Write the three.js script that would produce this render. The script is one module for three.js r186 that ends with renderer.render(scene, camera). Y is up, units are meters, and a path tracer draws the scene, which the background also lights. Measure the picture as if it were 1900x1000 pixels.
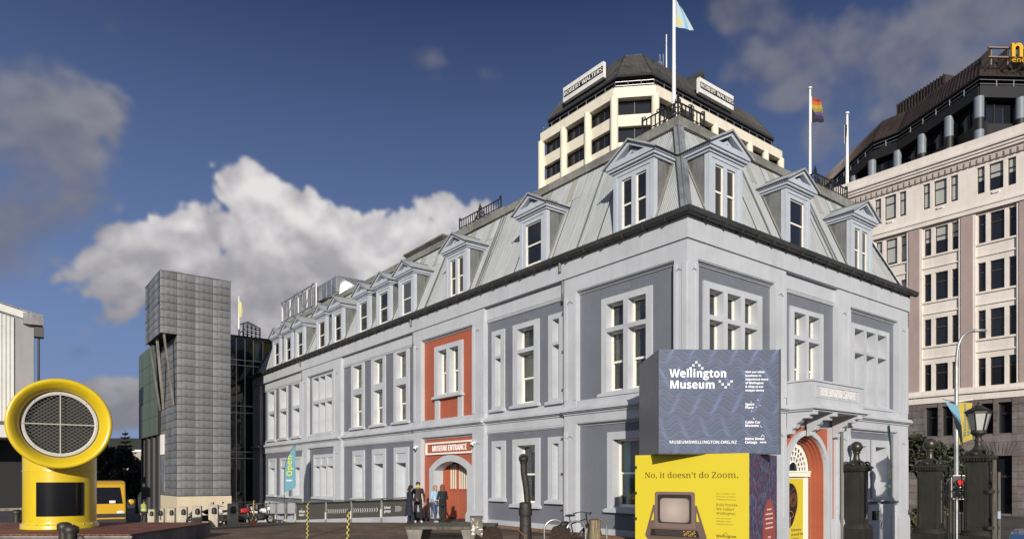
import * as THREE from 'three';
import { MarchingCubes } from 'three/addons/objects/MarchingCubes.js';
import { FontLoader } from 'three/addons/loaders/FontLoader.js';
import { TextGeometry } from 'three/addons/geometries/TextGeometry.js';

// ---------------------------------------------------------------- camera, sky, sun, exposure
const scene = new THREE.Scene();
const FPX = 1265, PCX = 950, PCY = 887, EYE = 1.95;
const camera = new THREE.PerspectiveCamera(2 * Math.atan(500 / FPX) * 180 / Math.PI, 1.9, 0.3, 3000);
camera.position.set(0, EYE, 0);
camera.lookAt(0, EYE, -10);
camera.setViewOffset(1900, 1000, 0, 500 - PCY, 1900, 1000);
scene.add(camera);
const renderer = new THREE.WebGLRenderer({ antialias: true });
renderer.toneMapping = THREE.LinearToneMapping;
renderer.toneMappingExposure = 1;
renderer.shadowMap.enabled = true;
renderer.shadowMap.type = THREE.PCFSoftShadowMap;
const SUNV = new THREE.Vector3(-0.028, 0.275, 1).normalize();
const sun = new THREE.DirectionalLight(new THREE.Color().setRGB(1, 0.93, 0.82), 4.7);
sun.position.copy(SUNV).multiplyScalar(150).add(new THREE.Vector3(0, 0, -40));
sun.target.position.set(0, 0, -40);
sun.castShadow = true;
sun.shadow.mapSize.set(4096, 4096);
Object.assign(sun.shadow.camera, { left: -90, right: 90, top: 70, bottom: -30, near: 1, far: 400 });
scene.add(sun, sun.target);

// ---------------------------------------------------------------- noise
function mulberry(a) { return () => { a |= 0; a = a + 0x6D2B79F5 | 0; let t = Math.imul(a ^ a >>> 15, 1 | a); t = t + Math.imul(t ^ t >>> 7, 61 | t) ^ t; return ((t ^ t >>> 14) >>> 0) / 4294967296; }; }
const rnd = mulberry(7);
const rr = (a, b) => a + (b - a) * rnd();
const PERM = new Uint8Array(512); { const p = [...Array(256).keys()]; const r = mulberry(3); for (let i = 255; i > 0; i--) { const j = Math.floor(r() * (i + 1)); [p[i], p[j]] = [p[j], p[i]]; } for (let i = 0; i < 512; i++) PERM[i] = p[i & 255]; }
const VAL = new Float32Array(256); { const r = mulberry(5); for (let i = 0; i < 256; i++) VAL[i] = r(); }
function vnoise(x, y, z) {
  const xi = Math.floor(x), yi = Math.floor(y), zi = Math.floor(z); let fx = x - xi, fy = y - yi, fz = z - zi;
  fx = fx * fx * (3 - 2 * fx); fy = fy * fy * (3 - 2 * fy); fz = fz * fz * (3 - 2 * fz);
  const X = xi & 255, Y = yi & 255, Z = zi & 255, X1 = (X + 1) & 255, Y1 = (Y + 1) & 255, Z1 = (Z + 1) & 255;
  const h = (a, b, c) => VAL[PERM[PERM[PERM[a] + b] + c]];
  const l = (a, b, t) => a + (b - a) * t;
  return l(l(l(h(X, Y, Z), h(X1, Y, Z), fx), l(h(X, Y1, Z), h(X1, Y1, Z), fx), fy), l(l(h(X, Y, Z1), h(X1, Y, Z1), fx), l(h(X, Y1, Z1), h(X1, Y1, Z1), fx), fy), fz);
}
function fbm(x, y, z, o) { let s = 0, a = 0.5, n = 0; for (let i = 0; i < o; i++) { s += a * vnoise(x, y, z); n += a; a *= 0.52; x = x * 2.03 + 17.1; y = y * 2.03 + 5.7; z = z * 2.03 + 9.2; } return s / n; }
const sstep = (a, b, x) => { const t = Math.min(1, Math.max(0, (x - a) / (b - a))); return t * t * (3 - 2 * t); };
const mix = (a, b, t) => a + (b - a) * t;

// ---------------------------------------------------------------- the sky: air and clouds, one computed map
{
  const W = 2048, Hh = 1024, data = new Float32Array(W * Hh * 4);
  const deg = Math.PI / 180;
  const dirPx = (x, y) => { const az = Math.atan((x - PCX) / FPX); return [az / deg, Math.atan((PCY - y) / FPX * Math.cos(az)) / deg]; };
  // clouds in view as soft ellipses: px, py, half width, half height (photo pixels), strength, white
  const CL = [
    [-40, 200, 190, 130, 1.0, 0.42], [70, 250, 150, 150, 1.25, 0.5], [150, 255, 100, 95, 1.1, 0.55], [30, 430, 120, 150, 1.0, 0.4], [120, 380, 90, 80, 0.7, 0.4],
    [225, 490, 105, 85, 1.4, 0.97], [335, 450, 105, 80, 1.6, 1.0], [445, 375, 80, 78, 1.7, 1.0], [520, 425, 150, 95, 1.8, 1.0],
    [640, 450, 125, 85, 1.6, 1.0], [740, 440, 120, 70, 1.6, 0.97], [805, 400, 85, 50, 1.3, 0.95], [890, 425, 75, 60, 1.5, 0.9],
    [300, 540, 190, 90, 1.4, 0.84], [480, 560, 220, 100, 1.6, 0.8], [620, 540, 200, 90, 1.5, 0.86], [380, 330, 30, 30, 0.45, 0.8],
    [200, 580, 90, 60, 0.7, 0.5], [205, 750, 115, 70, 1.7, 0.64], [165, 640, 34, 22, 0.5, 0.15], [20, 620, 80, 70, 0.6, 0.3],
    [810, 125, 80, 26, 0.26, 0.4], [860, 165, 90, 24, 0.24, 0.38], [215, 70, 50, 40, 0.2, 0.35],
    [1500, 120, 210, 120, 0.85, 0.4], [1650, 180, 230, 150, 1.05, 0.42], [1800, 50, 240, 130, 1.1, 0.44], [1580, 260, 150, 100, 0.9, 0.44], [1420, 20, 130, 70, 0.7, 0.3], [1900, 40, 200, 120, 0.9, 0.36]
  ].map(([x, y, w, h, s, b]) => { const [a, e] = dirPx(x, y); const [a1] = dirPx(x + w, y), [, e1] = dirPx(x, y - h); return [a, e, Math.abs(a1 - a), Math.abs(e1 - e), s, b]; });
  for (let j = 0; j < Hh; j++) {
    const el = ((j + 0.5) / Hh - 0.5) * Math.PI, ce = Math.cos(el), se = Math.sin(el), elD = el / deg;
    for (let i = 0; i < W; i++) {
      const ph = ((i + 0.5) / W - 0.5) * 2 * Math.PI, dx = ce * Math.cos(ph), dz = ce * Math.sin(ph), k = (j * W + i) * 4;
      const t = Math.max(0, se);
      // clear air: deep polarised blue overhead, paler towards the horizon, brighter on the sun's side
      const sd = Math.max(0, dx * SUNV.x + se * SUNV.y + dz * SUNV.z);
      const q0 = Math.min(1, Math.max(0, (0.6 - t) / 0.42)), q1 = sstep(0.2, 0, t);
      let r = mix(0.0195, 0.16, Math.pow(q0, 1.05)) + 0.07 * q1, gg = mix(0.038, 0.243, Math.pow(q0, 1.02)) + 0.06 * q1, b = mix(0.108, 0.455, Math.pow(q0, 0.95)) + 0.04 * q1;
      const sunside = Math.pow(0.5 + 0.5 * (dx * SUNV.x + dz * SUNV.z), 2);
      const glow = 0.9 * Math.pow(sd, 24) + 0.35 * Math.pow(sd, 5) + 0.22 * sunside;
      r += glow * 0.5; gg += glow * 0.5; b += glow * 0.48;
      if (elD > -3) {
        const az = Math.atan2(dx, -dz) / deg;
        const wx = fbm(dx * 5 + 3, se * 5, dz * 5, 3) - 0.5, wy = fbm(dx * 5 + 31, se * 5 + 7, dz * 5, 3) - 0.5;
        const nx = dx * 15 + wx * 1.8, ny = se * 18 + wy * 1.8, nz = dz * 15;
        const n = fbm(nx, ny, nz, 7), n2 = fbm(dx * 48 + 4 + wx * 3, se * 56 + wx * 3, dz * 48, 5);
        let dens = 0, wsum = 0, bs = 0;
        if (dz < 0.2 && Math.abs(az) < 60) {
          let m = 0;
          for (const c of CL) {
            const x = (az - c[0] + wx * 6) / c[2], y = (elD - c[1] + wy * 5) / c[3], q = 1 - x * x - y * y;
            if (q > -0.8) { const w = Math.max(0, q + 0.8) ** 2 * c[4]; wsum += w; bs += w * c[5]; const v = q * c[4]; if (v > m || m === 0) m = Math.max(m, v); }
          }
          if (wsum > 0) { bs /= wsum; const sf = sstep(0.7, 0.45, bs), soft = mix(0.3, 1.15, sf); dens = sstep(0, soft, m + (n - 0.5) * mix(2.5, 2.8, sf) + (n2 - 0.5) * mix(1.5, 0.9, sf) - 0.14) * mix(1, 0.8, sf) * sstep(0, mix(0.1, 0.3, sf), m); }
        }
        const out = sstep(44, 62, Math.abs(az));
        if (out > 0) { // broken cloud goes on all round
          const c = fbm(dx * 3.1 + 9, se * 4.5, dz * 3.1 + 2, 6); const dd = sstep(0.5, 0.62, c + (n - 0.5) * 0.3) * sstep(-2, 4, elD) * (1 - 0.45 * t) * out;
          if (dd > dens) { bs = 0.8; dens = dd; }
        }
        if (dens > 0) {
          const up = fbm(nx, ny + 0.35, nz, 5); const lit = Math.min(1, Math.max(0, 0.5 + (n - up) * 2.6 + (n - 0.5) * 0.9 + (n2 - 0.5) * 0.7 + 0.014 * (elD - 17)));
          const wv = bs * mix(0.74, 1.1, lit);
          const cr = mix(0.1, 0.66, wv * wv), cg = mix(0.105, 0.64, wv * wv), cb = mix(0.15, 0.65, wv * wv);
          r = mix(r, cr, dens); gg = mix(gg, cg, dens); b = mix(b, cb, dens);
        }
      }
      if (elD < 0) { const q = sstep(0, -12, elD) ; r = mix(r, 0.05, q); gg = mix(gg, 0.05, q); b = mix(b, 0.055, q); }
      data[k] = r; data[k + 1] = gg; data[k + 2] = b; data[k + 3] = 1;
    }
  }
  const sky = new THREE.DataTexture(data, W, Hh, THREE.RGBAFormat, THREE.FloatType);
  sky.mapping = THREE.EquirectangularReflectionMapping; sky.magFilter = sky.minFilter = THREE.LinearFilter; sky.wrapS = THREE.RepeatWrapping; sky.needsUpdate = true;
  scene.background = sky; scene.environment = sky;
}

// ---------------------------------------------------------------- the town grid: the museum's two street fronts set it
const TH = Math.atan((PCX + 20) / FPX);
const dL = new THREE.Vector3(-Math.sin(TH), 0, -Math.cos(TH)), dR = new THREE.Vector3(Math.cos(TH), 0, -Math.sin(TH));
const CZ = EYE * FPX / 120, C = new THREE.Vector3((1276 - PCX) / FPX * CZ, 0, -CZ);   // the museum's street corner
const ray = (x, y) => new THREE.Vector3((x - PCX) / FPX, (PCY - y) / FPX, -1);
const toLocal = P => { const q = P.clone().sub(C); return [q.dot(dR), P.y, -q.dot(dL)]; };
const toWorld = (x, y, z) => new THREE.Vector3().copy(C).addScaledVector(dR, x).addScaledVector(dL, -z).setY(y);
const O = new THREE.Vector3(0, EYE, 0), OC = O.clone().sub(C);
const onX = (px, py, lx) => { const r = ray(px, py), t = (lx - OC.dot(dR)) / r.dot(dR); return toLocal(r.multiplyScalar(t).add(O)); };   // grid coordinates of what a survey line meets on a wall
const onZ = (px, py, lz) => { const r = ray(px, py), t = (-lz - OC.dot(dL)) / r.dot(dL); return toLocal(r.multiplyScalar(t).add(O)); };
const sL = (px, lx = 0) => -onX(px, 700, lx)[2], sR = (px, lz = 0) => onZ(px, 700, lz)[0];
const atD = (px, py, d) => ray(px, py).multiplyScalar(d).add(O);
const ramp = x => x <= -2 ? 0 : x >= 2 ? x : (x + 2) ** 2 / 8;
function groundL(lx, lz) { const u = Math.min(46, -lz); return -0.05 * ramp(u - 13) * (1 - sstep(0, 12, lx)) - 0.75 * sstep(2, 9, lx); }
const groundW = (x, z) => { const l = toLocal(new THREE.Vector3(x, 0, z)); return groundL(l[0], l[2]); };

// ---------------------------------------------------------------- textures
function tex(size, fn, rep, srgb = true) {
  const d = new Uint8Array(size * size * 4);
  for (let j = 0; j < size; j++) for (let i = 0; i < size; i++) { const c = fn(i / size, j / size), k = (j * size + i) * 4; d[k] = c[0] * 255; d[k + 1] = c[1] * 255; d[k + 2] = c[2] * 255; d[k + 3] = 255; }
  const t = new THREE.DataTexture(d, size, size); t.wrapS = t.wrapT = THREE.RepeatWrapping; t.magFilter = THREE.LinearFilter; t.minFilter = THREE.LinearMipmapLinearFilter; t.generateMipmaps = true;
  if (srgb) t.colorSpace = THREE.SRGBColorSpace; t.repeat.set(1 / rep, 1 / rep); t.needsUpdate = true; return t;
}
// seamless by blending the wrap-around
function tile(f) { return (u, v) => { const a = f(u, v), b = f(u - 1, v), c = f(u, v - 1), d = f(u - 1, v - 1); const s = sstep(0.8, 1, u), t = sstep(0.8, 1, v); return mix(mix(a, b, s), mix(c, d, s), t); }; }
const g3 = v => { v = Math.min(1, Math.max(0, v)); return [v, v, v]; };
const nStain = tile((u, v) => fbm(u * 5, v * 5, 1, 5)), nStreak = tile((u, v) => fbm(u * 40, v * 3, 4, 4)), nFine = tile((u, v) => fbm(u * 60, v * 60, 8, 3)), nMid = tile((u, v) => fbm(u * 14, v * 14, 12, 4));
const T = {
  paint: tex(512, (u, v) => g3(0.955 + (nStain(u, v) - 0.5) * 0.11 + (nStreak(u, v) - 0.5) * 0.06 + (nMid(u, v) - 0.5) * 0.04 + (nFine(u, v) - 0.5) * 0.03), 7),
  grime: tex(512, (u, v) => g3(0.86 + (nStain(u, v) - 0.5) * 0.5 + (nStreak(u, v) - 0.5) * 0.3 + (nFine(u, v) - 0.5) * 0.12), 4),
  iron: tex(512, (u, v) => { const s = nStreak(u, v), m = nStain(u, v), w = sstep(0.55, 0.8, s * 0.6 + m * 0.45); const q = 0.88 + (s - 0.5) * 0.2 + (m - 0.5) * 0.16; return [q, q * mix(1, 0.965, w), q * mix(1, 0.9, w)].map(x => Math.min(1, x)); }, 3),
  speck: tex(512, (u, v) => g3(0.8 + (nFine(u, v) - 0.5) * 0.6 + (nMid(u, v) - 0.5) * 0.35), 1.6),
  asphalt: tex(512, (u, v) => g3(0.78 + (nFine(u, v) - 0.5) * 0.5 + (nMid(u, v) - 0.5) * 0.3 + (nStain(u, v) - 0.5) * 0.5), 5),
  wood: tex(512, (u, v) => g3(0.78 + (nStreak(u, v) - 0.5) * 0.8 + (nFine(u, v) - 0.5) * 0.2), 1),
  bump: tex(512, (u, v) => g3(0.5 + (nFine(u, v) - 0.5) * 0.7 + (nMid(u, v) - 0.5) * 0.5), 1.5, false),
  wave: tex(256, (u, v) => g3(0.5 + (nStain(u, v) - 0.5) * 1.4), 2.5, false),
};
const lin = (r, g, b) => new THREE.Color().setRGB(r, g, b);
function M(r, g, b, o = {}) { return new THREE.MeshStandardMaterial({ color: lin(r, g, b), roughness: 0.75, side: THREE.DoubleSide, ...o }); }
const bumpy = (s = 0.004) => ({ bumpMap: T.bump, bumpScale: s });
const mat = {
  trim: M(0.52, 0.54, 0.577, { map: T.paint, roughness: 0.62, ...bumpy(0.003) }),
  blind: M(0.51, 0.532, 0.57, { map: T.paint, roughness: 0.7, ...bumpy(0.003) }),
  slate: M(0.166, 0.179, 0.214, { map: T.paint, roughness: 0.7, ...bumpy(0.005) }),
  red: M(0.41, 0.108, 0.058, { map: T.paint, roughness: 0.66, ...bumpy(0.004) }),
  sash: M(0.82, 0.79, 0.68, { roughness: 0.5 }),
  letter: M(0.86, 0.84, 0.78, { roughness: 0.5 }),
  dormer: M(0.5, 0.54, 0.605, { map: T.paint, roughness: 0.6 }),
  lead: M(0.3, 0.305, 0.3, { map: T.grime, roughness: 0.38, metalness: 0.35, bumpMap: T.wave, bumpScale: 0.03 }),
  iron: [[0.45, 0.475, 0.495], [0.43, 0.455, 0.472], [0.475, 0.5, 0.522], [0.41, 0.43, 0.43]].map(c => M(...c, { map: T.iron, roughness: 0.5 })),
  ironDark: M(0.33, 0.335, 0.305, { map: T.iron, roughness: 0.6 }),
  flash: M(0.3, 0.32, 0.34, { map: T.grime, roughness: 0.45, metalness: 0.4 }),
  curb: M(0.27, 0.27, 0.245, { map: T.grime, roughness: 0.9, ...bumpy(0.01) }),
  gutter: M(0.048, 0.049, 0.048, { map: T.grime, roughness: 0.5 }),
  pipe: M(0.2, 0.195, 0.175, { map: T.grime, roughness: 0.6 }),
  black: M(0.018, 0.018, 0.02, { roughness: 0.55 }),
  castIron: M(0.05, 0.047, 0.04, { map: T.grime, roughness: 0.5, metalness: 0.3 }),
  glass: new THREE.MeshPhysicalMaterial({ color: lin(0.012, 0.013, 0.016), roughness: 0.04, ior: 1.5, side: THREE.DoubleSide, bumpMap: T.wave, bumpScale: 0.004 }),
  glassGreyReflection: new THREE.MeshPhysicalMaterial({ color: lin(0.07, 0.075, 0.075), roughness: 0.06, ior: 1.5, side: THREE.DoubleSide, bumpMap: T.wave, bumpScale: 0.006 }),  // grey base colour stands in for cloud reflections on dormer panes
  glassWarm: new THREE.MeshPhysicalMaterial({ color: lin(0.05, 0.042, 0.03), roughness: 0.05, ior: 1.5, side: THREE.DoubleSide, bumpMap: T.wave, bumpScale: 0.006 }),
  clear: new THREE.MeshPhysicalMaterial({ color: lin(0.92, 0.95, 0.95), roughness: 0.02, transmission: 1, thickness: 0, ior: 1.5, side: THREE.DoubleSide }),
  dark: M(0.02, 0.02, 0.022, { roughness: 0.9 }),
  white: M(0.78, 0.77, 0.74, { map: T.paint }),
  galv: M(0.45, 0.46, 0.47, { map: T.grime, roughness: 0.4, metalness: 0.55 }),
  steel: M(0.5, 0.5, 0.5, { roughness: 0.3, metalness: 0.8 }),
  concrete: M(0.33, 0.31, 0.27, { map: T.grime, roughness: 0.92, ...bumpy(0.012) }),
  rubber: M(0.02, 0.02, 0.02, { roughness: 0.8 }),
};

// ---------------------------------------------------------------- geometry helpers
const V = (x, y, z) => new THREE.Vector3(x, y, z);
class MB {
  constructor() { this.g = []; }
  add(g, m) { if (m) g = g.clone().applyMatrix4(m); this.g.push(g.index ? g.toNonIndexed() : g); return this; }
  box(x0, x1, y0, y1, z0, z1) { const g = new THREE.BoxGeometry(Math.abs(x1 - x0), Math.abs(y1 - y0), Math.abs(z1 - z0)); g.translate((x0 + x1) / 2, (y0 + y1) / 2, (z0 + z1) / 2); return this.add(g); }
  bar(p, q, w, h = w) { const d = q.clone().sub(p), L = d.length(); const g = new THREE.BoxGeometry(w, h, L); const m = new THREE.Matrix4().lookAt(q, p, Math.abs(d.y) > 0.99 * L ? V(1, 0, 0) : V(0, 1, 0)).setPosition(p.clone().add(q).multiplyScalar(0.5)); return this.add(g.applyMatrix4(m)); }
  tube(p, q, r, r2 = r, n = 8) { const d = q.clone().sub(p), L = d.length(); const g = new THREE.CylinderGeometry(r2, r, L, n, 1); g.applyQuaternion(new THREE.Quaternion().setFromUnitVectors(V(0, 1, 0), d.normalize())); g.translate((p.x + q.x) / 2, (p.y + q.y) / 2, (p.z + q.z) / 2); return this.add(g); }
  path(pts, r, n = 6, seg) { return this.add(new THREE.TubeGeometry(new THREE.CatmullRomCurve3(pts), seg || pts.length * 4, r, n, false)); }
  sphere(x, y, z, rx, ry = rx, rz = rx, n = 14) { const g = new THREE.SphereGeometry(1, n, Math.max(6, n * 0.7 | 0)); g.scale(rx, ry, rz); g.translate(x, y, z); return this.add(g); }
  lathe(pts, n = 20, x = 0, y = 0, z = 0) { const g = new THREE.LatheGeometry(pts.map(p => new THREE.Vector2(p[0], p[1])), n); g.translate(x, y, z); return this.add(g); }
  prism(pts, z0, z1) { const s = new THREE.Shape(pts.map(p => new THREE.Vector2(p[0], p[1]))); const g = new THREE.ExtrudeGeometry(s, { depth: z1 - z0, bevelEnabled: false, curveSegments: 16 }); g.translate(0, 0, z0); return this.add(g); }
  geo(keepUV) {
    let n = 0; for (const g of this.g) n += g.attributes.position.count;
    const p = new Float32Array(n * 3), nn = new Float32Array(n * 3), uv = new Float32Array(n * 2); let o = 0;
    for (const g of this.g) { p.set(g.attributes.position.array, o * 3); nn.set(g.attributes.normal.array, o * 3); if (keepUV && g.attributes.uv) uv.set(g.attributes.uv.array, o * 2); o += g.attributes.position.count; }
    if (!keepUV) for (let i = 0; i < n; i++) { const ax = Math.abs(nn[i * 3]), ay = Math.abs(nn[i * 3 + 1]), az = Math.abs(nn[i * 3 + 2]); const x = p[i * 3], y = p[i * 3 + 1], z = p[i * 3 + 2]; if (ay > ax && ay > az) { uv[i * 2] = x; uv[i * 2 + 1] = z; } else if (ax > az) { uv[i * 2] = z; uv[i * 2 + 1] = y; } else { uv[i * 2] = x; uv[i * 2 + 1] = y; } }
    const g = new THREE.BufferGeometry(); g.setAttribute('position', new THREE.BufferAttribute(p, 3)); g.setAttribute('normal', new THREE.BufferAttribute(nn, 3)); g.setAttribute('uv', new THREE.BufferAttribute(uv, 2)); return g;
  }
  build(name, m, parent, keepUV) { return mesh(name, this.geo(keepUV), m, parent); }
}
const used = {};
function numbered(n) { n = n.replace(/_\d{3}$/, ''); const k = used[n] = (used[n] ?? -1) + 1; return k ? `${n}_${String(k).padStart(3, '0')}` : n; }
function mesh(name, g, m, parent) { const o = new THREE.Mesh(g, m); o.name = numbered(name); o.castShadow = o.receiveShadow = true; if (parent) parent.add(o); return o; }
function grp(name, parent) { const o = new THREE.Group(); o.name = numbered(name); parent.add(o); return o; }
function tag(o, label, category, group, kind) { o.userData = { ...o.userData, label }; if (category) o.userData.category = category; if (group) o.userData.group = group; if (kind) o.userData.kind = kind; return o; }
function thing(name, label, category, pos, turn = 0, group) { const o = grp(name, scene); o.position.copy(pos); o.rotation.y = turn; return tag(o, label, category, group); }
function struct(name, g, m, label) { const o = mesh(name, g, m, scene); o.userData.kind = 'structure'; if (label) o.userData.label = label; return o; }
function copyOf(o, pos, turn, label) { const c = o.clone(); c.name = numbered(o.name); c.traverse(k => { if (k !== c) k.name = numbered(k.name); }); c.userData = { ...o.userData }; scene.add(c); if (pos) c.position.copy(pos); if (turn !== undefined) c.rotation.y = turn; if (label) c.userData.label = label; return c; }
const gridThing = (name, label, category, lx, y, lz, group) => thing(name, label, category, toWorld(lx, y, lz), TH, group);
function canvasTex(w, h, draw) { const c = document.createElement('canvas'); c.width = w; c.height = h; draw(c.getContext('2d'), w, h); const t = new THREE.CanvasTexture(c); t.colorSpace = THREE.SRGBColorSpace; t.magFilter = THREE.LinearFilter; t.anisotropy = 8; return t; }
function printPlane(name, w, h, m, parent, pos, ry = 0) { const o = mesh(name, new THREE.PlaneGeometry(w, h), m, parent); o.position.copy(pos); o.rotation.y = ry; return o; }
const fontBold = await new FontLoader().loadAsync('fonts/droid/droid_sans_bold.typeface.json');
const fontReg = await new FontLoader().loadAsync('fonts/droid/droid_sans_regular.typeface.json');
function textGeo(str, font, w, h, depth) { const g = new TextGeometry(str, { font, size: 1, depth: 1, curveSegments: 3, bevelEnabled: false }); g.computeBoundingBox(); const b = g.boundingBox; g.translate(-(b.min.x + b.max.x) / 2, -b.min.y, 0); g.scale(w / (b.max.x - b.min.x), h / (b.max.y - b.min.y), depth); g.computeVertexNormals(); return g; }
// the two museum fronts: s runs along the front from the street corner, o outwards
function fbox(mb, side, s0, s1, y0, y1, o0, o1) { return side === 'L' ? mb.box(-o1, -o0, y0, y1, -s1, -s0) : mb.box(s0, s1, y0, y1, o0, o1); }
function fshape(side, shape, holes, o0, o1) { // outlines as point lists in (s, y)
  const sg = side === 'L' ? -1 : 1, mk = (pts, K) => new K(pts.map(p => new THREE.Vector2(sg * p[0], p[1]))), s = mk(shape, THREE.Shape);
  for (const h of holes) s.holes.push(mk(h, THREE.Path));
  const g = new THREE.ExtrudeGeometry(s, { depth: o1 - o0, bevelEnabled: false }); g.translate(0, 0, o0); if (side === 'L') g.rotateY(-Math.PI / 2); return g;
}
const rect = (s0, s1, y0, y1) => [[s0, y0], [s1, y0], [s1, y1], [s0, y1]];
const fp = (side, s, y, o) => side === 'L' ? V(-o, y, -s) : V(s, y, o);

// ================================================================ ground
{
  const grid = (x0, x1, z0, z1, nx, nz, dy, hf) => { const pos = [], idx = [], uv = []; for (let j = 0; j <= nz; j++) for (let i = 0; i <= nx; i++) { const x = x0 + (x1 - x0) * i / nx, z = z0 + (z1 - z0) * j / nz; pos.push(x, hf(x, z) + dy, z); uv.push(x, z); } for (let j = 0; j < nz; j++) for (let i = 0; i < nx; i++) { const a = j * (nx + 1) + i; idx.push(a, a + nx + 1, a + 1, a + 1, a + nx + 1, a + nx + 2); } const g = new THREE.BufferGeometry(); g.setAttribute('position', new THREE.Float32BufferAttribute(pos, 3)); g.setAttribute('uv', new THREE.Float32BufferAttribute(uv, 2)); g.setIndex(idx); g.computeVertexNormals(); return g; };
  const asphalt = M(0.105, 0.1, 0.092, { map: T.asphalt, roughness: 0.9, ...bumpy(0.008) });
  const far = new THREE.RingGeometry(118, 2600, 48, 4); far.rotateX(-Math.PI / 2); far.translate(0, -1.6, 0);
  struct('far_ground', far, asphalt);
  struct('ground', grid(-120, 120, -120, 60, 160, 120, 0, groundW), asphalt);
  const brown = M(0.235, 0.155, 0.1, { map: T.asphalt, roughness: 0.85, ...bumpy(0.006) });
  const pv = grid(-13, -0.05, -29, 1.5, 26, 60, 0.014, groundL); pv.rotateY(TH); pv.translate(C.x, 0, C.z); struct('paving', pv, brown);
  // shore hill seen far off beyond the forecourt
  const hill = grid(-260, -40, -330, -230, 60, 16, -2, (x, z) => { const t = sstep(-230, -290, z); return t * (17 + 9 * fbm(x * 0.02, 3, z * 0.02, 4)) * sstep(-30, -75, x); });
  struct('hill', hill, M(0.055, 0.06, 0.045, { map: T.speck, roughness: 1 }));
}

// ================================================================ the museum
const mus = gridThing('museum_building', 'long pale blue and slate grey heritage building with a grey mansard roof and dormers', 'museum', 0, 0, 0);
const SLEN = 42.75, VLEN = 15.16;
const cols = (s0, s1, n, m, mull) => { const w = (s1 - s0 - 2 * m - (n - 1) * mull) / n; return [...Array(n).keys()].map(i => [s0 + m + i * (w + mull), s0 + m + i * (w + mull) + w]); };
function windowPart(side, w) {
  // w: s0,s1,y0,y1 surround; lights: [[a,b,c,d,tall]], reveal, blind, sill
  const g = grp(w.blind ? 'blind_window' : 'window', mus), face = w.face ?? -0.14, back = w.reveal ?? 0.34;
  mesh('surround', fshape(side, rect(w.s0, w.s1, w.y0, w.y1), [...w.lights, ...(w.shallow || [])].map(l => rect(l[0], l[1], l[2], l[3])), face - back, face), mat.trim, g);
  for (const l of w.shallow || []) fbox(new MB(), side, l[0], l[1], l[2] - 0.01, l[3] + 0.01, face - 0.3, face - 0.055).build('blind_panel', mat.blind, g);
  if (w.sill !== false) { const m = new MB(); const a = w.sillOut ?? 0.07; fbox(m, side, w.s0 - a, w.s1 + a, w.y0 - 0.13, w.y0 - 0.03, face - 0.3, face + 0.13); fbox(m, side, w.s0 - a + 0.03, w.s1 + a - 0.03, w.y0 - 0.03, w.y0, face - 0.3, face + 0.08); m.build('sill', mat.trim, g); }
  for (const l of w.lights) {
    const o = face - back;
    if (w.blind) { fbox(new MB(), side, l[0] - 0.02, l[1] + 0.02, l[2] - 0.02, l[3] + 0.02, o - 0.06, o + 0.004).build('blind_panel', mat.blind, g); continue; }
    const m = new MB(), t = 0.048, [a, b, c, d] = l;
    // jamb slip and stepped sash bars
    fbox(m, side, a, a + t, c, d, o, o + 0.06); fbox(m, side, b - t, b, c, d, o, o + 0.06); fbox(m, side, a + t, b - t, d - t, d, o, o + 0.06); fbox(m, side, a + t, b - t, c, c + 0.09, o, o + 0.06);
    const mid = (c + d) / 2 + (l[4] ?? 0);
    if (d - c > 1.4) {
      fbox(m, side, a + t, b - t, mid - 0.035, mid + 0.035, o + 0.02, o + 0.07);
      fbox(m, side, a + t, a + 2 * t - 0.01, c + 0.1, mid - 0.035, o + 0.005, o + 0.045); fbox(m, side, b - 2 * t + 0.01, b - t, c + 0.1, mid - 0.035, o + 0.005, o + 0.045);
      m.tube(fp(side, a + t * 0.6, mid - 0.12, o + 0.1), fp(side, a + t * 0.6, mid - 0.17, o + 0.1), 0.02, 0.02, 6);
    }
    m.build('sash', mat.sash, g);
    const panes = d - c > 1.4 ? [[c + 0.1, mid - 0.03, 0.015], [mid + 0.03, d - t, 0.035]] : [[c + 0.1, d - t, 0.03]];
    for (const [p0, p1, q] of panes) fbox(new MB(), side, a + t * 0.8, b - t * 0.8, p0, p1, o + q - 0.008, o + q).build('pane', mat.clear, g);
    if (!w.clear) { // curtains and roller blinds of different kinds behind the glass
      const q = Math.abs(Math.sin(a * 37.1 + c * 11.7)), tone = [[0.05, 0.048, 0.045], [0.1, 0.095, 0.088], [0.16, 0.13, 0.1], [0.03, 0.032, 0.036]][Math.floor(q * 40) % 4], cm = M(...tone, { roughness: 0.95, map: T.wood });
      if (d - c > 1.4 && q > 0.35) { const n = 9, k = new MB(), w1 = (b - a) * (q > 0.7 ? 1 : 0.55); for (let i = 0; i < n; i++) { const s0 = a + w1 * i / n, s1 = a + w1 * (i + 1) / n; fbox(k, side, s0, s1, c + 0.02, d, o - 0.16 - (i % 2) * 0.025, o - 0.14 - (i % 2) * 0.025); } k.build('curtain', cm, g); }
      else if (q > 0.15) fbox(new MB(), side, a, b, mix(c, d, 0.35 + 0.4 * q), d, o - 0.15, o - 0.14).build('roller_blind', cm, g);
    }
  }
  return g;
}
const BAYS = [];
const W = (s0, s1, y0, y1, n, rows, o = {}) => ({ s0, s1, y0, y1, lights: cols(s0, s1, n, o.m ?? 0.25, o.mull ?? 0.18).flatMap(c => rows.map(r => [c[0], c[1], r[0], r[1], r[2]])), ...o });
const R1 = [[7.1, 7.92], [4.92, 6.95]], R1B = [[7.06, 7.92], [4.95, 6.95]], R2 = [[7.12, 8.44], [4.9, 6.76]], R2B = [[6.98, 8.45], [4.88, 6.76]];
const deep = { reveal: 0.5 };
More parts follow.
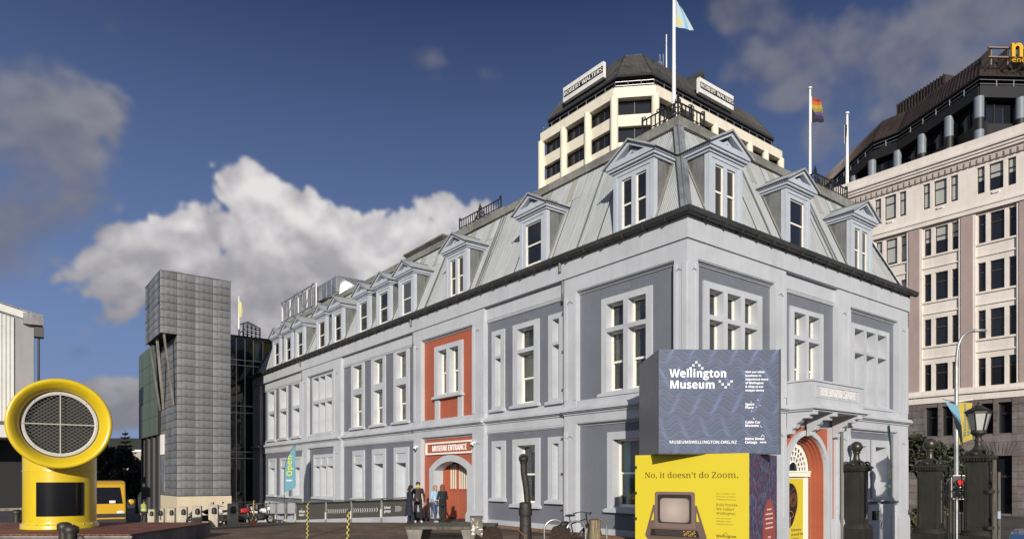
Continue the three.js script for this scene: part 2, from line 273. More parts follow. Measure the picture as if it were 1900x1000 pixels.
BAYS.push(
  { side: 'L', a: 0.51, b: 4.92, proud: 1, up: [W(1.52, 3.8, 4.87, 8.14, 2, R1, { mull: 0.2 })], low: [W(1.78, 3.52, 0.91, 3.52, 1, [[0.97, 3.26]], { clear: true, reveal: 0.42 })] },
  { side: 'L', a: 5.56, b: 10.67, proud: 0, up: [W(7.2, 8.85, 4.87, 8.13, 1, R1, { m: 0.3 }), W(9.43, 10.31, 4.84, 8.12, 1, R1B, { blind: true, m: 0.24, reveal: 0.27 }), W(5.77, 6.63, 4.84, 8.12, 1, R1B, { blind: true, m: 0.24, reveal: 0.27 })],
    low: [W(7.15, 8.87, 0.9, 3.51, 1, [[0.95, 3.25]], { m: 0.27, reveal: 0.42 }), W(9.38, 10.31, 1.11, 3.5, 1, [[1.14, 3.25]], { blind: true, m: 0.26, reveal: 0.24 }), W(5.77, 6.65, 1.11, 3.5, 1, [[1.14, 3.25]], { blind: true, m: 0.26, reveal: 0.24 })] },
  { side: 'L', a: 11.56, b: 16.01, proud: 1, red: true, up: [W(12.55, 14.94, 5.8, 8.17, 2, [[5.87, 7.94]], { m: 0.3, mull: 0.24, reveal: 0.34, face: -0.1 })], low: [] },
  { side: 'L', a: 16.75, b: 25.59, proud: 0, up: [[17.5, 19.16], [20.12, 21.81], [22.72, 24.47]].map(([p, q]) => W(p, q, 4.87, 8.53, 1, R2, { reveal: 0.34, m: 0.3, curtain: p > 22 ? 0.9 : 0, curtainMat: M(0.4, 0.3, 0.2) })),
    low: [[17.53, 19.13], [20.1, 21.72], [22.7, 24.28]].map(([p, q]) => W(p, q, 0.78, 3.54, 1, [[0.82, 2.73]], { ...deep, m: 0.27, blind: true, shallow: [] })) },
  { side: 'L', a: 26.72, b: 31.09, proud: 1, up: [W(27.08, 30.58, 4.82, 8.53, 3, R2B, { ...deep, blind: true, m: 0.22, mull: 0.16, sillOut: 0.02 })], low: [W(26.9, 30.4, 0.73, 3.46, 3, [[0.78, 2.7]], { ...deep, blind: true, m: 0.25, mull: 0.2, shallow: [] })] },
  { side: 'L', a: 31.98, b: 40.97, proud: 0, up: [[32.62, 34.43], [35.25, 37.08], [37.87, 39.67]].map(([p, q]) => W(p, q, 4.82, 8.53, 1, R2B, { ...deep, blind: true, m: 0.28 })), low: [[32.6, 34.4], [35.2, 36.9], [37.8, 39.54]].map(([p, q]) => W(p, q, 0.68, 3.42, 1, [[0.72, 2.68]], { ...deep, blind: true, m: 0.28, shallow: [] })) },
  { side: 'R', a: 0.52, b: 4.74, proud: 1, up: [W(1.0, 4.2, 4.87, 8.13, 3, R1, { m: 0.28, mull: 0.22, reveal: 0.34 })], low: [] },
  { side: 'R', a: 5.45, b: 9.06, proud: 0, up: [W(5.96, 8.26, 4.9, 8.1, 2, R1, { m: 0.27, mull: 0.2, reveal: 0.36, sill: false })], low: [], door: true },
  { side: 'R', a: 10.05, b: 14.21, proud: 1, up: [W(10.42, 13.7, 4.87, 8.12, 3, R1B, { blind: true, m: 0.26, mull: 0.2, reveal: 0.46 })], low: [W(10.42, 11.96, 1.12, 3.52, 1, [[1.16, 3.24]], { blind: true, m: 0.28, reveal: 0.46 }), W(12.19, 13.74, 1.12, 3.52, 1, [[1.16, 3.24]], { blind: true, m: 0.28, reveal: 0.46 })] }
);
const PIL = { L: [[0, 0.51], [4.92, 5.56], [10.67, 11.56], [16.01, 16.75], [25.59, 26.72], [31.09, 31.98], [40.97, SLEN]], R: [[0, 0.52], [4.74, 5.45], [9.06, 10.05], [14.21, VLEN]] };
const PO = -0.2, BASE = { L: -1.7, R: -1 };
for (const b of BAYS) {
  const { side, a, b: e } = b, wm = b.red ? mat.red : mat.slate, arch = b.proud ? 0 : -0.13;
  const hole = w => rect(w.s0 + 0.03, w.s1 - 0.03, w.y0 - 0.02, w.y1 - 0.03);
  mesh('wall_panel', fshape(side, rect(a, e, 4.6, 8.66), b.up.map(hole), -0.75, PO), wm, mus);
  if (!b.red && !b.door) mesh('wall_panel', fshape(side, rect(a, e, BASE[side], 3.86), b.low.map(hole), -0.75, PO), wm, mus);
  for (const w of b.up) windowPart(side, w);
  for (const w of b.low) {
    if (w.shallow) w.shallow = w.lights.map(l => [l[0], l[1], 2.82, 3.24]);
    windowPart(side, w);
  }
  // architrave with a stepped moulding under it, and the sill course of the upper storey
  let m = new MB();
  fbox(m, side, a, e, 8.66, 9.2, -0.6, arch);
  fbox(m, side, a, e, 8.63, 8.66, -0.6, arch - 0.025); fbox(m, side, a, e, 8.59, 8.63, -0.6, PO + 0.095 - (b.proud ? 0 : 0.03)); fbox(m, side, a, e, 8.55, 8.59, -0.6, PO + 0.045);
  m.build('architrave', mat.trim, mus);
  m = new MB(); fbox(m, side, a, e, 4.53, 4.72, -0.6, arch - 0.02); fbox(m, side, a, e, 4.47, 4.53, -0.6, arch + 0.04);
  m.build('sill_course', mat.trim, mus);
  m = new MB(); fbox(m, side, a, e, 3.92, 4.22, -0.6, arch); fbox(m, side, a, e, 3.89, 3.92, -0.6, arch - 0.02); fbox(m, side, a, e, 3.85, 3.89, -0.6, PO + 0.08); fbox(m, side, a, e, 3.81, 3.85, -0.6, PO + 0.04);
  m.build('architrave', mat.trim, mus);
  // little vent plates over the windows
  for (const w of [...b.up, ...b.low]) if (!w.blind && !b.red && w.y1 < 8.3) fbox(new MB(), side, (w.s0 + w.s1) / 2 - 0.13, (w.s0 + w.s1) / 2 + 0.13, w.y1 + 0.12, w.y1 + 0.26, PO - 0.02, PO + 0.012).build('air_vent', M(0.17, 0.175, 0.21), mus);
  if (!b.red && !b.door) { m = new MB(); fbox(m, side, a, e, BASE[side], 0.2, -0.6, PO + 0.1); m.build('skirting', mat.trim, mus); }
  // mid cornice, broken forward over the proud bays
  b.arch = arch;
}
// cornice runs, frieze, pilasters
for (const side of ['L', 'R']) {
  const LEN = side === 'L' ? SLEN : VLEN, bs = BAYS.filter(b => b.side === side).sort((p, q) => p.a - q.a);
  const pil = PIL[side];
  pil.forEach(([a, e], i) => {
    const m = new MB(), first = i === 0;
    if (!(first && side === 'R')) { const bk = first ? -0.52 : -0.6; fbox(m, side, a, e, 4.45, 9.2, bk, 0); fbox(m, side, a, e, BASE[side], 4.24, bk, 0); }
    const w = e - a, q = Math.min(0.16, w * 0.26);
    if (!(i === 0)) for (const [y0, y1] of [[4.75, 8.5], [0.55, 3.62]]) { fbox(m, side, a, a + q, y0, y1, 0, 0.022); fbox(m, side, e - q, e, y0, y1, 0, 0.022); }
    else for (const [y0, y1] of [[4.75, 8.5], [0.55, 3.62]]) { fbox(m, side, e - 0.12, e, y0, y1, 0, 0.022); fbox(m, side, a + 0.02, a + 0.2, y0, y1, 0, 0.022); }
    fbox(m, side, a - (i ? 0.05 : 0), e + 0.05, BASE[side], 0.22, -0.3, 0.07); fbox(m, side, a - (i ? 0.03 : 0), e + 0.03, 0.22, 0.34, -0.3, 0.045);
    m.build('pilaster', mat.trim, mus);
    // incised chevron ornament near each pilaster head
    const c = (a + e) / 2 + (i === 0 ? 0.06 : 0), r = Math.min(0.14, w * 0.22), om = new MB();
    for (const y of [8.3, 3.42]) { om.bar(fp(side, c - r, y - 0.03, 0.012), fp(side, c - r * 0.25, y + 0.03, 0.012), 0.02, 0.03); om.bar(fp(side, c + r, y - 0.03, 0.012), fp(side, c + r * 0.25, y + 0.03, 0.012), 0.02, 0.03); om.bar(fp(side, c - r * 0.3, y + 0.04, 0.016), fp(side, c + r * 0.3, y + 0.04, 0.016), 0.024, 0.03); }
    om.build('pilaster_ornament', M(0.3, 0.31, 0.34), mus).userData.kind = 'stuff';
  });
  const runs = []; let s = 0;
  for (const b of bs) if (!b.proud) { runs.push([s, b.a, 0]); runs.push([b.a, b.b, b.arch]); s = b.b; } runs.push([s, LEN, 0]);
  for (const [a, e, q] of runs) {
    const m = new MB(), S0 = o => a === 0 ? (side === 'L' ? -o : 0.501) : a;
    for (const [y0, y1, o] of [[4.22, 4.29, 0.05], [4.29, 4.33, 0.13], [4.33, 4.42, 0.2], [4.42, 4.47, 0.15]]) fbox(m, side, S0(o + q), e, y0, y1, -0.5, o + q);
    m.build('cornice', mat.trim, mus);
  }
  let m = new MB(); fbox(m, side, side === 'L' ? -0.06 : 0.601, LEN + (side === 'R' ? 0.06 : 0), 9.2, 9.98, -0.6, 0.06); m.build('frieze', mat.trim, mus);
  // eaves gutter: dark fascia, rolled lip, brackets
  m = new MB(); const LE = LEN + (side === 'R' ? 0.3 : 0.05);
  const gp = [[0.0, 0], [0.1, 0], [0.1, -0.12], [0.17, -0.17], [0.25, -0.17], [0.31, -0.12], [0.33, -0.02], [0.335, 0.02], [0.31, 0.02], [0.3, -0.08], [0.24, -0.13], [0.17, -0.13], [0.13, -0.08], [0.13, 0.05], [0.0, 0.05]];
  const sh = new THREE.Shape(gp.map(p => new THREE.Vector2(p[0], p[1]))), gg = new THREE.ExtrudeGeometry(sh, { depth: LE, bevelEnabled: false }), ga = gg.attributes.position;
  for (let i = 0; i < ga.count; i++) if (ga.getZ(i) < 1e-6) ga.setZ(i, -ga.getX(i));
  const mm = new THREE.Matrix4();
  if (side === 'L') mm.set(-1, 0, 0, 0, 0, 1, 0, 10.02, 0, 0, -1, 0, 0, 0, 0, 1); else mm.set(0, 0, 1, 0, 0, 1, 0, 10.02, 1, 0, 0, 0, 0, 0, 0, 1);
  gg.applyMatrix4(mm); if (side === 'R') for (const at of Object.values(gg.attributes)) for (let i = 0; i < at.count; i += 3) for (let c = 0; c < at.itemSize; c++) { const k = (i + 1) * at.itemSize + c, l = (i + 2) * at.itemSize + c, v = at.array[k]; at.array[k] = at.array[l]; at.array[l] = v; }
  m.add(gg); for (let k = 0.6; k < LEN; k += 0.9) fbox(m, side, k, k + 0.03, 9.83, 10.05, 0.06, 0.345);
  m.build('gutter', mat.gutter, mus);
}
// downpipes with their hoppers
for (const [side, s, y0] of [['L', 5.66, 0.1], ['L', 16.82, 3.8], ['L', 32.05, 4.8], ['R', 9.16, -0.8]]) {
  const m = new MB(); const T1 = (a, b) => m.tube(fp(side, s, a[0], a[1]), fp(side, s, b[0], b[1]), 0.055, 0.055, 10);
  if (s !== 9.16) { T1([9.88, 0.13], [9.5, 0.13]); T1([9.22, -0.02], [8.7, -0.02]); T1([8.7, -0.02], [8.5, -0.1]); T1([8.5, -0.1], [4.72, -0.1]); fbox(m, side, s - 0.09, s + 0.09, 8.45, 8.62, -0.16, 0.0); }
  if (y0 < 3) { T1([3.85, s === 9.16 ? 0.1 : -0.1], [y0, s === 9.16 ? 0.1 : -0.1]); for (let y = 0.8; y < 3.6; y += 1.3) fbox(m, side, s - 0.1, s + 0.1, y, y + 0.04, -0.2, 0); }
  for (let y = 5.2; y < 8.4 && s !== 9.16; y += 1.4) fbox(m, side, s - 0.09, s + 0.09, y, y + 0.04, -0.2, -0.03);
  m.build('downpipe', mat.pipe, mus);
}
{ // bay of the museum entrance: red wall, segmental arch, deep porch with a boarded gate
  const a = 11.56, e = 16.01, c = (12.16 + 15.09) / 2, arc = (h, y0, y1, base) => { const pts = [[c - h, base]]; const rise = y1 - y0, R = (h * h + rise * rise) / (2 * rise), th = Math.asin(h / R); for (let i = 0; i <= 14; i++) { const t = -th + 2 * th * i / 14; pts.push([c + R * Math.sin(t), y1 - R + R * Math.cos(t)]); } pts.push([c + h, base]); return pts; };
  const inner = arc(1.42, 2.3, 2.72, -0.6), outer = arc(1.86, 2.4, 3.02, -0.6);
  mesh('wall_panel', fshape('L', rect(a, e, -0.6, 3.86), [outer.map((p, i) => i === 0 || i === outer.length - 1 ? [p[0], -0.55] : p)], -0.5, PO), mat.red, mus);
  mesh('entrance_arch', fshape('L', outer, [inner.map((p, i) => i === 0 || i === inner.length - 1 ? [p[0], -0.58] : p)], -0.66, PO + 0.05), mat.trim, mus);
  let m = new MB(); for (const s of [c - 1.66, c + 1.66]) { fbox(m, 'L', s - 0.26, s + 0.26, -0.6, 0.36, -0.64, PO + 0.12); fbox(m, 'L', s - 0.24, s + 0.24, 0.36, 0.44, -0.64, PO + 0.09); } m.build('arch_base', mat.trim, mus);
  m = new MB(); fbox(m, 'L', c - 1.9, c - 1.42, -0.6, 3, -2.4, -0.66); fbox(m, 'L', c + 1.42, c + 1.9, -0.6, 3, -2.4, -0.66); m.build('porch_wall', mat.red, mus);
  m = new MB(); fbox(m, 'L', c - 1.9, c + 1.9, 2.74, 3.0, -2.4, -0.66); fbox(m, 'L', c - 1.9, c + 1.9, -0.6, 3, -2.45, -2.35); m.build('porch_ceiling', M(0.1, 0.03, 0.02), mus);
  // gate: boards below, pale slats above, red posts
  const gate = grp('gate', mus);
  m = new MB(); for (const s of [c - 1.38, c - 0.7, c + 0.55, c + 1.36]) fbox(m, 'L', s - 0.06, s + 0.06, 0.0, 2.74, -1.05, -0.91); fbox(m, 'L', c - 1.4, c + 1.4, 1.36, 1.44, -1.04, -0.92); m.build('gate_frame', mat.red, gate);
  for (let s = c - 1.36; s < c + 1.3; s += 0.125) fbox(new MB(), 'L', s, s + 0.117, 0.04, 1.36, -1.02, -0.96 + rr(-0.006, 0.006)).build('board', mat.red, gate);
  for (let s = c - 1.3; s < c + 1.3; s += 0.19) fbox(new MB(), 'L', s, s + 0.085, 1.44, 2.62, -1.02, -0.98).build('slat', M(0.72, 0.62, 0.5), gate);
  fbox(new MB(), 'L', c - 1.42, c + 1.42, 1.44, 2.74, -1.17, -1.1).build('gate_backing', mat.dark, gate);
  // sign over the arch
  const sg = grp('entrance_sign', mus);
  fbox(new MB(), 'L', 11.72, 15.74, 3.1, 3.6, PO, PO + 0.05).build('sign_board', mat.red, sg);
  m = new MB(); fbox(m, 'L', 11.68, 15.78, 3.56, 3.64, PO, PO + 0.1); fbox(m, 'L', 11.68, 15.78, 3.06, 3.14, PO, PO + 0.1); fbox(m, 'L', 11.68, 11.8, 3.14, 3.56, PO, PO + 0.1); fbox(m, 'L', 15.66, 15.78, 3.14, 3.56, PO, PO + 0.1); m.build('sign_frame', mat.letter, sg);
  const tg = textGeo('MUSEUM ENTRANCE', fontBold, 2.95, 0.27, 0.018); const tm = mesh('lettering', tg, mat.letter, sg); tm.rotation.y = -Math.PI / 2; tm.position.copy(fp('L', 13.7, 3.22, PO + 0.052));
  // apron below the upper window
  for (const q of [12.55, 14.55]) fbox(new MB(), 'L', q, q + 0.37, 4.72, 5.67, -0.5, -0.12).build('window_apron', mat.trim, mus);
  // step and cameras
  fbox(new MB(), 'L', 11.6, 16, -0.6, 0.02, -2.3, 0.25).build('threshold', M(0.1, 0.085, 0.075, { map: T.speck }), mus);
  for (const s of [11.35, 16.35]) { m = new MB(); const p = fp('L', s, 3.5, 0.0), q = fp('L', s, 3.45, 0.16); m.tube(p, q, 0.05, 0.06, 10); m.sphere(q.x, q.y - 0.05, q.z, 0.085); const k = m.build('security_camera', mat.white, mus); const m2 = new MB(); m2.sphere(q.x - 0.04, q.y - 0.09, q.z + 0.02, 0.06); m2.build('camera_dome', mat.black, k); }
}
{ // teal lining glimpsed through the clear ground-floor window by the corner
  let m = new MB(); fbox(m, 'L', 2.98, 3.3, 0.97, 3.26, -0.738, -0.73); m.build('window_lining', M(0.1, 0.3, 0.34), mus);
  m = new MB(); fbox(m, 'L', 2.0, 2.98, 0.97, 3.26, -0.738, -0.73); m.build('dark_lining', mat.dark, mus);
}
{ // street door: stepped red arch, fanlight, poster, balcony on consoles
  const cs = 7.05, side = 'R', half = t => { const pts = [[cs - t, -1]]; for (let i = 0; i <= 18; i++) { const q = Math.PI * (1 - i / 18); pts.push([cs + t * Math.cos(q), 2.2 + t * Math.sin(q)]); } pts.push([cs + t, -1]); return pts; };
  const open = t => half(t).map((p, i, A) => i === 0 || i === A.length - 1 ? [p[0], -0.99] : p);
  mesh('wall_panel', fshape(side, rect(5.45, 9.06, -1, 3.86), [open(1.46)], -0.4, -0.18), mat.red, mus);
  mesh('door_arch', fshape(side, half(1.5), [open(1.31)], -0.4, -0.06), mat.trim, mus);
  for (let k = 0; k < 4; k++) mesh('arch_order', fshape(side, half(1.36 - k * 0.05), [open(1.28 - k * 0.05)], -0.32 - k * 0.12, -0.2 - k * 0.12), mat.red, mus);
  let m = new MB(); fbox(m, side, 5.45, 5.5, -1, 3.8, -0.4, -0.02); fbox(m, side, 8.6, 9.06, 3.5, 3.86, -0.4, -0.03); fbox(m, side, 8.6, 8.7, -1, 3.5, -0.4, -0.03); fbox(m, side, 8.86, 9.06, -1, 3.5, -0.4, -0.03); fbox(m, side, 8.7, 8.86, -1, 0.4, -0.4, -0.03); m.build('door_strip', mat.trim, mus);
  fbox(new MB(), side, 8.7, 8.86, 0.4, 3.5, -0.4, -0.07).build('door_strip', mat.red, mus);
  const d = grp('street_door', mus), o = -0.72;
  mesh('door_frame', fshape(side, half(1.16), [rect(cs - 0.88, cs + 0.88, -0.98, 2.0)], o - 0.12, o), mat.sash, d);
  m = new MB(); fbox(m, side, cs - 1.14, cs + 1.14, 2.0, 2.2, o, o + 0.1); fbox(m, side, cs - 1.14, cs + 1.14, 2.16, 2.22, o, o + 0.13); m.build('transom', mat.sash, d);
  { const hm = half(0.94).slice(1, -1); mesh('fanlight_glass', fshape(side, hm, [], o + 0.001, o + 0.01), mat.glass, d); }
  m = new MB(); for (const r of [0.36, 0.57, 0.76, 0.94]) for (let i = 0; i < 22; i++) { const q = Math.PI * i / 22, w = Math.PI * (i + 1) / 22; m.bar(V(cs + r * Math.cos(q), 2.2 + r * Math.sin(q), o + 0.03), V(cs + r * Math.cos(w), 2.2 + r * Math.sin(w), o + 0.03), 0.045, 0.05); }
  for (let r = 0; r < 3; r++) { const n = [8, 11, 13][r], r0 = [0.36, 0.57, 0.76][r], r1 = [0.57, 0.76, 0.94][r]; for (let i = 0; i <= n; i++) { const q = Math.PI * i / n; m.bar(V(cs + r0 * Math.cos(q), 2.2 + r0 * Math.sin(q), o + 0.03), V(cs + r1 * Math.cos(q), 2.2 + r1 * Math.sin(q), o + 0.03), 0.04, 0.045); } }
  m.build('glazing_bars', mat.letter, d);
  fbox(new MB(), side, cs - 0.88, cs + 0.88, -1, 2.0, o - 0.1, o - 0.04).build('door_leaf', mat.sash, d);
  const pt = canvasTex(360, 680, (g, w, h) => {
    g.fillStyle = '#e9d23a'; g.fillRect(0, 0, w, h);
    g.fillStyle = '#2c1c17'; g.beginPath(); g.moveTo(w * 0.42, 40); g.bezierCurveTo(w * 0.05, 30, w * 0.02, 230, w * 0.2, 330); g.bezierCurveTo(w * 0.3, 430, w * 0.36, 430, w * 0.42, 440); g.bezierCurveTo(w * 0.5, 430, w * 0.56, 420, w * 0.66, 330); g.bezierCurveTo(w * 0.84, 230, w * 0.8, 30, w * 0.42, 40); g.fill();
    g.strokeStyle = '#8a5a40'; g.lineWidth = 5; for (const q of [-1, 1]) { for (let k = 0; k < 4; k++) { g.beginPath(); g.ellipse(w * 0.42 + q * 62, 190, 46 - k * 9, 60 - k * 12, q * 0.4, 0, 7); g.stroke(); } g.beginPath(); g.moveTo(w * 0.42, 250); g.quadraticCurveTo(w * 0.42 + q * 20, 60, w * 0.42 + q * 100, 90); g.stroke(); }
    g.strokeStyle = '#b98a68'; g.beginPath(); g.ellipse(w * 0.42, 320, 62, 34, 0, 0, 7); g.stroke(); g.lineWidth = 4; g.strokeStyle = '#ddd6c4'; for (let k = -1; k < 2; k++) { g.beginPath(); g.moveTo(w * 0.42 + k * 16, 330); g.lineTo(w * 0.42 + k * 18, 500); g.stroke(); }
    g.fillStyle = '#3c2b10'; g.font = 'bold 34px sans-serif'; g.fillText('Entrance', w * 0.5, 470); g.fillText('around the', w * 0.5, 510); g.fillText('corner', w * 0.5, 550);
  });
  const pp = new THREE.MeshStandardMaterial({ map: pt, color: lin(0.75, 0.75, 0.75), roughness: 0.5 }); printPlane('poster', 1.7, 2.85, pp, d, V(cs, 0.5, o - 0.03));
  // balcony
  const bal = grp('balcony', mus), s0 = 5.48, s1 = 9.2, B = 0.88;
  m = new MB(); fbox(m, side, s0, s1, 4.5, 5.27, B - 0.14, B); fbox(m, side, s0, s0 + 0.14, 4.5, 5.27, 0, B - 0.14); fbox(m, side, s1 - 0.14, s1, 4.5, 5.27, 0, B - 0.14); m.build('parapet', mat.trim, bal);
  m = new MB(); fbox(m, side, s0 - 0.05, s1 + 0.05, 5.27, 5.33, -0.1, B + 0.05); m.build('coping', mat.trim, bal);
  m = new MB(); fbox(m, side, s0 + 0.32, s1 - 0.32, 4.72, 4.75, B, B + 0.02); fbox(m, side, s0 + 0.32, s1 - 0.32, 5.12, 5.15, B, B + 0.02); fbox(m, side, s0 + 0.32, s0 + 0.35, 4.75, 5.12, B, B + 0.02); fbox(m, side, s1 - 0.35, s1 - 0.32, 4.75, 5.12, B, B + 0.02); m.build('parapet_panel', mat.trim, bal);
  m = new MB(); for (const [y0, y1, q] of [[4.43, 4.5, 0.06], [4.36, 4.43, 0.16], [4.31, 4.36, 0.22], [4.25, 4.31, 0.12]]) fbox(m, side, s0 - q * 0.6, s1 + q * 0.6, y0, y1, -0.1, B + q); m.build('balcony_slab', mat.trim, bal);
  const tg = mesh('lettering', textGeo('THE BOND STORE', fontBold, 2.5, 0.3, 0.03), M(0.66, 0.66, 0.65), bal); tg.position.set((s0 + s1) / 2, 4.79, B + 0.004);
  const prof = [[0, 0], [B + 0.1, 0], [B + 0.1, -0.12], [B - 0.06, -0.14], [B - 0.1, -0.24], [B - 0.3, -0.24], [B - 0.42, -0.36], [0.34, -0.42], [0.3, -0.55], [0.16, -0.62], [0.14, -0.75], [0, -0.78]];
  for (const s of [5.62, 6.95, 8.78]) { const g = new THREE.ExtrudeGeometry(new THREE.Shape(prof.map(p => new THREE.Vector2(p[0], p[1]))), { depth: 0.26, bevelEnabled: true, bevelSize: 0.012, bevelThickness: 0.012, bevelSegments: 1 }); g.rotateY(-Math.PI / 2); g.translate(s + 0.13, 4.25, 0); new MB().add(g).build('console', mat.trim, bal); }
}
{ // ground-floor basement lights under the last bay
  const m = new MB(); for (const [a, e] of [[10.1, 11.95], [12.85, 14.2]]) { fbox(m, 'R', a, e, -1, 0.86, PO, PO + 0.14); } fbox(m, 'R', 11.95, 12.85, 0.6, 0.86, PO, PO + 0.1); m.build('basement_plinth', mat.trim, mus);
  const g = grp('window', mus); fbox(new MB(), 'R', 11.95, 12.85, -0.5, 0.6, PO - 0.02, PO + 0.015).build('pane', mat.glass, g); const n = new MB(); fbox(n, 'R', 12.36, 12.42, -0.5, 0.6, PO + 0.015, PO + 0.05); fbox(n, 'R', 11.95, 12.85, 0.0, 0.05, PO + 0.015, PO + 0.045); n.build('sash', mat.black, g);
}
{ // black core added to block light behind the windows; rear and end walls
  const m = new MB(); m.box(0.75, VLEN - 0.35, -1.7, 9.9, -11.2, -1.4); m.box(2.5, VLEN - 0.35, -1.7, 9.9, -16.4, -11.2); m.box(0.75, VLEN - 0.35, -1.7, 9.9, -SLEN + 0.3, -16.4); m.build('dark_core', mat.dark, mus);
  const e = new MB(); e.box(VLEN - 0.35, VLEN - 0.002, -1.7, 9.96, -SLEN, -0.6); e.box(0.6, VLEN - 0.35, -1.7, 9.96, -SLEN + 0.002, -SLEN + 0.3); e.build('end_wall', mat.slate, mus);
}

// ================================================================ mansard roof
const RB = { o: -0.1, y: 9.98 }, RT = { o: -1.75, y: 13.82 }, RDX = RB.o - RT.o, RDY = RT.y - RB.y;
const roofO = y => RB.o - RDX * (y - RB.y) / RDY;
const SN = new THREE.Vector2(RDY, RDX).normalize();          // outward normal of the slope in (o, y)
function sheetGeo(s0, s1, clip) {                             // corrugated sheet in (s, y, o); clip(s) -> [t0, t1] along the slope
  const pos = [], nor = [], uv = [], pitch = 0.0889, step = pitch / 4, n = Math.max(1, Math.round((s1 - s0) / step));
  const pt = (s, t) => { const w = 0.014 * Math.sin(2 * Math.PI * s / pitch), o = mix(RB.o, RT.o, t) + SN.x * w, y = mix(RB.y, RT.y, t) + SN.y * w, d = 0.014 * 2 * Math.PI / pitch * Math.cos(2 * Math.PI * s / pitch), nn = V(-d, SN.y, SN.x).normalize(); return [s, y, o, nn.x, nn.y, nn.z, s, t * 4.2]; };
  for (let i = 0; i < n; i++) {
    const a = s0 + (s1 - s0) * i / n, b = s0 + (s1 - s0) * (i + 1) / n, ca = clip ? clip(a) : [0, 1], cb = clip ? clip(b) : [0, 1];
    if (ca[1] <= ca[0] + 1e-4 && cb[1] <= cb[0] + 1e-4) continue;
    const q = [pt(a, ca[0]), pt(b, cb[0]), pt(b, Math.max(cb[0], cb[1])), pt(a, Math.max(ca[0], ca[1]))];
    for (const k of [0, 1, 2, 0, 2, 3]) { const v = q[k]; pos.push(v[0], v[1], v[2]); nor.push(v[3], v[4], v[5]); uv.push(v[6], v[7]); }
  }
  const g = new THREE.BufferGeometry(); g.setAttribute('position', new THREE.Float32BufferAttribute(pos, 3)); g.setAttribute('normal', new THREE.Float32BufferAttribute(nor, 3)); g.setAttribute('uv', new THREE.Float32BufferAttribute(uv, 2)); return g;
}
const roofs = {};
{
  const SW = 0.8001, shared = {}; 
  const DPATCH = [37.56, 35.08, 32.8, 28.94, 26.39, 22.8, 20.29, 17.73, 13.03, 7.52, 2.29];
  for (const side of ['L', 'R']) {
    const LEN = side === 'L' ? SLEN : VLEN, roof = roofs[side] = grp('roof', mus);
    const hip = s => [0, Math.min(1, Math.max(0, (s - 0.1) / RDX), Math.max(0, (LEN - 0.1 - s) / RDX))];
    let k = 0;
    for (let s = 0.1; s < LEN - 0.1; s += SW, k++) {
      const e = Math.min(LEN - 0.1, s + SW), full = s > 2 && e < LEN - 2;
      let g; if (full) { const v = k % 3; g = shared[v] ??= sheetGeo(-SW / 2 + v * 0.0296, SW / 2 + v * 0.0296); } else g = sheetGeo(s, e, hip);
      const o = mesh('roof_sheet', side === 'L' ? g : g, mat.iron[(k * 7 + (k >> 1)) % 3], roof);
      if (full) { const off = (s + e) / 2 - (k % 3) * 0.0296; if (side === 'L') { o.rotation.y = -Math.PI / 2; o.position.set(-0.004 * (k % 2), 0, -off); o.scale.x = -1; } else o.position.set(off, 0, 0.004 * (k % 2)); }
      else if (side === 'L') { o.rotation.y = -Math.PI / 2; o.scale.x = -1; }
    }
    // older, darker short sheets beside and above each dormer
    const ds = side === 'L' ? DPATCH : [2.1, 6.41, 11.19];
    for (const d of ds) { const sg = side === 'L' ? -1 : 1; for (const [a, b, mm] of [[0.55, 0.95, mat.ironDark], [0.95, 1.5, mat.iron[2]], [-1.1, -0.7, mat.ironDark]]) { let q = [d + sg * a, d + sg * b].sort((x, y) => x - y); if (q[0] < 0.4) continue; q = q.map(x => Math.round(x / 0.0889) * 0.0889); const g = sheetGeo(q[0], q[1], s => [0.72, Math.min(0.985, hip(s)[1])]); g.translate(0, 0.012 * SN.y, 0.012 * SN.x); const o = mesh('roof_sheet', g, mm, roof); if (side === 'L') { o.rotation.y = -Math.PI / 2; o.scale.x = -1; } } }
  }
  // hips and seam flashings
  const fl = (name, pts, w, m, parent) => { const b = new MB(); for (let i = 1; i < pts.length; i++) b.bar(pts[i - 1], pts[i], w, 0.035); b.build(name, m, parent); };
  const hp = (x0, z0, x1, z1) => [V(x0, RB.y + 0.02, z0), V(x1, RT.y + 0.02, z1)];
  for (const d of [0.0]) { fl('hip_flashing', hp(0.08, -0.08, 1.73, -1.73), 0.34, mat.flash, roofs.L); const b = new MB(); b.tube(V(0.06, RB.y, -0.06), V(1.7, RT.y + 0.05, -1.7), 0.05, 0.05, 8); b.build('hip_roll', mat.flash, roofs.L); }
  fl('hip_flashing', hp(VLEN - 0.08, -0.08, VLEN - 1.73, -1.73), 0.3, mat.flash, roofs.R); fl('hip_flashing', hp(0.08, -SLEN + 0.08, 1.73, -SLEN + 1.73), 0.3, mat.flash, roofs.L);
  for (const s of [11.45, 11.62, 15.95, 5.1, 26, 31.5]) fl('seam_flashing', [fp('L', s, RB.y, RB.o + 0.03), fp('L', s, RT.y, RT.o + 0.03)], 0.06, mat.flash, roofs.L);
  for (const s of [9.25, 9.5, 4.9]) fl('seam_flashing', [fp('R', s, RB.y, RB.o + 0.03), fp('R', s, RT.y, RT.o + 0.03)], 0.06, mat.flash, roofs.R);
  // end slopes
  let m = new MB(); m.add(sheetGeo(0.1, SLEN - 0.1, s => [0, Math.min(1, Math.max(0, (s - 0.1) / RDX), Math.max(0, (SLEN - 0.1 - s) / RDX))]), new THREE.Matrix4().makeRotationY(Math.PI / 2).setPosition(VLEN, 0, 0)); m.build('roof_slope', mat.iron[1], roofs.R, true);
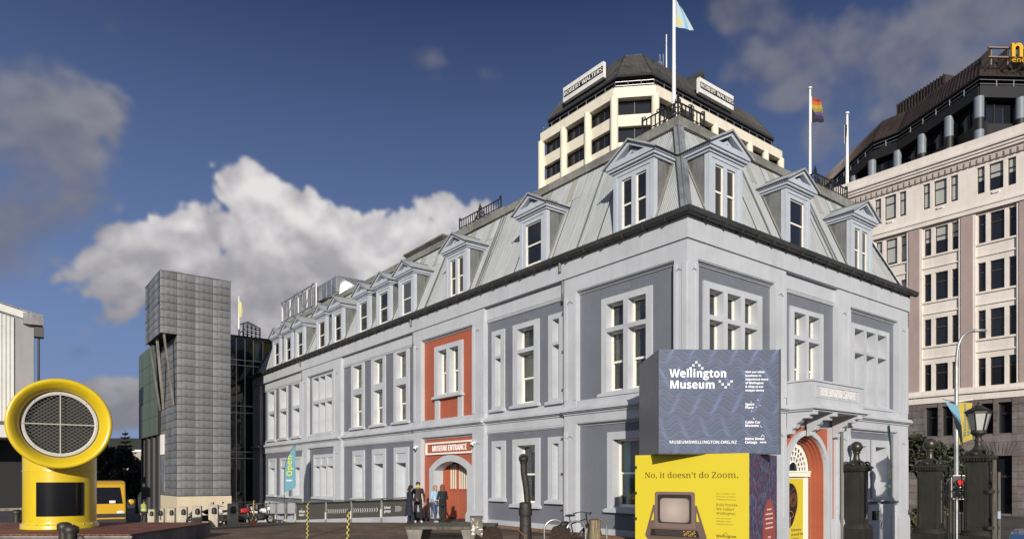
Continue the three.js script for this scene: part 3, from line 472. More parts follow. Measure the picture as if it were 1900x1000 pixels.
  m = new MB(); m.add(sheetGeo(0.1, VLEN - 0.1, s => [0, Math.min(1, Math.max(0, (s - 0.1) / RDX), Math.max(0, (VLEN - 0.1 - s) / RDX))]), new THREE.Matrix4().makeRotationY(Math.PI).setPosition(VLEN, 0, -SLEN)); m.build('roof_slope', mat.iron[1], roofs.L, true);
  // concrete curb cast in lengths, deck behind
  for (let s = 1.62; s < SLEN - 1.7; s += 2.44) { const e = Math.min(s + 2.43, SLEN - 1.6); fbox(new MB(), 'L', s, e, 13.8, 14.1, -2.0, -1.62 + rr(-0.008, 0.008)).build('curb', mat.curb, mus); }
  for (let s = 1.62; s < VLEN - 1.7; s += 2.44) { const e = Math.min(s + 2.43, VLEN - 1.6); fbox(new MB(), 'R', s, e, 13.802, 14.102, -2.0, -1.62 + rr(-0.008, 0.008)).build('curb', mat.curb, mus); }
  m = new MB(); m.box(1.9, VLEN - 1.9, 13.7, 13.95, -SLEN + 1.9, -1.9); m.build('roof_deck', mat.flash, mus);
}
// pavilion curbs with iron cresting
function cresting(parent, runs, ornaments) {
  const b = new MB();
  for (const [p, q] of runs) {
    const L = p.distanceTo(q), n = Math.round(L / 0.19), at = t => p.clone().lerp(q, t);
    for (const y of [0.1, 0.86]) b.bar(at(0).setY(p.y + y), at(1).setY(p.y + y), 0.05, 0.05);
    b.bar(at(0).setY(p.y + 0.28), at(1).setY(p.y + 0.28), 0.03, 0.03);
    for (let i = 0; i <= n; i++) { const w = at(i / n); b.bar(w, w.clone().setY(p.y + 0.88), 0.034, 0.034); }
    for (let i = 1; i < n; i += 2) { const w = at(i / n); b.add(new THREE.TorusGeometry(0.07, 0.018, 4, 10), new THREE.Matrix4().makeRotationY(Math.atan2(-(q.z - p.z), q.x - p.x)).setPosition(w.x, p.y + 0.19, w.z)); }
  }
  const low = (o, y) => { o.scale.y = 0.64; o.position.y = y * 0.36; };
  low(b.build('cresting', mat.black, parent), runs[0][0].y);
  for (const [p, dirs, big] of ornaments) { // scrolled posts
    const o = new MB(); o.bar(p, p.clone().setY(p.y + (big ? 1.15 : 1.0)), 0.05, 0.05);
    for (const d of dirs) {
      const S = (cx, cy, r, t0, t1) => { const pts = []; for (let i = 0; i <= 12; i++) { const t = t0 + (t1 - t0) * i / 12, rad = r * (1 - 0.6 * i / 12); pts.push(p.clone().addScaledVector(d, cx + rad * Math.cos(t)).setY(p.y + cy + rad * Math.sin(t))); } o.path(pts, 0.024, 4, 20); };
      if (big) { S(0.2, 0.3, 0.17, 0, 7); S(0.17, 0.56, 0.12, 3, -4); o.path([p.clone().addScaledVector(d, 0.75).setY(p.y + 0.1), p.clone().addScaledVector(d, 0.45).setY(p.y + 0.3), p.clone().addScaledVector(d, 0.2).setY(p.y + 0.7), p.clone().addScaledVector(d, 0.02).setY(p.y + 1.0)], 0.028, 4); }
      S(0.06, big ? 1.0 : 0.98, 0.09, -1.4, 3.4);
    }
    if (big) o.add(new THREE.ConeGeometry(0.06, 0.3, 6), new THREE.Matrix4().setPosition(p.x, p.y + 1.25, p.z)); else o.sphere(p.x, p.y + 1.04, p.z, 0.04, 0.04, 0.04, 6);
    low(o.build('cresting_finial', mat.black, parent), p.y);
  }
}
{
  const pav = grp('corner_pavilion', mus), aL = sL(1174, 1.5), aR = sR(1327, -1.5), y0 = 13.78, y1 = 14.14, o = 1.66;
  let m = new MB(); m.box(o, o + 0.4, y0, y1, -aL, -o); m.box(o + 0.4, aR, y0, y1, -o - 0.4, -o); m.box(o, 2.3, y0, y1, -aL - 0.001, -aL + 0.35); m.box(aR - 0.35, aR + 0.001, y0, y1, -2.3, -o); m.build('pavilion_curb', mat.curb, pav);
  const r = 1.8, c = V(r, y1, -r), p = V(r, y1, -aL + 0.2), q = V(aR - 0.2, y1, -r), X = V(1, 0, 0), Z = V(0, 0, -1);
  cresting(pav, [[p, c], [c, q]], [[c, [X, Z], true], [p, [V(0, 0, 1)], false], [q, [V(-1, 0, 0)], false], [p.clone().lerp(c, 0.5), [Z, V(0, 0, 1)], false], [q.clone().lerp(c, 0.5), [X, V(-1, 0, 0)], false]]);
  const pd = grp('centre_pavilion', mus), s0 = 11.35, s1 = 15.7; m = new MB(); fbox(m, 'L', s0, s1, 13.78, 14.14, -2.05, -1.6); m.build('pavilion_curb', mat.curb, pd);
  const P = s => fp('L', s, 14.14, -1.78), mid = (s0 + s1) / 2; cresting(pd, [[P(s0 + 0.5), P(s1 - 0.4)]], [[P(mid), [V(0, 0, 1), Z], true], [P(s0 + 0.5), [Z], false], [P(s1 - 0.4), [V(0, 0, 1)], false]]);
  const pe = grp('east_pavilion', mus), v0 = sR(1521, -1.5), v1 = VLEN - 1.5; m = new MB(); fbox(m, 'R', v0, v1, 13.78, 14.14, -2.05, -1.6); m.build('pavilion_curb', mat.curb, pe);
  const Q = s => fp('R', s, 14.14, -1.78); cresting(pe, [[Q(v0 + 0.2), Q(v1 - 0.3)], [V(v0 + 0.2, 14.14, -4.2), Q(v0 + 0.2)]], [[Q(v0 + 0.2), [X, Z], true], [Q(v1 - 0.3), [V(-1, 0, 0)], false], [Q((v0 + v1) / 2), [X, V(-1, 0, 0)], false]]);
}
// dormers, built in (s, y, o) about their own centre and turned onto each front
function makeDormer(double, hw) {
  const g = new THREE.Group(), fo = -0.13, B0 = 10.0, B1 = 12.2;
  const lights = double ? [[-hw + 0.33, -0.09], [0.09, hw - 0.33]] : [[-0.48, 0.48]], wy0 = 10.28, wy1 = 11.93;
  const P = pts => pts.map(p => new THREE.Vector2(p[0], p[1]));
  const fs = new THREE.Shape(P(rect(-hw, hw, B0, B1))); for (const l of lights) fs.holes.push(new THREE.Path(P(rect(l[0], l[1], wy0, wy1))));
  const fg = new THREE.ExtrudeGeometry(fs, { depth: 0.16, bevelEnabled: false }); fg.translate(0, 0, fo - 0.16);
  let m = new MB().add(fg); m.box(-hw - 0.02, -hw + 0.14, B0, B1 - 0.12, fo, fo + 0.025); m.box(hw - 0.14, hw + 0.02, B0, B1 - 0.12, fo, fo + 0.025); m.box(-hw - 0.02, hw + 0.02, B1 - 0.12, B1 + 0.02, fo, fo + 0.03); m.build('dormer_front', mat.dormer, g);
  for (const q of [-1, 1]) { // cheeks run back into the slope
    const ck = new THREE.Shape(P([[fo - 0.02, B0], [fo - 0.02, B1], [roofO(B1) - 0.1, B1]])), cg = new THREE.ExtrudeGeometry(ck, { depth: 0.06, bevelEnabled: false }); cg.rotateY(-Math.PI / 2); cg.translate(q * (hw - 0.005) + (q > 0 ? 0 : 0.06), 0, 0); new MB().add(cg).build('cheek', mat.lead, g);
    const c2 = new MB(); c2.box(q * hw - 0.012, q * hw + 0.012, B0, B1, fo - 0.16, fo - 0.003); c2.build('corner_board', mat.dormer, g);
    const f2 = new MB(); f2.bar(V(q * (hw + 0.03), B0 + 0.02, roofO(B0) + 0.05), V(q * (hw + 0.03), B1, roofO(B1) + 0.05), 0.1, 0.02); f2.build('cheek_flashing', mat.ironDark, g);
  }
  m = new MB(); m.box(-hw - 0.08, hw + 0.08, 12.2, 12.27, roofO(12.27) - 0.1, fo + 0.08); m.box(-hw - 0.15, hw + 0.15, 12.27, 12.35, roofO(12.4) - 0.1, fo + 0.16); m.box(-hw - 0.2, hw + 0.2, 12.35, 12.43, roofO(12.45) - 0.1, fo + 0.21); m.build('dormer_cornice', mat.dormer, g);
  const ap = 12.43 + 0.56 * (hw + 0.2) / 1.03, tri = (h, y0, y1) => [[-h, y0], [h, y0], [0, y1]], H = hw + 0.2, k = (ap - 12.43) / H;
  const ring = (a, b, z0, z1, mt, nm) => { const s = new THREE.Shape(P(tri(a, 12.43, 12.43 + k * a))); const y = 12.43 + (a - b) * 0.42; s.holes.push(new THREE.Path(P([[-(b - (y - 12.43) / k), y], [b - (y - 12.43) / k, y], [0, 12.43 + k * b]]))); const e = new THREE.ExtrudeGeometry(s, { depth: z1 - z0, bevelEnabled: false }); e.translate(0, 0, z0); new MB().add(e).build(nm, mt, g); };
  ring(H, H - 0.24, fo - 0.2, fo + 0.21, mat.dormer, 'pediment_frame'); ring(H - 0.42, H - 0.6, fo - 0.2, fo + 0.07, mat.dormer, 'pediment_inner_frame');
  m = new MB(); m.prism(tri(H - 0.1, 12.44, 12.43 + k * (H - 0.1)), fo - 0.25, fo - 0.03); m.build('tympanum', M(0.2, 0.24, 0.34), g);
  for (const q of [-1, 1]) { // corrugated roof slopes
    const A = V(0, ap + 0.03, 0), E = V(q * (H + 0.1), 12.43 - 0.03, 0), pos = [], n = 60, za = fo + 0.27;
    for (let i = 0; i < n; i++) { const zf = t => za - 1.5 * t, w = t => 0.012 * Math.sin(t * 1.5 / 0.0762 * 2 * Math.PI); const q0 = i / n, q1 = (i + 1) / n; const a0 = V(A.x, A.y + w(q0), zf(q0)), a1 = V(A.x, A.y + w(q1), zf(q1)), e0 = V(E.x, E.y + w(q0), zf(q0)), e1 = V(E.x, E.y + w(q1), zf(q1)); for (const v of [a0, e0, e1, a0, e1, a1]) pos.push(v.x, v.y, v.z); }
    const rg = new THREE.BufferGeometry(); rg.setAttribute('position', new THREE.Float32BufferAttribute(pos, 3)); rg.computeVertexNormals(); const b = new MB().add(rg); b.bar(V(A.x, A.y, za + 0.005), V(E.x, E.y, za + 0.005), 0.03, 0.06); b.build('dormer_roof', mat.iron[1], g);
  }
  m = new MB(); m.tube(V(0, ap + 0.04, fo + 0.28), V(0, ap + 0.04, -1.6), 0.035, 0.035, 6); m.build('ridge_roll', mat.flash, g);
  for (const l of lights) {
    const o = fo - 0.06, t = 0.042, mid = (wy0 + wy1) / 2 - 0.02, s = new MB();
    s.box(l[0], l[0] + t, wy0, wy1, o - 0.05, o); s.box(l[1] - t, l[1], wy0, wy1, o - 0.05, o); s.box(l[0] + t, l[1] - t, wy1 - t, wy1, o - 0.05, o); s.box(l[0] + t, l[1] - t, wy0, wy0 + 0.09, o - 0.05, o); s.box(l[0] + t, l[1] - t, mid - 0.03, mid + 0.03, o - 0.05, o);
    s.build('sash', mat.sash, g); new MB().box(l[0] + t * 0.7, l[1] - t * 0.7, wy0 + 0.09, mid, o - 0.045, o - 0.038).build('pane', mat.glass, g); new MB().box(l[0] + t * 0.7, l[1] - t * 0.7, mid, wy1 - t * 0.8, o - 0.03, o - 0.023).build('pane', mat.glass, g);
  }
  m = new MB(); m.box(-hw, hw, B0, B0 + 0.1, fo - 0.1, fo + 0.06); m.box(hw - 0.02, hw + 0.03, B0, B0 + 0.33, fo + 0.04, fo + 0.07); m.build('dormer_sill', mat.dormer, g);
  return g;
}
{
  const proto = { s: makeDormer(false, 0.8), d: makeDormer(true, 0.87) };
  const put = (side, s, k) => { const c = proto[k].clone(); c.name = numbered('dormer'); const pm = [mat.glass, mat.glassGreyReflection, mat.glass, mat.glassWarm][Math.floor(s * 7.3) % 4]; c.traverse(o => { if (o !== c) { o.name = numbered(o.name); if (/^pane/.test(o.name)) o.material = pm; } }); mus.add(c); if (side === 'L') { c.rotation.y = -Math.PI / 2; c.position.z = -s; } else c.position.x = s; };
  for (const [s, k] of [[37.56, 's'], [35.08, 's'], [32.8, 's'], [28.94, 's'], [26.39, 's'], [22.8, 's'], [20.29, 's'], [17.73, 's'], [13.03, 'd'], [7.52, 's'], [2.29, 'd']]) put('L', s, k);
  for (const [s, k] of [[2.1, 'd'], [6.41, 's'], [11.19, 'd']]) put('R', s, k);
}

// ================================================================ rooftop plant on the museum
{
  const zt = 13.95;
  { // galvanised screen with braces
    const lx = 4.2, a = sL(523, lx), e = sL(586, lx), yt = onX(586, 525, lx)[1], g = gridThing('plant_screen', 'galvanised rooftop screen of pale uprights and cross braces beside the white duct', 'roof screen', lx, zt, -e);
    let m = new MB(); const L = a - e; for (let k = 0; k <= 8; k++) new MB().box(-0.04, 0.04, 0, yt - zt, -L * k / 8 - 0.045, -L * k / 8 + 0.045).build('upright', k % 2 ? mat.galv : mat.white, g);
    for (let k = 0; k < 8; k++) for (const [y0, y1] of [[0.1, (yt - zt) * 0.5], [(yt - zt) * 0.56, yt - zt - 0.15]]) new MB().box(0.1, 0.13, y0, y1, -L * (k + 1) / 8 + 0.1, -L * k / 8 - 0.1).build('screen_panel', mat.galv, g);
    for (const y of [yt - zt - 0.05, (yt - zt) * 0.53]) new MB().bar(V(-0.1, y, 0), V(-0.1, y, -L), 0.07).build('rail', mat.galv, g);
    m = new MB(); for (let k = 0; k < 2; k++) { const z0 = -L * k / 2, z1 = -L * (k + 1) / 2; m.bar(V(-0.2, 0, z0 - 0.2), V(-0.2, yt - zt, z1 + 0.2), 0.05); m.bar(V(-0.24, yt - zt, z0 - 0.2), V(-0.24, 0, z1 + 0.2), 0.05); } m.build('brace', mat.galv, g);
  }
  { const lx = 4.4, e = sL(625, lx), a = sL(588, lx), y1 = onX(625, 511, lx)[1], g = gridThing('air_duct', 'large sheet metal rooftop duct with a folded end and white curved tank below', 'duct', lx, zt, -e), L = a - e, h = y1 - zt;
    let m = new MB(); m.box(0, 2.4, h - 1.25, h, -L, 0); m.build('duct_body', mat.galv, g);
    m = new MB(); m.add(new THREE.CylinderGeometry(0.02, 1.5, 1.3, 4, 1).rotateY(Math.PI / 4), new THREE.Matrix4().makeRotationX(Math.PI / 2).setPosition(1.25, h - 1.1, 0.6)); m.build('duct_end', mat.galv, g);
    for (let k = 0; k < 4; k++) new MB().box(-0.04, 0, h - 1.22, h - 0.03, -L * (k + 1) / 4 + 0.05, -L * k / 4 - 0.05).build('duct_panel', mat.galv, g);
    m = new MB(); m.lathe([[0, 0], [1.15, 0], [1.15, h - 1.55], [1.0, h - 1.35], [0, h - 1.3]], 28, 1.2, 0, -L * 0.55); m.build('tank', mat.white, g); }
  { const lx = 5.2, e = sL(642, lx), y1 = onX(642, 514, lx)[1], w = onZ(690, 530, -e)[0] - lx, h = y1 - zt, g = gridThing('louvre_housing', 'low grey rooftop housing with horizontal louvre blades behind the dormers', 'roof vent', lx, zt, -e);
    new MB().prism([[0, 0], [w, 0], [w, h * 0.6], [0, h]], -2.2, -0.05).build('housing', mat.flash, g); for (let k = 0; k < 8; k++) { const y = h * (0.08 + 0.9 * k / 8); new MB().bar(V(0.05, y, 0), V(w - 0.05, y * 0.6 + 0.05, 0), 0.12, 0.03).build('louvre_blade', mat.galv, g); } }
  { const lx = 3.6, e = sL(822, lx), a = sL(752, lx), y1 = onX(822, 435, lx)[1], g = gridThing('roof_lantern', 'pale roof lantern with a flat dark overhanging roof above the centre dormers', 'roof lantern', lx, zt, -e), L = a - e;
    new MB().box(0.35, 3.4, 0, y1 - zt - 0.4, -L + 0.3, -0.3).build('wall', mat.dormer, g); let m = new MB(); m.box(0.08, 3.7, y1 - zt - 0.4, y1 - zt - 0.14, -L + 0.1, -0.1); m.build('fascia', mat.dormer, g); m = new MB(); m.box(-0.1, 3.9, y1 - zt - 0.12, y1 - zt, -L - 0.1, 0.1); m.box(-0.03, 3.8, y1 - zt - 0.2, y1 - zt - 0.12, -L - 0.03, 0.03); m.build('roof', M(0.16, 0.15, 0.13, { map: T.grime }), g);
    for (let k = 0; k < 5; k++) new MB().box(0.33, 0.36, 0.1, y1 - zt - 0.5, -L + 0.6 + k * (L - 1) / 5, -L + 0.6 + (k + 0.8) * (L - 1) / 5).build('pane', mat.glass, g); }
  for (let k = 0; k < 3; k++) { const lx = 5, s = sL([500, 508, 517][k], lx); const g = gridThing('vent_pipe', ['shortest', 'middle', 'tallest'][k] + ' of the three white vent pipes at the far end of the museum roof', 'pipe', lx, zt, -s, 'roof vent pipes'); const m = new MB(); m.lathe([[0.1, 0], [0.1, 1.1 + k * 0.5]], 10); m.build('pipe', mat.white, g); const n = new MB(); n.lathe([[0, 1.3 + k * 0.5], [0.17, 1.16 + k * 0.5], [0.17, 1.1 + k * 0.5]], 10); n.build('cowl', mat.galv, g); }
  { const lx = 5, s = sL(697, lx), g = gridThing('roof_fan_unit', 'small pale box shaped fan unit on the museum roof edge', 'fan unit', lx, zt, -s); new MB().box(0, 1, 0, 1.15, -1.1, 0).build('casing', mat.galv, g); const m = new MB(); m.lathe([[0.4, 0], [0.4, 0.12], [0.33, 0.12], [0.33, 0]], 20, 0.5, 1.15, -0.55); m.build('fan_ring', mat.white, g); }
}

// ================================================================ zinc clad stair tower
{
  const x0 = -8.02, x1 = -3.66, xl = -7.01, z0 = -35.49, z1 = -40.9, Y1 = 15.36, YB = 0.76, YO = 11.4;
  const t = gridThing('stair_tower', 'tall grey zinc panelled tower with an overhanging head on slanted struts', 'tower', x1, -1.1, z0), P = (a, b) => a - b;
  const ox = x1, oy = -1.1, oz = z0; const bx = (m, a, b, c, d, e, f) => m.box(a - ox, b - ox, c - oy, d - oy, e - oz, f - oz);
  const zm = [[0.235, 0.242, 0.25], [0.205, 0.212, 0.22], [0.26, 0.267, 0.275], [0.22, 0.227, 0.233]].map(c => M(...c, { map: T.grime, roughness: 0.5, metalness: 0.08, bumpMap: T.wave, bumpScale: 0.05 }));
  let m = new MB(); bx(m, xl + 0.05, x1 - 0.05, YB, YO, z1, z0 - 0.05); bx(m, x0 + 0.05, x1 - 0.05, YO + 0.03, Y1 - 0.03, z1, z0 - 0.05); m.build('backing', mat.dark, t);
  m = new MB(); bx(m, x0 - 0.01, x1 + 0.01, Y1 - 0.04, Y1 + 0.03, z1, z0 + 0.03); m.build('coping', mat.flash, t);
  m = new MB(); bx(m, xl - 0.02, x1 + 0.02, -2.2, YB - 0.02, z1, z0 + 0.06); m.build('base', M(0.62, 0.53, 0.38, { map: T.paint, ...bumpy(0.004) }), t);
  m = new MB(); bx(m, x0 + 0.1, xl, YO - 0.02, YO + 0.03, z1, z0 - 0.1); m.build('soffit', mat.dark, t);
  const rows = 29, rh = (Y1 - 0.04 - YB) / rows, cx = [x0, onZ(328, 700, z0)[0], onZ(361.7, 700, z0)[0], onZ(394, 700, z0)[0], x1];
  const panel = (w, h) => { const g = new THREE.BufferGeometry(), n = 0.05; /* folded tray: flat face, turned edges */ const b = new THREE.BoxGeometry(w, h, 0.05); return b; };
  const cache = {};
  const put = (w, h, X, Y, Z, ry) => { const k = w.toFixed(2) + h.toFixed(2); const g = cache[k] ??= (() => { const b = new MB().box(-w / 2, w / 2, -h / 2, h / 2, -0.05, -0.012); const s = new MB(); const q = [[-w / 2, -h / 2], [w / 2, -h / 2], [w / 2, h / 2], [-w / 2, h / 2]], i = [[-w / 2 + 0.02, -h / 2 + 0.02], [w / 2 - 0.02, -h / 2 + 0.02], [w / 2 - 0.02, h / 2 - 0.02], [-w / 2 + 0.02, h / 2 - 0.02]], pos = []; const tri = (a, c, d) => pos.push(...a, ...c, ...d); for (let e = 0; e < 4; e++) { const f = (e + 1) % 4, A = [...q[e], -0.012], B = [...q[f], -0.012], Cc = [...i[f], 0], D = [...i[e], 0]; tri(A, B, Cc); tri(A, Cc, D); } const cen = [w * 0.06, -h * 0.1, 0.022]; for (let e = 0; e < 4; e++) { const f = (e + 1) % 4; tri([...i[e], 0], [...i[f], 0], cen); } const gg = new THREE.BufferGeometry(); gg.setAttribute('position', new THREE.Float32BufferAttribute(pos, 3)); gg.computeVertexNormals(); b.add(gg); return b.geo(); })(); const o = mesh('zinc_panel', g, zm[Math.floor(rnd() * 4)], t); o.position.set(X - ox, Y - oy, Z - oz); o.rotation.set(rr(-0.012, 0.012), ry + rr(-0.012, 0.012), 0, 'YXZ'); };
  for (let r = 0; r < rows; r++) {
    const ya = YB + r * rh, yc = ya + rh / 2, hi = ya > YO - 0.3;
    for (let c = 0; c < 4; c++) { if (c === 0 && !hi) continue; const a = cx[c], b = cx[c + 1]; put(b - a - 0.018, rh - 0.024, (a + b) / 2, yc, z0, 0); }
    const xf = hi ? x0 : xl, L = z0 - z1, n = hi ? 1 : 3;
    for (let c = 0; c < n; c++) put(L / n - 0.018, rh - 0.024, xf, yc, z0 - (c + 0.5) * L / n, -Math.PI / 2);
  }
  for (const [zt, zb] of [[-40.5, -40.6], [-38, -39.4], [-35.75, -36.1]]) { const s = new MB(); const a = V(x0 + 0.25 - ox, YO - oy, zt - oz), b = V(xl - 0.1 - ox, 6.75 - oy, zb - oz); for (const q of [-0.08, 0.08]) s.bar(a.clone().add(V(0, 0, q)), b.clone().add(V(0, 0, q)), 0.14, 0.03); s.bar(a, b, 0.02, 0.14); s.build('strut', M(0.3, 0.28, 0.24, { map: T.grime, metalness: 0.3, roughness: 0.5 }), t); }
  m = new MB(); bx(m, xl - 0.08, xl - 0.01, 1.0, 3.5, z1 + 0.3, z1 + 1.5); m.build('side_door', mat.flash, t); for (let k = 0; k < 3; k++) { const q = new MB(); bx(q, xl - 0.12, xl - 0.02, 3.6, 5.0, z1 + 0.4 + k * 0.4, z1 + 0.62 + k * 0.4); q.build('light_fin', mat.white, t); }
  for (const px of [340, 372]) { const q = new MB(); const p = onZ(px, 505, z0 - 2); q.add(new THREE.CylinderGeometry(0.55, 0.6, 0.3, 24), new THREE.Matrix4().setPosition(p[0] - ox, Y1 - oy + 0.3, z0 - 2 - oz)); q.box(p[0] - ox - 0.75, p[0] - ox + 0.75, Y1 - oy, Y1 - oy + 0.2, -2.8, -1.2); q.build('roof_fan', mat.white, t); }
  // green glazed wing on dark legs behind
  const gx = -7.25, sA = -z1, sB = sL(257, gx), gt = onX(258, 660, gx)[1], gb = onX(258, 815, gx)[1];
  const w = gridThing('glazed_wing', 'green glass clad wing raised on dark columns behind the zinc tower', 'building', gx, -1.6, -sA - 0.05);
  m = new MB(); const L = sB - sA, gm = [[0.085, 0.115, 0.075], [0.076, 0.105, 0.07], [0.095, 0.122, 0.082]].map(c => new THREE.MeshPhysicalMaterial({ color: lin(...c), roughness: 0.5, side: THREE.DoubleSide, bumpMap: T.wave, bumpScale: 0.01 }));
  m.box(0.04, 3.5, gb + 1.6, gt + 1.6, -L, 0); m.build('wing_wall', mat.dark, w);
  const nr = 5, nc = 7; for (let i = 0; i < nr; i++) for (let j = 0; j < nc; j++) { const y0 = gb + 1.6 + (gt - gb) * i / nr, y1 = gb + 1.6 + (gt - gb) * (i + 1) / nr; new MB().box(-0.02, 0.04, y0 + 0.012, y1 - 0.012, -L * (j + 1) / nc + 0.012, -L * j / nc - 0.012).build('glass_panel', gm[(i * 3 + j * 2) % 3], w); }
  for (let j = 0; j < 4; j++) { const q = new MB(); q.tube(V(0.35, 0, -0.6 - j * (L - 1.2) / 3), V(0.35, gb + 1.6, -0.6 - j * (L - 1.2) / 3), 0.3, 0.3, 12); q.build('column', mat.black, w); }
  m = new MB(); m.box(1, 3.4, 0, gb + 1.5, -L + 0.5, -0.3); m.build('core_wall', mat.dark, w); m = new MB(); m.box(0.5, 2.5, gt + 1.6, gt + 4.6, -L + 1.5, -L + 4); m.build('roof_room', M(0.2, 0.17, 0.14, { map: T.grime }), w);
}

// ================================================================ glass link between tower and museum
{
  const zf = -43.05, xa = -3.4, xb = 6.2, ox = xa, oy = -1.8, oz = zf, t = gridThing('glass_link', 'dark glass curtain walled link with thin pale mullions and coloured strips inside', 'building', ox, oy, oz);
  const bx = (m, a, b, c, d, e, f) => m.box(a - ox, b - ox, c - oy, d - oy, e - oz, f - oz), X = p => onZ(p, 700, zf)[0];
  let m = new MB(); bx(m, xa, xb, -1.8, 13.1, zf - 8, zf - 1.2); m.build('dark_core', mat.dark, t);
  m = new MB(); bx(m, xa, xb, 13.05, 13.25, zf - 8, zf + 0.12); m.build('roof_edge', mat.black, t);
  const xs = [xa, X(437.3), X(453.4), X(469), X(487), X(504), xb], ys = [-1.8, 0.05, 3.52, 4.03, 7.13, 7.68, 10.91, 11.33, 13.05];
  const gl = new THREE.MeshPhysicalMaterial({ color: lin(0.85, 0.88, 0.86), transmission: 1, thickness: 0, roughness: 0.03, side: THREE.DoubleSide });
  for (let i = 0; i < xs.length - 1; i++) for (let j = 0; j < ys.length - 1; j++) { const q = new MB(); bx(q, xs[i] + 0.02, xs[i + 1] - 0.02, ys[j] + 0.02, ys[j + 1] - 0.02, zf - 0.02, zf - 0.01); q.build('pane', j === 7 && i > 2 ? gl : mat.glass, t); }
  m = new MB(); for (const x of xs) bx(m, x - 0.035, x + 0.035, -1.8, 13.05, zf - 0.05, zf + 0.04); m.build('mullion', mat.white, t); m = new MB(); for (const y of ys.slice(1)) bx(m, xa, xb, y - 0.035, y + 0.035, zf - 0.05, zf + 0.03); m.build('transom', mat.white, t);
  const cs = [[0.4, 0.38, 0.08], [0.5, 0.3, 0.05], [0.08, 0.45, 0.5], [0.38, 0.14, 0.08], [0.16, 0.06, 0.05], [0.42, 0.4, 0.06], [0.5, 0.48, 0.08]], xc = [X(469), X(473), X(477), X(481.5), X(484.5), X(488), X(495), X(506)];
  cs.forEach((c, i) => { const q = new MB(); bx(q, xc[i], xc[i + 1], 11.3, 13.0, zf - 0.3, zf - 0.25); q.build('colour_strip', M(...c), t); });
  const p = gridThing('plant_gantry', 'dark steel plant gantry with louvres on the glass link roof', 'gantry', X(453), 13.25, zf - 1.5); m = new MB();
  const w = X(492) - X(453); for (let k = 0; k <= 5; k++) m.bar(V(w * k / 5, 0, 0), V(w * k / 5, 1.45 - 0.1 * Math.abs(k - 2), 0), 0.12); m.bar(V(0, 1.2, 0), V(w * 0.4, 1.5, 0), 0.1); m.bar(V(w * 0.4, 1.5, 0), V(w, 1.1, 0), 0.12); m.bar(V(0, 0.5, 0), V(w * 0.3, 0.9, 0), 0.08); m.build('gantry_frame', mat.gutter, p);
  for (let k = 0; k < 6; k++) new MB().bar(V(w * 0.25, 0.3 + k * 0.2, 0.1), V(w * 0.95, 0.2 + k * 0.18, 0.1), 0.16, 0.05).build('louvre_blade', k % 2 ? mat.flash : mat.black, p);
}

// ================================================================ white shed on the left
{
  const p0 = toLocal(atD(62, 800, 42)), t = gridThing('shed', 'white ribbed metal shed with a box gutter and dark canopy at the left edge', 'shed', p0[0], 0, p0[2]), D = 42 / FPX;
  const y = py => EYE + (PCY - py) * D, x = px => onZ(px, 700, p0[2])[0] - p0[0];
  const ridge = new THREE.Shape([[x(-330), y(800)], [0, y(800)], [0, y(586)], [x(-330), y(586) + 0.27 * -x(-330)]].map(q => new THREE.Vector2(q[0], q[1])));
  const g = new THREE.ExtrudeGeometry(ridge, { depth: 16, bevelEnabled: false }); g.translate(0, 0, -16.06); new MB().add(g).build('wall', M(0.3, 0.29, 0.28, { map: T.paint }), t);
  const wm = M(0.74, 0.73, 0.69, { map: T.paint, roughness: 0.5 });
  for (let k = 0; k < 46; k++) { const xr = x(25) - 0.02 - k * 0.2, yt = y(586) - 0.27 * xr - 0.55; new MB().prism([[xr - 0.19, y(784)], [xr - 0.15, y(784)], [xr - 0.15, yt + 0.03], [xr - 0.19, yt + 0.04]], -0.06, 0.0).prism([[xr - 0.15, y(784)], [xr, y(784)], [xr, yt], [xr - 0.15, yt + 0.03]], -0.06, 0.05).build('wall_sheet', wm, t); }
  new MB().box(x(25) + 0.02, -0.02, y(784), y(586) + 0.1, -0.05, -0.02).build('wall_board', M(0.33, 0.325, 0.32, { map: T.paint }), t);
  new MB().prism([[x(-330), y(586) + 0.27 * -x(-330) - 0.5], [-0.2, y(586) - 0.35], [-0.2, y(586) + 0.08], [x(-330), y(586) + 0.27 * -x(-330) - 0.05]], -0.06, 0.16).build('barge_board', wm, t);
  new MB().prism([[x(-330), y(586) + 0.27 * -x(-330) - 0.05], [0.2, y(586)], [0.2, y(586) + 0.1], [x(-330), y(586) + 0.27 * -x(-330) + 0.05]], -16.2, 0.2).build('roof', mat.galv, t);
  let m = new MB(); m.box(x(41), x(78), y(604), y(584), -0.4, 0.35); m.build('box_gutter', M(0.36, 0.36, 0.36, { map: T.grime, roughness: 0.5 }), t); m = new MB(); m.box(x(62), x(80), y(625), y(607), -0.5, 0.2); m.build('rainwater_head', M(0.09, 0.09, 0.09), t); m = new MB(); m.tube(V(x(70), y(900), -0.1), V(x(70), y(622), -0.1), 0.07, 0.07, 10); m.build('downpipe', mat.gutter, t);
  m = new MB(); m.box(x(-330), x(26), y(818), y(797), 0.02, 3.4); m.build('canopy_fascia', wm, t);
  m = new MB(); m.box(x(-330), 0, y(800), y(784), 0.02, 0.12); m.build('painted_shade_band', M(0.09, 0.095, 0.11), t);  // dark strip standing in for the shade below the sheeted wall
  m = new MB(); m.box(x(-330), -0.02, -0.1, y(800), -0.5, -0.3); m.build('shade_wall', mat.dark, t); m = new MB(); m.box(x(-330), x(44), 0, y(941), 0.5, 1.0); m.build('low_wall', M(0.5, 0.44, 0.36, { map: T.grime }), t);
  for (const q of [x(-20), x(-160)]) { m = new MB(); m.tube(V(q, 0, 3), V(q, y(818), 3), 0.1, 0.1, 10); m.build('post', mat.gutter, t); }
}

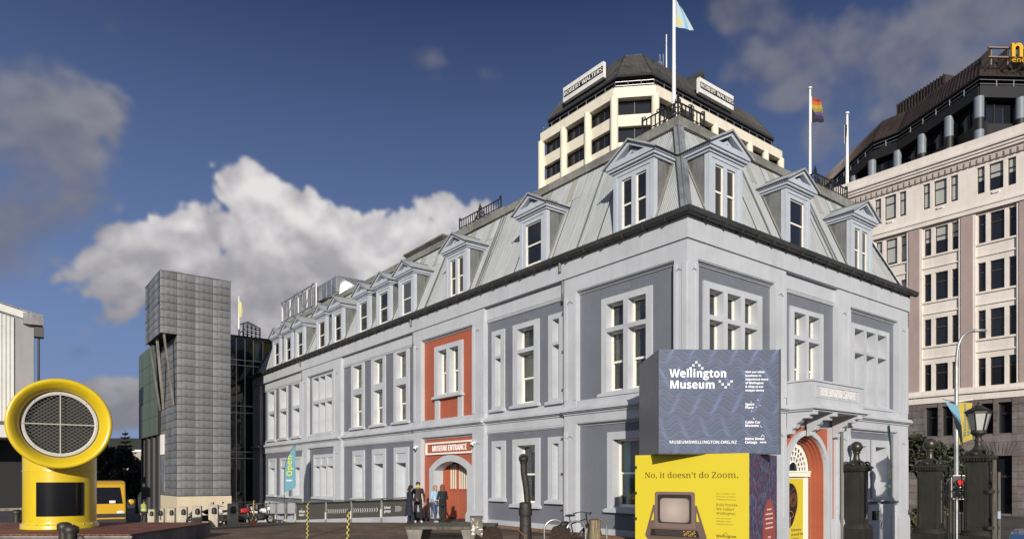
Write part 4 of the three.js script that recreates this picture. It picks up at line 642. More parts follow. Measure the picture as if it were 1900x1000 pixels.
// ================================================================ pink and cream office block across the road
const EDGE = { box(m, P, Q, s0, s1, y0, y1, o0, o1) { const d = Q.clone().sub(P).setY(0).normalize(), n = V(-d.z, 0, d.x); const g = new THREE.BoxGeometry(Math.abs(s1 - s0), y1 - y0, o1 - o0); const M4 = new THREE.Matrix4().makeBasis(d, V(0, 1, 0), n.clone()).setPosition(P.clone().addScaledVector(d, (s0 + s1) / 2).addScaledVector(n, (o0 + o1) / 2).setY((y0 + y1) / 2)); m.add(g.applyMatrix4(M4)); return m; } };
{
  const LX = 41, t = gridThing('office_block', 'cream and dusty pink office block with triple windows and grey rusticated base', 'office building', LX, 0, 0);
  const cream = M(0.755, 0.695, 0.64, { map: T.paint, roughness: 0.7, ...bumpy(0.003) }), pink = M(0.4, 0.31, 0.285, { map: T.paint, roughness: 0.75, ...bumpy(0.004) }), grey = [[0.2, 0.17, 0.165], [0.215, 0.183, 0.176], [0.188, 0.162, 0.157]].map(c => M(...c, { map: T.grime, roughness: 0.85, ...bumpy(0.006) })), bronze = M(0.06, 0.045, 0.035, { roughness: 0.4 });
  const S = px => sL(px, LX), Yb = (px, py) => onX(px, py, LX)[1], b2 = [S(1784), S(1707)], b3 = [S(1892.5), S(1807)], per = b2[0] - b3[0], wb = b2[1] - b2[0];
  const wins = [[1714, 1727], [1734, 1758], [1765, 1779]].map(q => [S(q[1]) - b2[0], S(q[0]) - b2[0]]);
  const rows = [[343, 389.5], [425.5, 475], [509.5, 560], [593, 642.4], [677, 726]].map(q => [Yb(1715, q[1]), Yb(1715, q[0])]);
  const YC = Yb(1784, 402), YS = 8.3, s0 = -18, s1 = 27, TOP = 26.8;
  const bays = []; for (let k = -4; k < 5; k++) bays.push(b2[0] + k * per);
  const blind = M(0.36, 0.37, 0.36), glassP = mat.glass;
  // main wall behind, with recessed bays
  let m = new MB(); m.box(0.6, 14, -1.2, TOP - 0.6, -s1, -s0); m.build('dark_core', mat.dark, t);
  for (let k = 0; k <= bays.length; k++) { const a = k === 0 ? s0 : bays[k - 1] + wb, e = k === bays.length ? s1 : bays[k]; if (e <= a) continue; m = new MB(); fbox(m, 'L', a, e, YS + 0.35, YC, -0.8, 0); m.build('pilaster', pink, t); }
  m = new MB(); for (const b of bays) fbox(m, 'L', b - 0.001, b + wb + 0.001, rows[1][1] + 0.62, YC, -0.8, -0.003); m.build('pilaster_head', pink, t);
  for (let k = 0; k < bays.length; k++) {
    const b = bays[k]; if (b < -12 || b > 22) continue;
    const holes = rows.slice(1).flatMap(r => wins.map(w => rect(b + w[0], b + w[1], r[0], r[1])));
    mesh('bay_wall', fshape('L', rect(b, b + wb, YS + 0.35, rows[1][1] + 0.62), holes, -0.62, -0.22), cream, t);
    m = new MB(); fbox(m, 'L', b, b + 0.16, YS + 0.35, rows[1][1] + 0.62, -0.22, -0.06); fbox(m, 'L', b + wb - 0.16, b + wb, YS + 0.35, rows[1][1] + 0.62, -0.22, -0.06); fbox(m, 'L', b + 0.16, b + wb - 0.16, rows[1][1] + 0.46, rows[1][1] + 0.62, -0.22, -0.06); fbox(m, 'L', b + 0.16, b + wb - 0.16, rows[1][1] + 0.36, rows[1][1] + 0.46, -0.22, -0.12); m.build('bay_frame', cream, t);
    rows.forEach((r, ri) => {
      if (ri > 0) { m = new MB(); fbox(m, 'L', b + 0.17, b + wb - 0.17, r[0] - 0.17, r[0] - 0.04, -0.22, -0.1); if (ri < 4) { fbox(m, 'L', b + 0.17, b + wb - 0.17, r[0] - 1.02, r[0] - 0.94, -0.22, -0.12); fbox(m, 'L', b + 0.17, b + wb - 0.17, r[0] - 0.94, r[0] - 0.9, -0.22, -0.16); } m.build('window_sill', cream, t); }
      wins.forEach((w, wi) => {
        const g = grp('window', t), f = new MB(), o = ri === 0 ? -0.16 : -0.38, a = b + w[0], e = b + w[1], tr = r[0] + (r[1] - r[0]) * 0.66;
        fbox(f, 'L', a, a + 0.06, r[0], r[1], o - 0.08, o); fbox(f, 'L', e - 0.06, e, r[0], r[1], o - 0.08, o); fbox(f, 'L', a, e, r[1] - 0.07, r[1], o - 0.08, o - 0.001); fbox(f, 'L', a, e, r[0], r[0] + 0.06, o - 0.08, o - 0.001); fbox(f, 'L', a, e, tr - 0.04, tr + 0.04, o - 0.07, o + 0.02); f.build('frame', bronze, g);
        fbox(new MB(), 'L', a + 0.05, e - 0.05, r[0] + 0.05, tr - 0.03, o - 0.06, o - 0.05).build('pane', glassP, g); fbox(new MB(), 'L', a + 0.05, e - 0.05, tr + 0.03, r[1] - 0.06, o - 0.06, o - 0.05).build('pane', glassP, g);
        const v = Math.abs(Math.sin(k * 12.9 + ri * 78.2)) ; if (v > 0.62) fbox(new MB(), 'L', a + 0.06, e - 0.06, r[0] + (r[1] - r[0]) * (v > 0.85 ? 0.1 : 0.5), r[1] - 0.07, o - 0.049, o - 0.045).build('roller_blind', blind, g);
      });
    });
    m = new MB(); fbox(m, 'L', b + wins[0][0] - 0.5, b + wins[2][1] + 0.5, rows[0][0] - 0.26, rows[0][0] - 0.1, -0.2, 0.1); m.build('window_sill', cream, t);
  }
  const th = bays.filter(b => b > -12 && b < 22).flatMap(b => wins.map(w => rect(b + w[0], b + w[1], rows[0][0], rows[0][1])));
  mesh('upper_wall', fshape('L', rect(s0, s1, YC, TOP - 1.3), th, -0.6, 0), cream, t);
  m = new MB(); fbox(m, 'L', s0, s1, YC - 0.02, YC + 0.3, 0.001, 0.12); fbox(m, 'L', s0, s1, YC + 0.3, YC + 0.44, 0.001, 0.2); m.build('string_course', cream, t);
  m = new MB(); for (const [y0, y1, o] of [[TOP - 1.45, TOP - 1.3, 0.12], [TOP - 1.3, TOP - 1.12, 0.34], [TOP - 1.12, TOP - 0.92, 0.46], [TOP - 0.92, TOP - 0.75, 0.62], [TOP - 0.75, TOP, 0.3]]) fbox(m, 'L', s0, s1, y0, y1, -0.6, o); m.build('cornice', cream, t);
  m = new MB(); for (let s = s0; s < s1; s += 0.42) fbox(m, 'L', s, s + 0.24, TOP - 1.82, TOP - 1.46, 0.001, 0.2); m.build('dentils', M(0.45, 0.39, 0.35), t).userData.kind = 'stuff';
  m = new MB(); fbox(m, 'L', s0, s1, YS - 0.6, YS - 0.1, -0.6, 0.12); fbox(m, 'L', s0, s1, YS - 0.1, YS + 0.12, -0.6, 0.3); fbox(m, 'L', s0, s1, YS + 0.12, YS + 0.36, -0.6, 0.16); m.build('string_course', cream, t);
  // rusticated base: coursed stone with joints
  const low = []; for (const q of [[1718, 1742], [1749, 1770], [1822, 1845], [1853, 1880]]) low.push([S(q[1]), S(q[0]), Yb(1718, 810), Yb(1718, 757)]); low.push([S(1640), S(1612), Yb(1718, 810), Yb(1718, 757)], [S(1685), S(1660), Yb(1718, 810), Yb(1718, 757)]);
  const big = [[S(1880), S(1838), -0.6, Yb(1860, 846)], [S(1790), S(1730), -0.6, Yb(1860, 846)], [2.4 - 5.5, 2.4 - 2, -0.6, 3.6]];
  m = new MB(); const all = [...low, ...big];
  mesh('base_wall', fshape('L', rect(s0, s1, -1.2, YS - 0.6), all.map(q => rect(q[0], q[1], q[2], q[3])), -0.6, 0), M(0.13, 0.112, 0.108), t);
  let ci = 0; for (let y = -0.75; y < YS - 0.7; y += 0.53, ci++) { const y1 = Math.min(y + 0.5, YS - 0.62); let cuts = all.filter(q => q[2] < y1 && q[3] > y).sort((p, q) => p[0] - q[0]), s = s0; for (const q of [...cuts, [s1, s1]]) { if (q[0] > s) fbox(new MB(), 'L', s, q[0], y, y1, 0.002, 0.05).build('stone_course', grey[ci % 3], t); s = Math.max(s, q[1]); } }
  for (const q of all) { const g = grp('window', t), f = new MB(); const mid = (q[0] + q[1]) / 2; fbox(f, 'L', q[0], q[0] + 0.09, q[2], q[3], -0.5, -0.3); fbox(f, 'L', q[1] - 0.09, q[1], q[2], q[3], -0.5, -0.3); fbox(f, 'L', q[0], q[1], q[2] + (q[3] - q[2]) * 0.62, q[2] + (q[3] - q[2]) * 0.67, -0.5, -0.32); f.build('frame', mat.black, g); fbox(new MB(), 'L', q[0] + 0.06, q[1] - 0.06, q[2], q[3], -0.46, -0.44).build('pane', mat.glass, g); }
  for (const q of big) { const n = 9; for (let i = 0; i < n; i++) { const c = (q[0] + q[1]) / 2, w = (q[1] - q[0]) * 1.12 / n, x = c + (i - (n - 1) / 2) * w, k = (i - (n - 1) / 2) * 0.035; mesh('voussoir', fshape('L', [[x - w * 0.48, q[3] + 0.02], [x + w * 0.48, q[3] + 0.02], [x + w * 0.48 + k * 3, q[3] + 0.95], [x - w * 0.48 + k * 3, q[3] + 0.95]], [], 0.052, 0.085), grey[i % 3], t); } }
  m = new MB(); m.box(0.3, 14, TOP - 0.3, TOP - 0.1, -s1, -s0); m.build('roof', mat.flash, t);
}

// ================================================================ office towers beyond
function polyTower(t, pts, cfg) { // pts: footprint in metres about the thing's base, anticlockwise as the eye meets them
  const n = pts.length, E = i => [V(pts[i][0], 0, pts[i][1]), V(pts[(i + 1) % n][0], 0, pts[(i + 1) % n][1])];
  const inset = d => pts.map((p, i) => { const a = pts[(i + n - 1) % n], b = pts[(i + 1) % n], d1 = new THREE.Vector2(p[0] - a[0], p[1] - a[1]).normalize(), d2 = new THREE.Vector2(b[0] - p[0], b[1] - p[1]).normalize(), n1 = new THREE.Vector2(-d1.y, d1.x), n2 = new THREE.Vector2(-d2.y, d2.x), k = n1.clone().add(n2); k.multiplyScalar(d / (1 + n1.dot(n2))); return [p[0] - k.x, p[1] - k.y]; });
  const solid = (P, y0, y1) => { const s = new THREE.Shape(P.map(p => new THREE.Vector2(p[0], -p[1]))); const g = new THREE.ExtrudeGeometry(s, { depth: y1 - y0, bevelEnabled: false }); g.rotateX(-Math.PI / 2); g.translate(0, y0, 0); return g; };
  const frustum = (A, B, y0, y1) => { const pos = []; for (let i = 0; i < n; i++) { const j = (i + 1) % n, a = [A[i][0], y0, A[i][1]], b = [A[j][0], y0, A[j][1]], c = [B[j][0], y1, B[j][1]], d = [B[i][0], y1, B[i][1]]; pos.push(...a, ...b, ...c, ...a, ...c, ...d); } const g = new THREE.BufferGeometry(); g.setAttribute('position', new THREE.Float32BufferAttribute(pos, 3)); g.computeVertexNormals(); return g; };
  const ribs = (A, B, y0, y1, gap, r, faces) => { const b = new MB(); for (const i of faces) { const j = (i + 1) % n, L = Math.hypot(A[j][0] - A[i][0], A[j][1] - A[i][1]), k = Math.max(2, Math.round(L / gap)); for (let q = 0; q <= k; q++) { const f = q / k; b.bar(V(mix(A[i][0], A[j][0], f), y0 + 0.02, mix(A[i][1], A[j][1], f)), V(mix(B[i][0], B[j][0], f), y1 + 0.02, mix(B[i][1], B[j][1], f)), r, r); } } return b; };
  return { n, E, inset, solid, frustum, ribs };
}
function railing(t, P, y, h, gap, faces, m) { const b = new MB(), n = P.length; for (const i of faces) { const j = (i + 1) % n, a = V(P[i][0], y, P[i][1]), e = V(P[j][0], y, P[j][1]), L = a.distanceTo(e), k = Math.round(L / gap); for (let q = 0; q <= k; q++) { const p = a.clone().lerp(e, q / k); b.bar(p, p.clone().setY(y + h), 0.09); } for (const q of [0.5, 1]) b.bar(a.clone().setY(y + h * q), e.clone().setY(y + h * q), 0.05); } b.build('railing', m, t); }
{
  const A = toLocal(atD(1140, 164, 88)), t = gridThing('octagonal_tower', 'white concrete octagonal office tower with dark metal roof behind the museum corner', 'office tower', A[0], 0, A[2]);
  const c = 3.7, L1 = 14.6, L2 = 29, pts = [[0, -L1], [0, 0], [c, c], [c + L2, c], [2 * c + L2, 0], [2 * c + L2, -L1], [c + L2, -L1 - c], [c, -L1 - c]];
  const T1 = polyTower(t, pts, {}), con = M(0.8, 0.74, 0.6, { map: T.paint, roughness: 0.8, ...bumpy(0.006) }), conIn = T1.inset(0.6);
  new MB().add(T1.solid(T1.inset(0.9), -1, 51)).build('dark_core', mat.dark, t);
  const topY = 52.2, st = 3.52; let lev = []; for (let k = 0; k < 11; k++) lev.push([topY - 1.35 - k * st - 2.05, topY - 1.35 - k * st]);
  const gl = mat.glass, nb = [3, 1, 7, 1];
  for (const f of [0, 1, 2, 3]) {
    const [P, Q] = T1.E(f), L = P.distanceTo(Q), k = nb[f], w = L / k, nSeen = f === 2 ? 4 : 8;
    for (let i = 0; i <= k; i++) { if (i === k && f < 3) continue; const q = P.clone().lerp(Q, i / k); const b = new MB(); b.tube(V(q.x, 14, q.z), V(q.x, topY - 1.2, q.z), 0.52, 0.52, 14); b.build('column', con, t); }
    EDGE.box(new MB(), P, Q, 0, L, topY - 1.35, topY, -1.2, 0.25).build('parapet', con, t);
    lev.forEach(([y0, y1], li) => { if (li >= nSeen) return;
      EDGE.box(new MB(), P, Q, 0, L, y0 - (st - 2.05), y0, -1.1, -0.12).build('spandrel', con, t);
      for (let i = 0; i < k; i++) { const g = grp('window', t), a = i * w + 0.42, e = (i + 1) * w - 0.42; EDGE.box(new MB(), P, Q, a, e, y0, y1, -0.75, -0.7).build('pane', gl, g); const b = new MB(); EDGE.box(b, P, Q, (a + e) / 2 - 0.05, (a + e) / 2 + 0.05, y0, y1, -0.7, -0.62); EDGE.box(b, P, Q, a, e, y0, y0 + 0.1, -0.7, -0.62); EDGE.box(b, P, Q, a, e, y1 - 0.1, y1, -0.7, -0.62); b.build('frame', mat.gutter, g); }
    });
  }
  railing(t, T1.inset(0.3), topY, 1.0, 1.9, [0, 1, 2, 3], mat.steel);
  const rf = M(0.105, 0.1, 0.092, { map: T.grime, roughness: 0.55, metalness: 0.2 }), e0 = T1.inset(0.9), e1 = T1.inset(3.5);
  new MB().add(T1.solid(T1.inset(2.4), 51, 54.5)).build('attic_wall', mat.dark, t); new MB().add(T1.solid(e0, 54.2, 54.5)).build('eave', mat.dark, t);
  new MB().add(T1.frustum(e0, e1, 54.5, 58.5)).build('roof', rf, t); T1.ribs(e0, e1, 54.5, 58.5, 0.62, 0.09, [0, 1, 2, 3]).build('roof_ribs', rf, t).userData.kind = 'stuff'; new MB().add(T1.solid(e1, 58.3, 58.55)).build('roof_top', rf, t);
  let m = new MB(); m.prism([[-2.6, 58.4], [2.6, 58.4], [0, 62]], -16, -7); m.g[0].translate(c + 11.2, 0, 2); m.build('plant_gable', rf, t);
  m = new MB(); m.prism([[-1.8, 56.6], [1.8, 56.6], [0, 60.2]], -7, 1.6); m.g[0].translate(c + 13, 0, -0.3); m.build('roof_gable', rf, t); m = new MB(); m.prism([[-1.3, 56.9], [1.3, 56.9], [0, 59.6]], 1.3, 1.36); m.g[0].translate(c + 13, 0, 0); m.build('gable_vent', mat.black, t);
  // two rooftop name boards
  const word = (w, h, sg, pos, ry) => { sg.position.copy(pos); sg.rotation.y = ry; new MB().box(-w / 2, w / 2, 0, h, -0.5, 0).build('sign_box', mat.white, sg); new MB().box(-w / 2 + 0.15, w / 2 - 0.05, h * 0.3, h * 0.72, 0.002, 0.03).build('sign_band', M(0.012, 0.012, 0.014), sg); const tx = mesh('lettering', textGeo('ROBERT WALTERS', fontReg, w * 0.94, h * 0.27, 0.04), mat.letter, sg); tx.position.set(0.05, h * 0.375, 0.034); for (const q of [-0.4, 0.4]) { const b = new MB(); b.bar(V(w * q, h * 0.2, -0.5), V(w * q, h * 0.1, -2.6), 0.14); b.build('sign_bracket', mat.gutter, sg); } };
  const q0 = onX(1045, 174, A[0] + 0.4), q1 = onX(1119.5, 127, A[0] + 0.4), h0 = onX(1119.5, 113, A[0] + 0.4)[1] - onX(1119.5, 142, A[0] + 0.4)[1];
  word(Math.abs(q1[2] - q0[2]), h0, grp('name_sign', t), V(0.4, onX(1119.5, 142, A[0] + 0.4)[1], (q0[2] + q1[2]) / 2 - A[2]), -Math.PI / 2);
  const zr = A[2] + c - 0.3, r0 = onZ(1298.7, 156, zr), r1 = onZ(1362, 190, zr), h1 = onZ(1298.7, 142.4, zr)[1] - onZ(1298.7, 170, zr)[1];
  word(r1[0] - r0[0], h1, grp('name_sign', t), V((r0[0] + r1[0]) / 2 - A[0], onZ(1298.7, 170, zr)[1], c - 0.3), 0);
  m = new MB(); const ap = toLocal(atD(1237, 110, 96)); m.tube(V(ap[0] - A[0], 57, ap[2] - A[2]), V(ap[0] - A[0], 64.4, ap[2] - A[2]), 0.13, 0.08, 8); m.build('mast', mat.white, t);
  m = new MB(); for (let k = 0; k < 4; k++) { const p = toLocal(atD(1222 + k * 3, 110, 95)); m.tube(V(p[0] - A[0], 58, p[2] - A[2]), V(p[0] - A[0], 60 + k % 2, p[2] - A[2]), 0.05, 0.05, 5); } m.build('aerial', mat.galv, t);
}
{
  const Kw = atD(1818, 161, 80), K = toLocal(Kw), t = thing('bronze_roofed_tower', 'dark glass office tower with a brown ribbed metal roof behind the pink block', 'office tower', V(Kw.x, 0, Kw.z), 0);
  const pts = [[-4.1, -46], [-4.1, -16], [-2.1, -13.2], [0, 0], [40, -1.6], [40, -46]];
  const T1 = polyTower(t, pts), P0 = 47.9, bk = M(0.009, 0.009, 0.01, { roughness: 0.55 }), rf = M(0.075, 0.054, 0.045, { map: T.grime, roughness: 0.5, metalness: 0.25 }), pale = M(0.2, 0.235, 0.28, { map: T.paint, roughness: 0.5 });
  new MB().add(T1.solid(T1.inset(1.4), -1, 49)).build('dark_core', mat.dark, t);
  for (const f of [0, 1, 2, 3]) {
    const [P, Q] = T1.E(f), L = P.distanceTo(Q), k = Math.max(1, Math.round(L / 5.2));
    EDGE.box(new MB(), P, Q, 0, L, P0 - 1.3, P0, -1, 0.15).build('parapet', bk, t);
    for (let i = 0; i < k; i++) { const p = P.clone().lerp(Q, i / k); const b = new MB(); b.tube(V(p.x, 28, p.z), V(p.x, P0 - 1.3, p.z), 0.52, 0.52, 16); b.build('column', pale, t); for (let v = 0; v < 3; v++) { const b2 = new MB(); b2.tube(V(p.x, P0 - 5.2 - v * 4.2, p.z), V(p.x, P0 - 3.8 - v * 4.2, p.z), 0.54, 0.54, 16); b2.build('column_band', bk, t); } }
    for (let li = 0; li < 4; li++) { const y1 = P0 - 1.5 - li * 4.2, y0 = y1 - 2.5; EDGE.box(new MB(), P, Q, 0, L, y0 - 1.7, y0, -1.2, -0.55).build('spandrel', bk, t); for (let i = 0; i < k; i++) { const g = grp('window', t), w = L / k; for (const q of [0, 0.5]) EDGE.box(new MB(), P, Q, (i + q) * w + 0.05, (i + q + 0.5) * w - 0.05, y0, y1, -1.0, -0.95).build('pane', mat.glass, g); const b = new MB(); EDGE.box(b, P, Q, (i + 0.5) * w - 0.06, (i + 0.5) * w + 0.06, y0, y1, -0.95, -0.85); b.build('frame', bk, g); } }
  }
  railing(t, T1.inset(0.2), P0, 0.95, 2.1, [0, 1, 2, 3], mat.steel);
  const e0 = T1.inset(0.2), e1 = T1.inset(1.9); new MB().add(T1.solid(T1.inset(2.6), 46, 49.6)).build('attic_wall', mat.dark, t); new MB().add(T1.solid(e0, 49.3, 49.5)).build('eave', mat.dark, t);
  new MB().add(T1.frustum(e0, e1, 49.5, 52.6)).build('roof', rf, t); T1.ribs(e0, e1, 49.5, 52.6, 0.55, 0.1, [0, 1, 2, 3]).build('roof_ribs', rf, t).userData.kind = 'stuff'; new MB().add(T1.solid(e1, 52.4, 52.6)).build('roof_top', rf, t);
  let m = new MB(); const pa = V(0.3, 0, -17.5), pb = V(2.4, 0, -10); EDGE.box(m, pa, pb, 0, pa.distanceTo(pb), 51, 55.3, -5, 0); m.build('plant_room', M(0.03, 0.026, 0.023), t); m = new MB(); for (let q = 0; q < 7.7; q += 0.5) EDGE.box(m, pa, pb, q, q + 0.16, 51, 55.4, 0, 0.12); m.build('plant_ribs', rf, t).userData.kind = 'stuff';
  // yellow roof sign over the front eave
  const yl = M(0.62, 0.35, 0.015, { roughness: 0.45 }), sg = grp('roof_sign', t); sg.position.set((1872 - PCX) / FPX * 79.4 - Kw.x, 49.9, 0.6); sg.rotation.y = 0.04;
  const a = mesh('lettering', textGeo('nova', fontBold, 6.2, 1.65, 0.3), yl, sg); a.position.set(3.1, 0.75, 0.3); const b = mesh('lettering', textGeo('energy', fontReg, 3.0, 0.62, 0.2), yl, sg); b.position.set(1.5, -0.05, 0.45);
  m = new MB(); for (const y of [0.95, 2.05]) m.box(-2.4, 7, y, y + 0.16, -0.1, 0.12); for (let k = 0; k < 5; k++) m.box(-2 + k * 2, -1.85 + k * 2, 0.2, 2.2, -1.6, -0.1); m.build('sign_frame', M(0.2, 0.15, 0.12), sg);
}
{ // pale building on the far shore
  const p = atD(250, 850, 170), t = thing('distant_building', 'pale distant building with small windows beyond the trees at left', 'building', V(p.x, -2, p.z), 0.3); new MB().box(-5, 9, 0, 10.5, -6, 0).build('wall', M(0.4, 0.36, 0.3, { map: T.paint }), t); new MB().box(-5.3, 9.3, 10.5, 11, -6.3, 0.3).build('roof', mat.white, t); for (let i = 0; i < 5; i++) for (let j = 0; j < 3; j++) new MB().box(-4 + i * 2.6, -2.6 + i * 2.6, 2 + j * 3, 3.6 + j * 3, 0.002, 0.06).build('window', mat.glass, t);
}

// ================================================================ yellow ventilation funnel on its tiled plinth
{
  const zp = -17.75, t = thing('tiled_plinth', 'low grey plinth topped with red clay tiles under the yellow funnel', 'plinth', V(-13.9, 0, zp - 2.4), 0);
  const grey = M(0.16, 0.16, 0.165, { map: T.grime, ...bumpy(0.006) });
  new MB().box(-4.4, 3.95, -0.1, 0.46, -2.3, 2.37).build('plinth_wall', grey, t); new MB().box(-4.4, 4.0, 0.4, 0.452, 2.37, 2.42).build('edge_strip', mat.concrete, t);
  const tm = [[0.3, 0.1, 0.06], [0.26, 0.085, 0.055], [0.34, 0.125, 0.075], [0.28, 0.1, 0.07]].map(c => M(...c, { map: T.speck, roughness: 0.7, ...bumpy(0.003) })), tg = new MB().box(-0.195, 0.195, 0, 0.03, -0.195, 0.195).geo();
  for (let i = 0; i < 21; i++) for (let j = 0; j < 12; j++) { const o = mesh('tile', tg, tm[Math.floor(rnd() * 4)], t); o.position.set(-4.2 + i * 0.4, 0.462 + rr(0, 0.003), -2.1 + j * 0.4); }
  const cx = (110.5 - PCX) / FPX * 20, f = thing('ventilation_funnel', 'big yellow ventilation funnel with a round wire mesh mouth and black screen', 'vent funnel', V(cx, 0.5, -20), Math.atan2(-cx, 20));
  const yel = new THREE.MeshPhysicalMaterial({ color: lin(0.68, 0.49, 0.012), roughness: 0.32, clearcoat: 0.5, clearcoatRoughness: 0.15, side: THREE.DoubleSide, map: T.paint });
  const R = 0.915, ya = 2.0, br = 0.95, N = 64;
  let m = new MB(); m.lathe([[R + 0.06, 0], [R + 0.06, 0.1], [R + 0.02, 0.14], [R, 0.2], [R, 1.62], [R + 0.012, 1.63], [R + 0.012, 1.66], [R, 1.67], [R, ya]], N); m.build('shaft', yel, f); m = new MB(); for (let k = 0; k < 20; k++) { const q = k / 20 * 6.283; m.add(new THREE.CylinderGeometry(0.022, 0.022, 0.03, 6).translate((R + 0.04) * Math.sin(q), 0.125, (R + 0.04) * Math.cos(q))); } m.build('base_bolts', mat.steel, f).userData.kind = 'stuff';
  const el = new THREE.BufferGeometry(); { const pos = [], q = (a, b) => { const th = a * Math.PI / 2, c = V(0, ya + br * Math.sin(th), br - br * Math.cos(th)), out = V(0, Math.sin(th), -Math.cos(th)), ph = b * 2 * Math.PI; return c.addScaledVector(V(1, 0, 0), R * Math.cos(ph)).addScaledVector(out, R * Math.sin(ph)); }; for (let i = 0; i < 20; i++) for (let j = 0; j < N; j++) { const A = q(i / 20, j / N), B = q((i + 1) / 20, j / N), Cc = q((i + 1) / 20, (j + 1) / N), D = q(i / 20, (j + 1) / N); for (const v of [A, B, Cc, A, Cc, D]) pos.push(v.x, v.y, v.z); } el.setAttribute('position', new THREE.Float32BufferAttribute(pos, 3)); el.computeVertexNormals(); }
  new MB().add(el).build('elbow', yel, f);
  const ax = ya + br, prof = [[R, 0], [R, 0.1], [R + 0.01, 0.2], [R + 0.05, 0.32], [R + 0.12, 0.42], [R + 0.18, 0.485], [R + 0.22, 0.52], [R + 0.265, 0.535], [R + 0.305, 0.525], [R + 0.33, 0.49], [R + 0.335, 0.445], [R + 0.315, 0.395], [R + 0.22, 0.34], [R + 0.12, 0.22], [R + 0.06, 0.1], [R + 0.04, 0]];
  const bg = new THREE.LatheGeometry(prof.map(p => new THREE.Vector2(p[0], p[1])), 80); bg.rotateX(Math.PI / 2); bg.translate(0, ax, br - 0.01); new MB().add(bg).build('bell_mouth', yel, f);
  const zm = br + 0.16, rm = R - 0.03, gr = grp('mouth_grille', f);
  m = new MB(); { const g = new THREE.LatheGeometry([[rm - 0.07, 0], [rm + 0.02, 0], [rm + 0.02, 0.035], [rm - 0.07, 0.035], [rm - 0.07, 0]].map(p => new THREE.Vector2(p[0], p[1])), 64); g.rotateX(Math.PI / 2); g.translate(0, ax, zm); m.add(g); } m.build('grille_ring', M(0.46, 0.44, 0.41, { roughness: 0.5 }), gr);
  m = new MB(); for (let i = 0; i < 8; i++) { const a = i / 8 * 2 * Math.PI; m.sphere((rm - 0.025) * Math.cos(a), ax + (rm - 0.025) * Math.sin(a), zm + 0.04, 0.02, 0.02, 0.012, 8); } m.build('bolt', mat.steel, gr);
  m = new MB(); m.box(-0.014, 0.014, ax - rm, ax + rm, zm + 0.005, zm + 0.03); m.box(-rm, rm, ax - 0.014, ax + 0.014, zm + 0.006, zm + 0.028); m.build('cross_bar', M(0.4, 0.38, 0.35), gr);
  m = new MB(); for (const s of [-1, 1]) for (let k = -26; k <= 26; k++) { const d = k * 0.08, c = Math.cos(0.62), sn = Math.sin(0.62) * s; const h = Math.sqrt(Math.max(0, (rm - 0.05) ** 2 - d * d)); if (h < 0.05) continue; const nx = -sn, ny = c; m.bar(V(nx * d - c * h, ax + ny * d - sn * h, zm + s * 0.004), V(nx * d + c * h, ax + ny * d + sn * h, zm + s * 0.004), 0.0075); } m.build('wire_mesh', M(0.17, 0.165, 0.145, { roughness: 0.6 }), gr);
  new MB().add(new THREE.CircleGeometry(R - 0.01, 48).translate(0, ax, br + 0.02)).build('duct_shade_disc', mat.dark, f);  // black disc added to stand in for the unlit inside of the duct
  m = new MB(); { const h = 0.66, y0 = 0.37, y1 = 1.33, n = 20, g = new THREE.CylinderGeometry(R + 0.012, R + 0.012, y1 - y0, n, 1, true, -h, 2 * h); g.translate(0, (y0 + y1) / 2, 0); m.add(g); const g2 = new THREE.CylinderGeometry(R, R + 0.012, 0.001, n, 1, true, -h, 2 * h); m.add(g2.translate(0, y0, 0)); } m.build('screen', new THREE.MeshPhysicalMaterial({ color: lin(0.006, 0.006, 0.007), roughness: 0.12, side: THREE.DoubleSide }), f);
  // iron bollards about the plinth
  const b0 = thing('iron_bollard', 'squat dark iron bollard behind the plinth, left of the yellow funnel', 'bollard', atD(30, 980, 24).setY(0), 0, 'dark iron bollards by the plinth'); m = new MB(); m.lathe([[0.16, 0], [0.16, 0.06], [0.13, 0.1], [0.12, 0.66], [0.16, 0.7], [0.16, 0.8], [0.08, 0.84], [0, 0.84]], 8); m.build('post', mat.castIron, b0); m = new MB(); m.add(new THREE.TorusGeometry(0.07, 0.018, 6, 14).translate(0.17, 0.55, 0)); m.build('chain_ring', mat.black, b0);
  const p1 = atD(118, 1040, 15.6).setY(0), p2 = atD(130, 1040, 15.1).setY(0);
  copyOf(b0, p1, 0.2, 'taller looking iron bollard in front of the plinth, further from the kerb').scale.y = 1.12; copyOf(b0, p2, 0.5, 'iron bollard in front of the plinth with a chain ring, nearest the viewer').scale.y = 1.08;
}
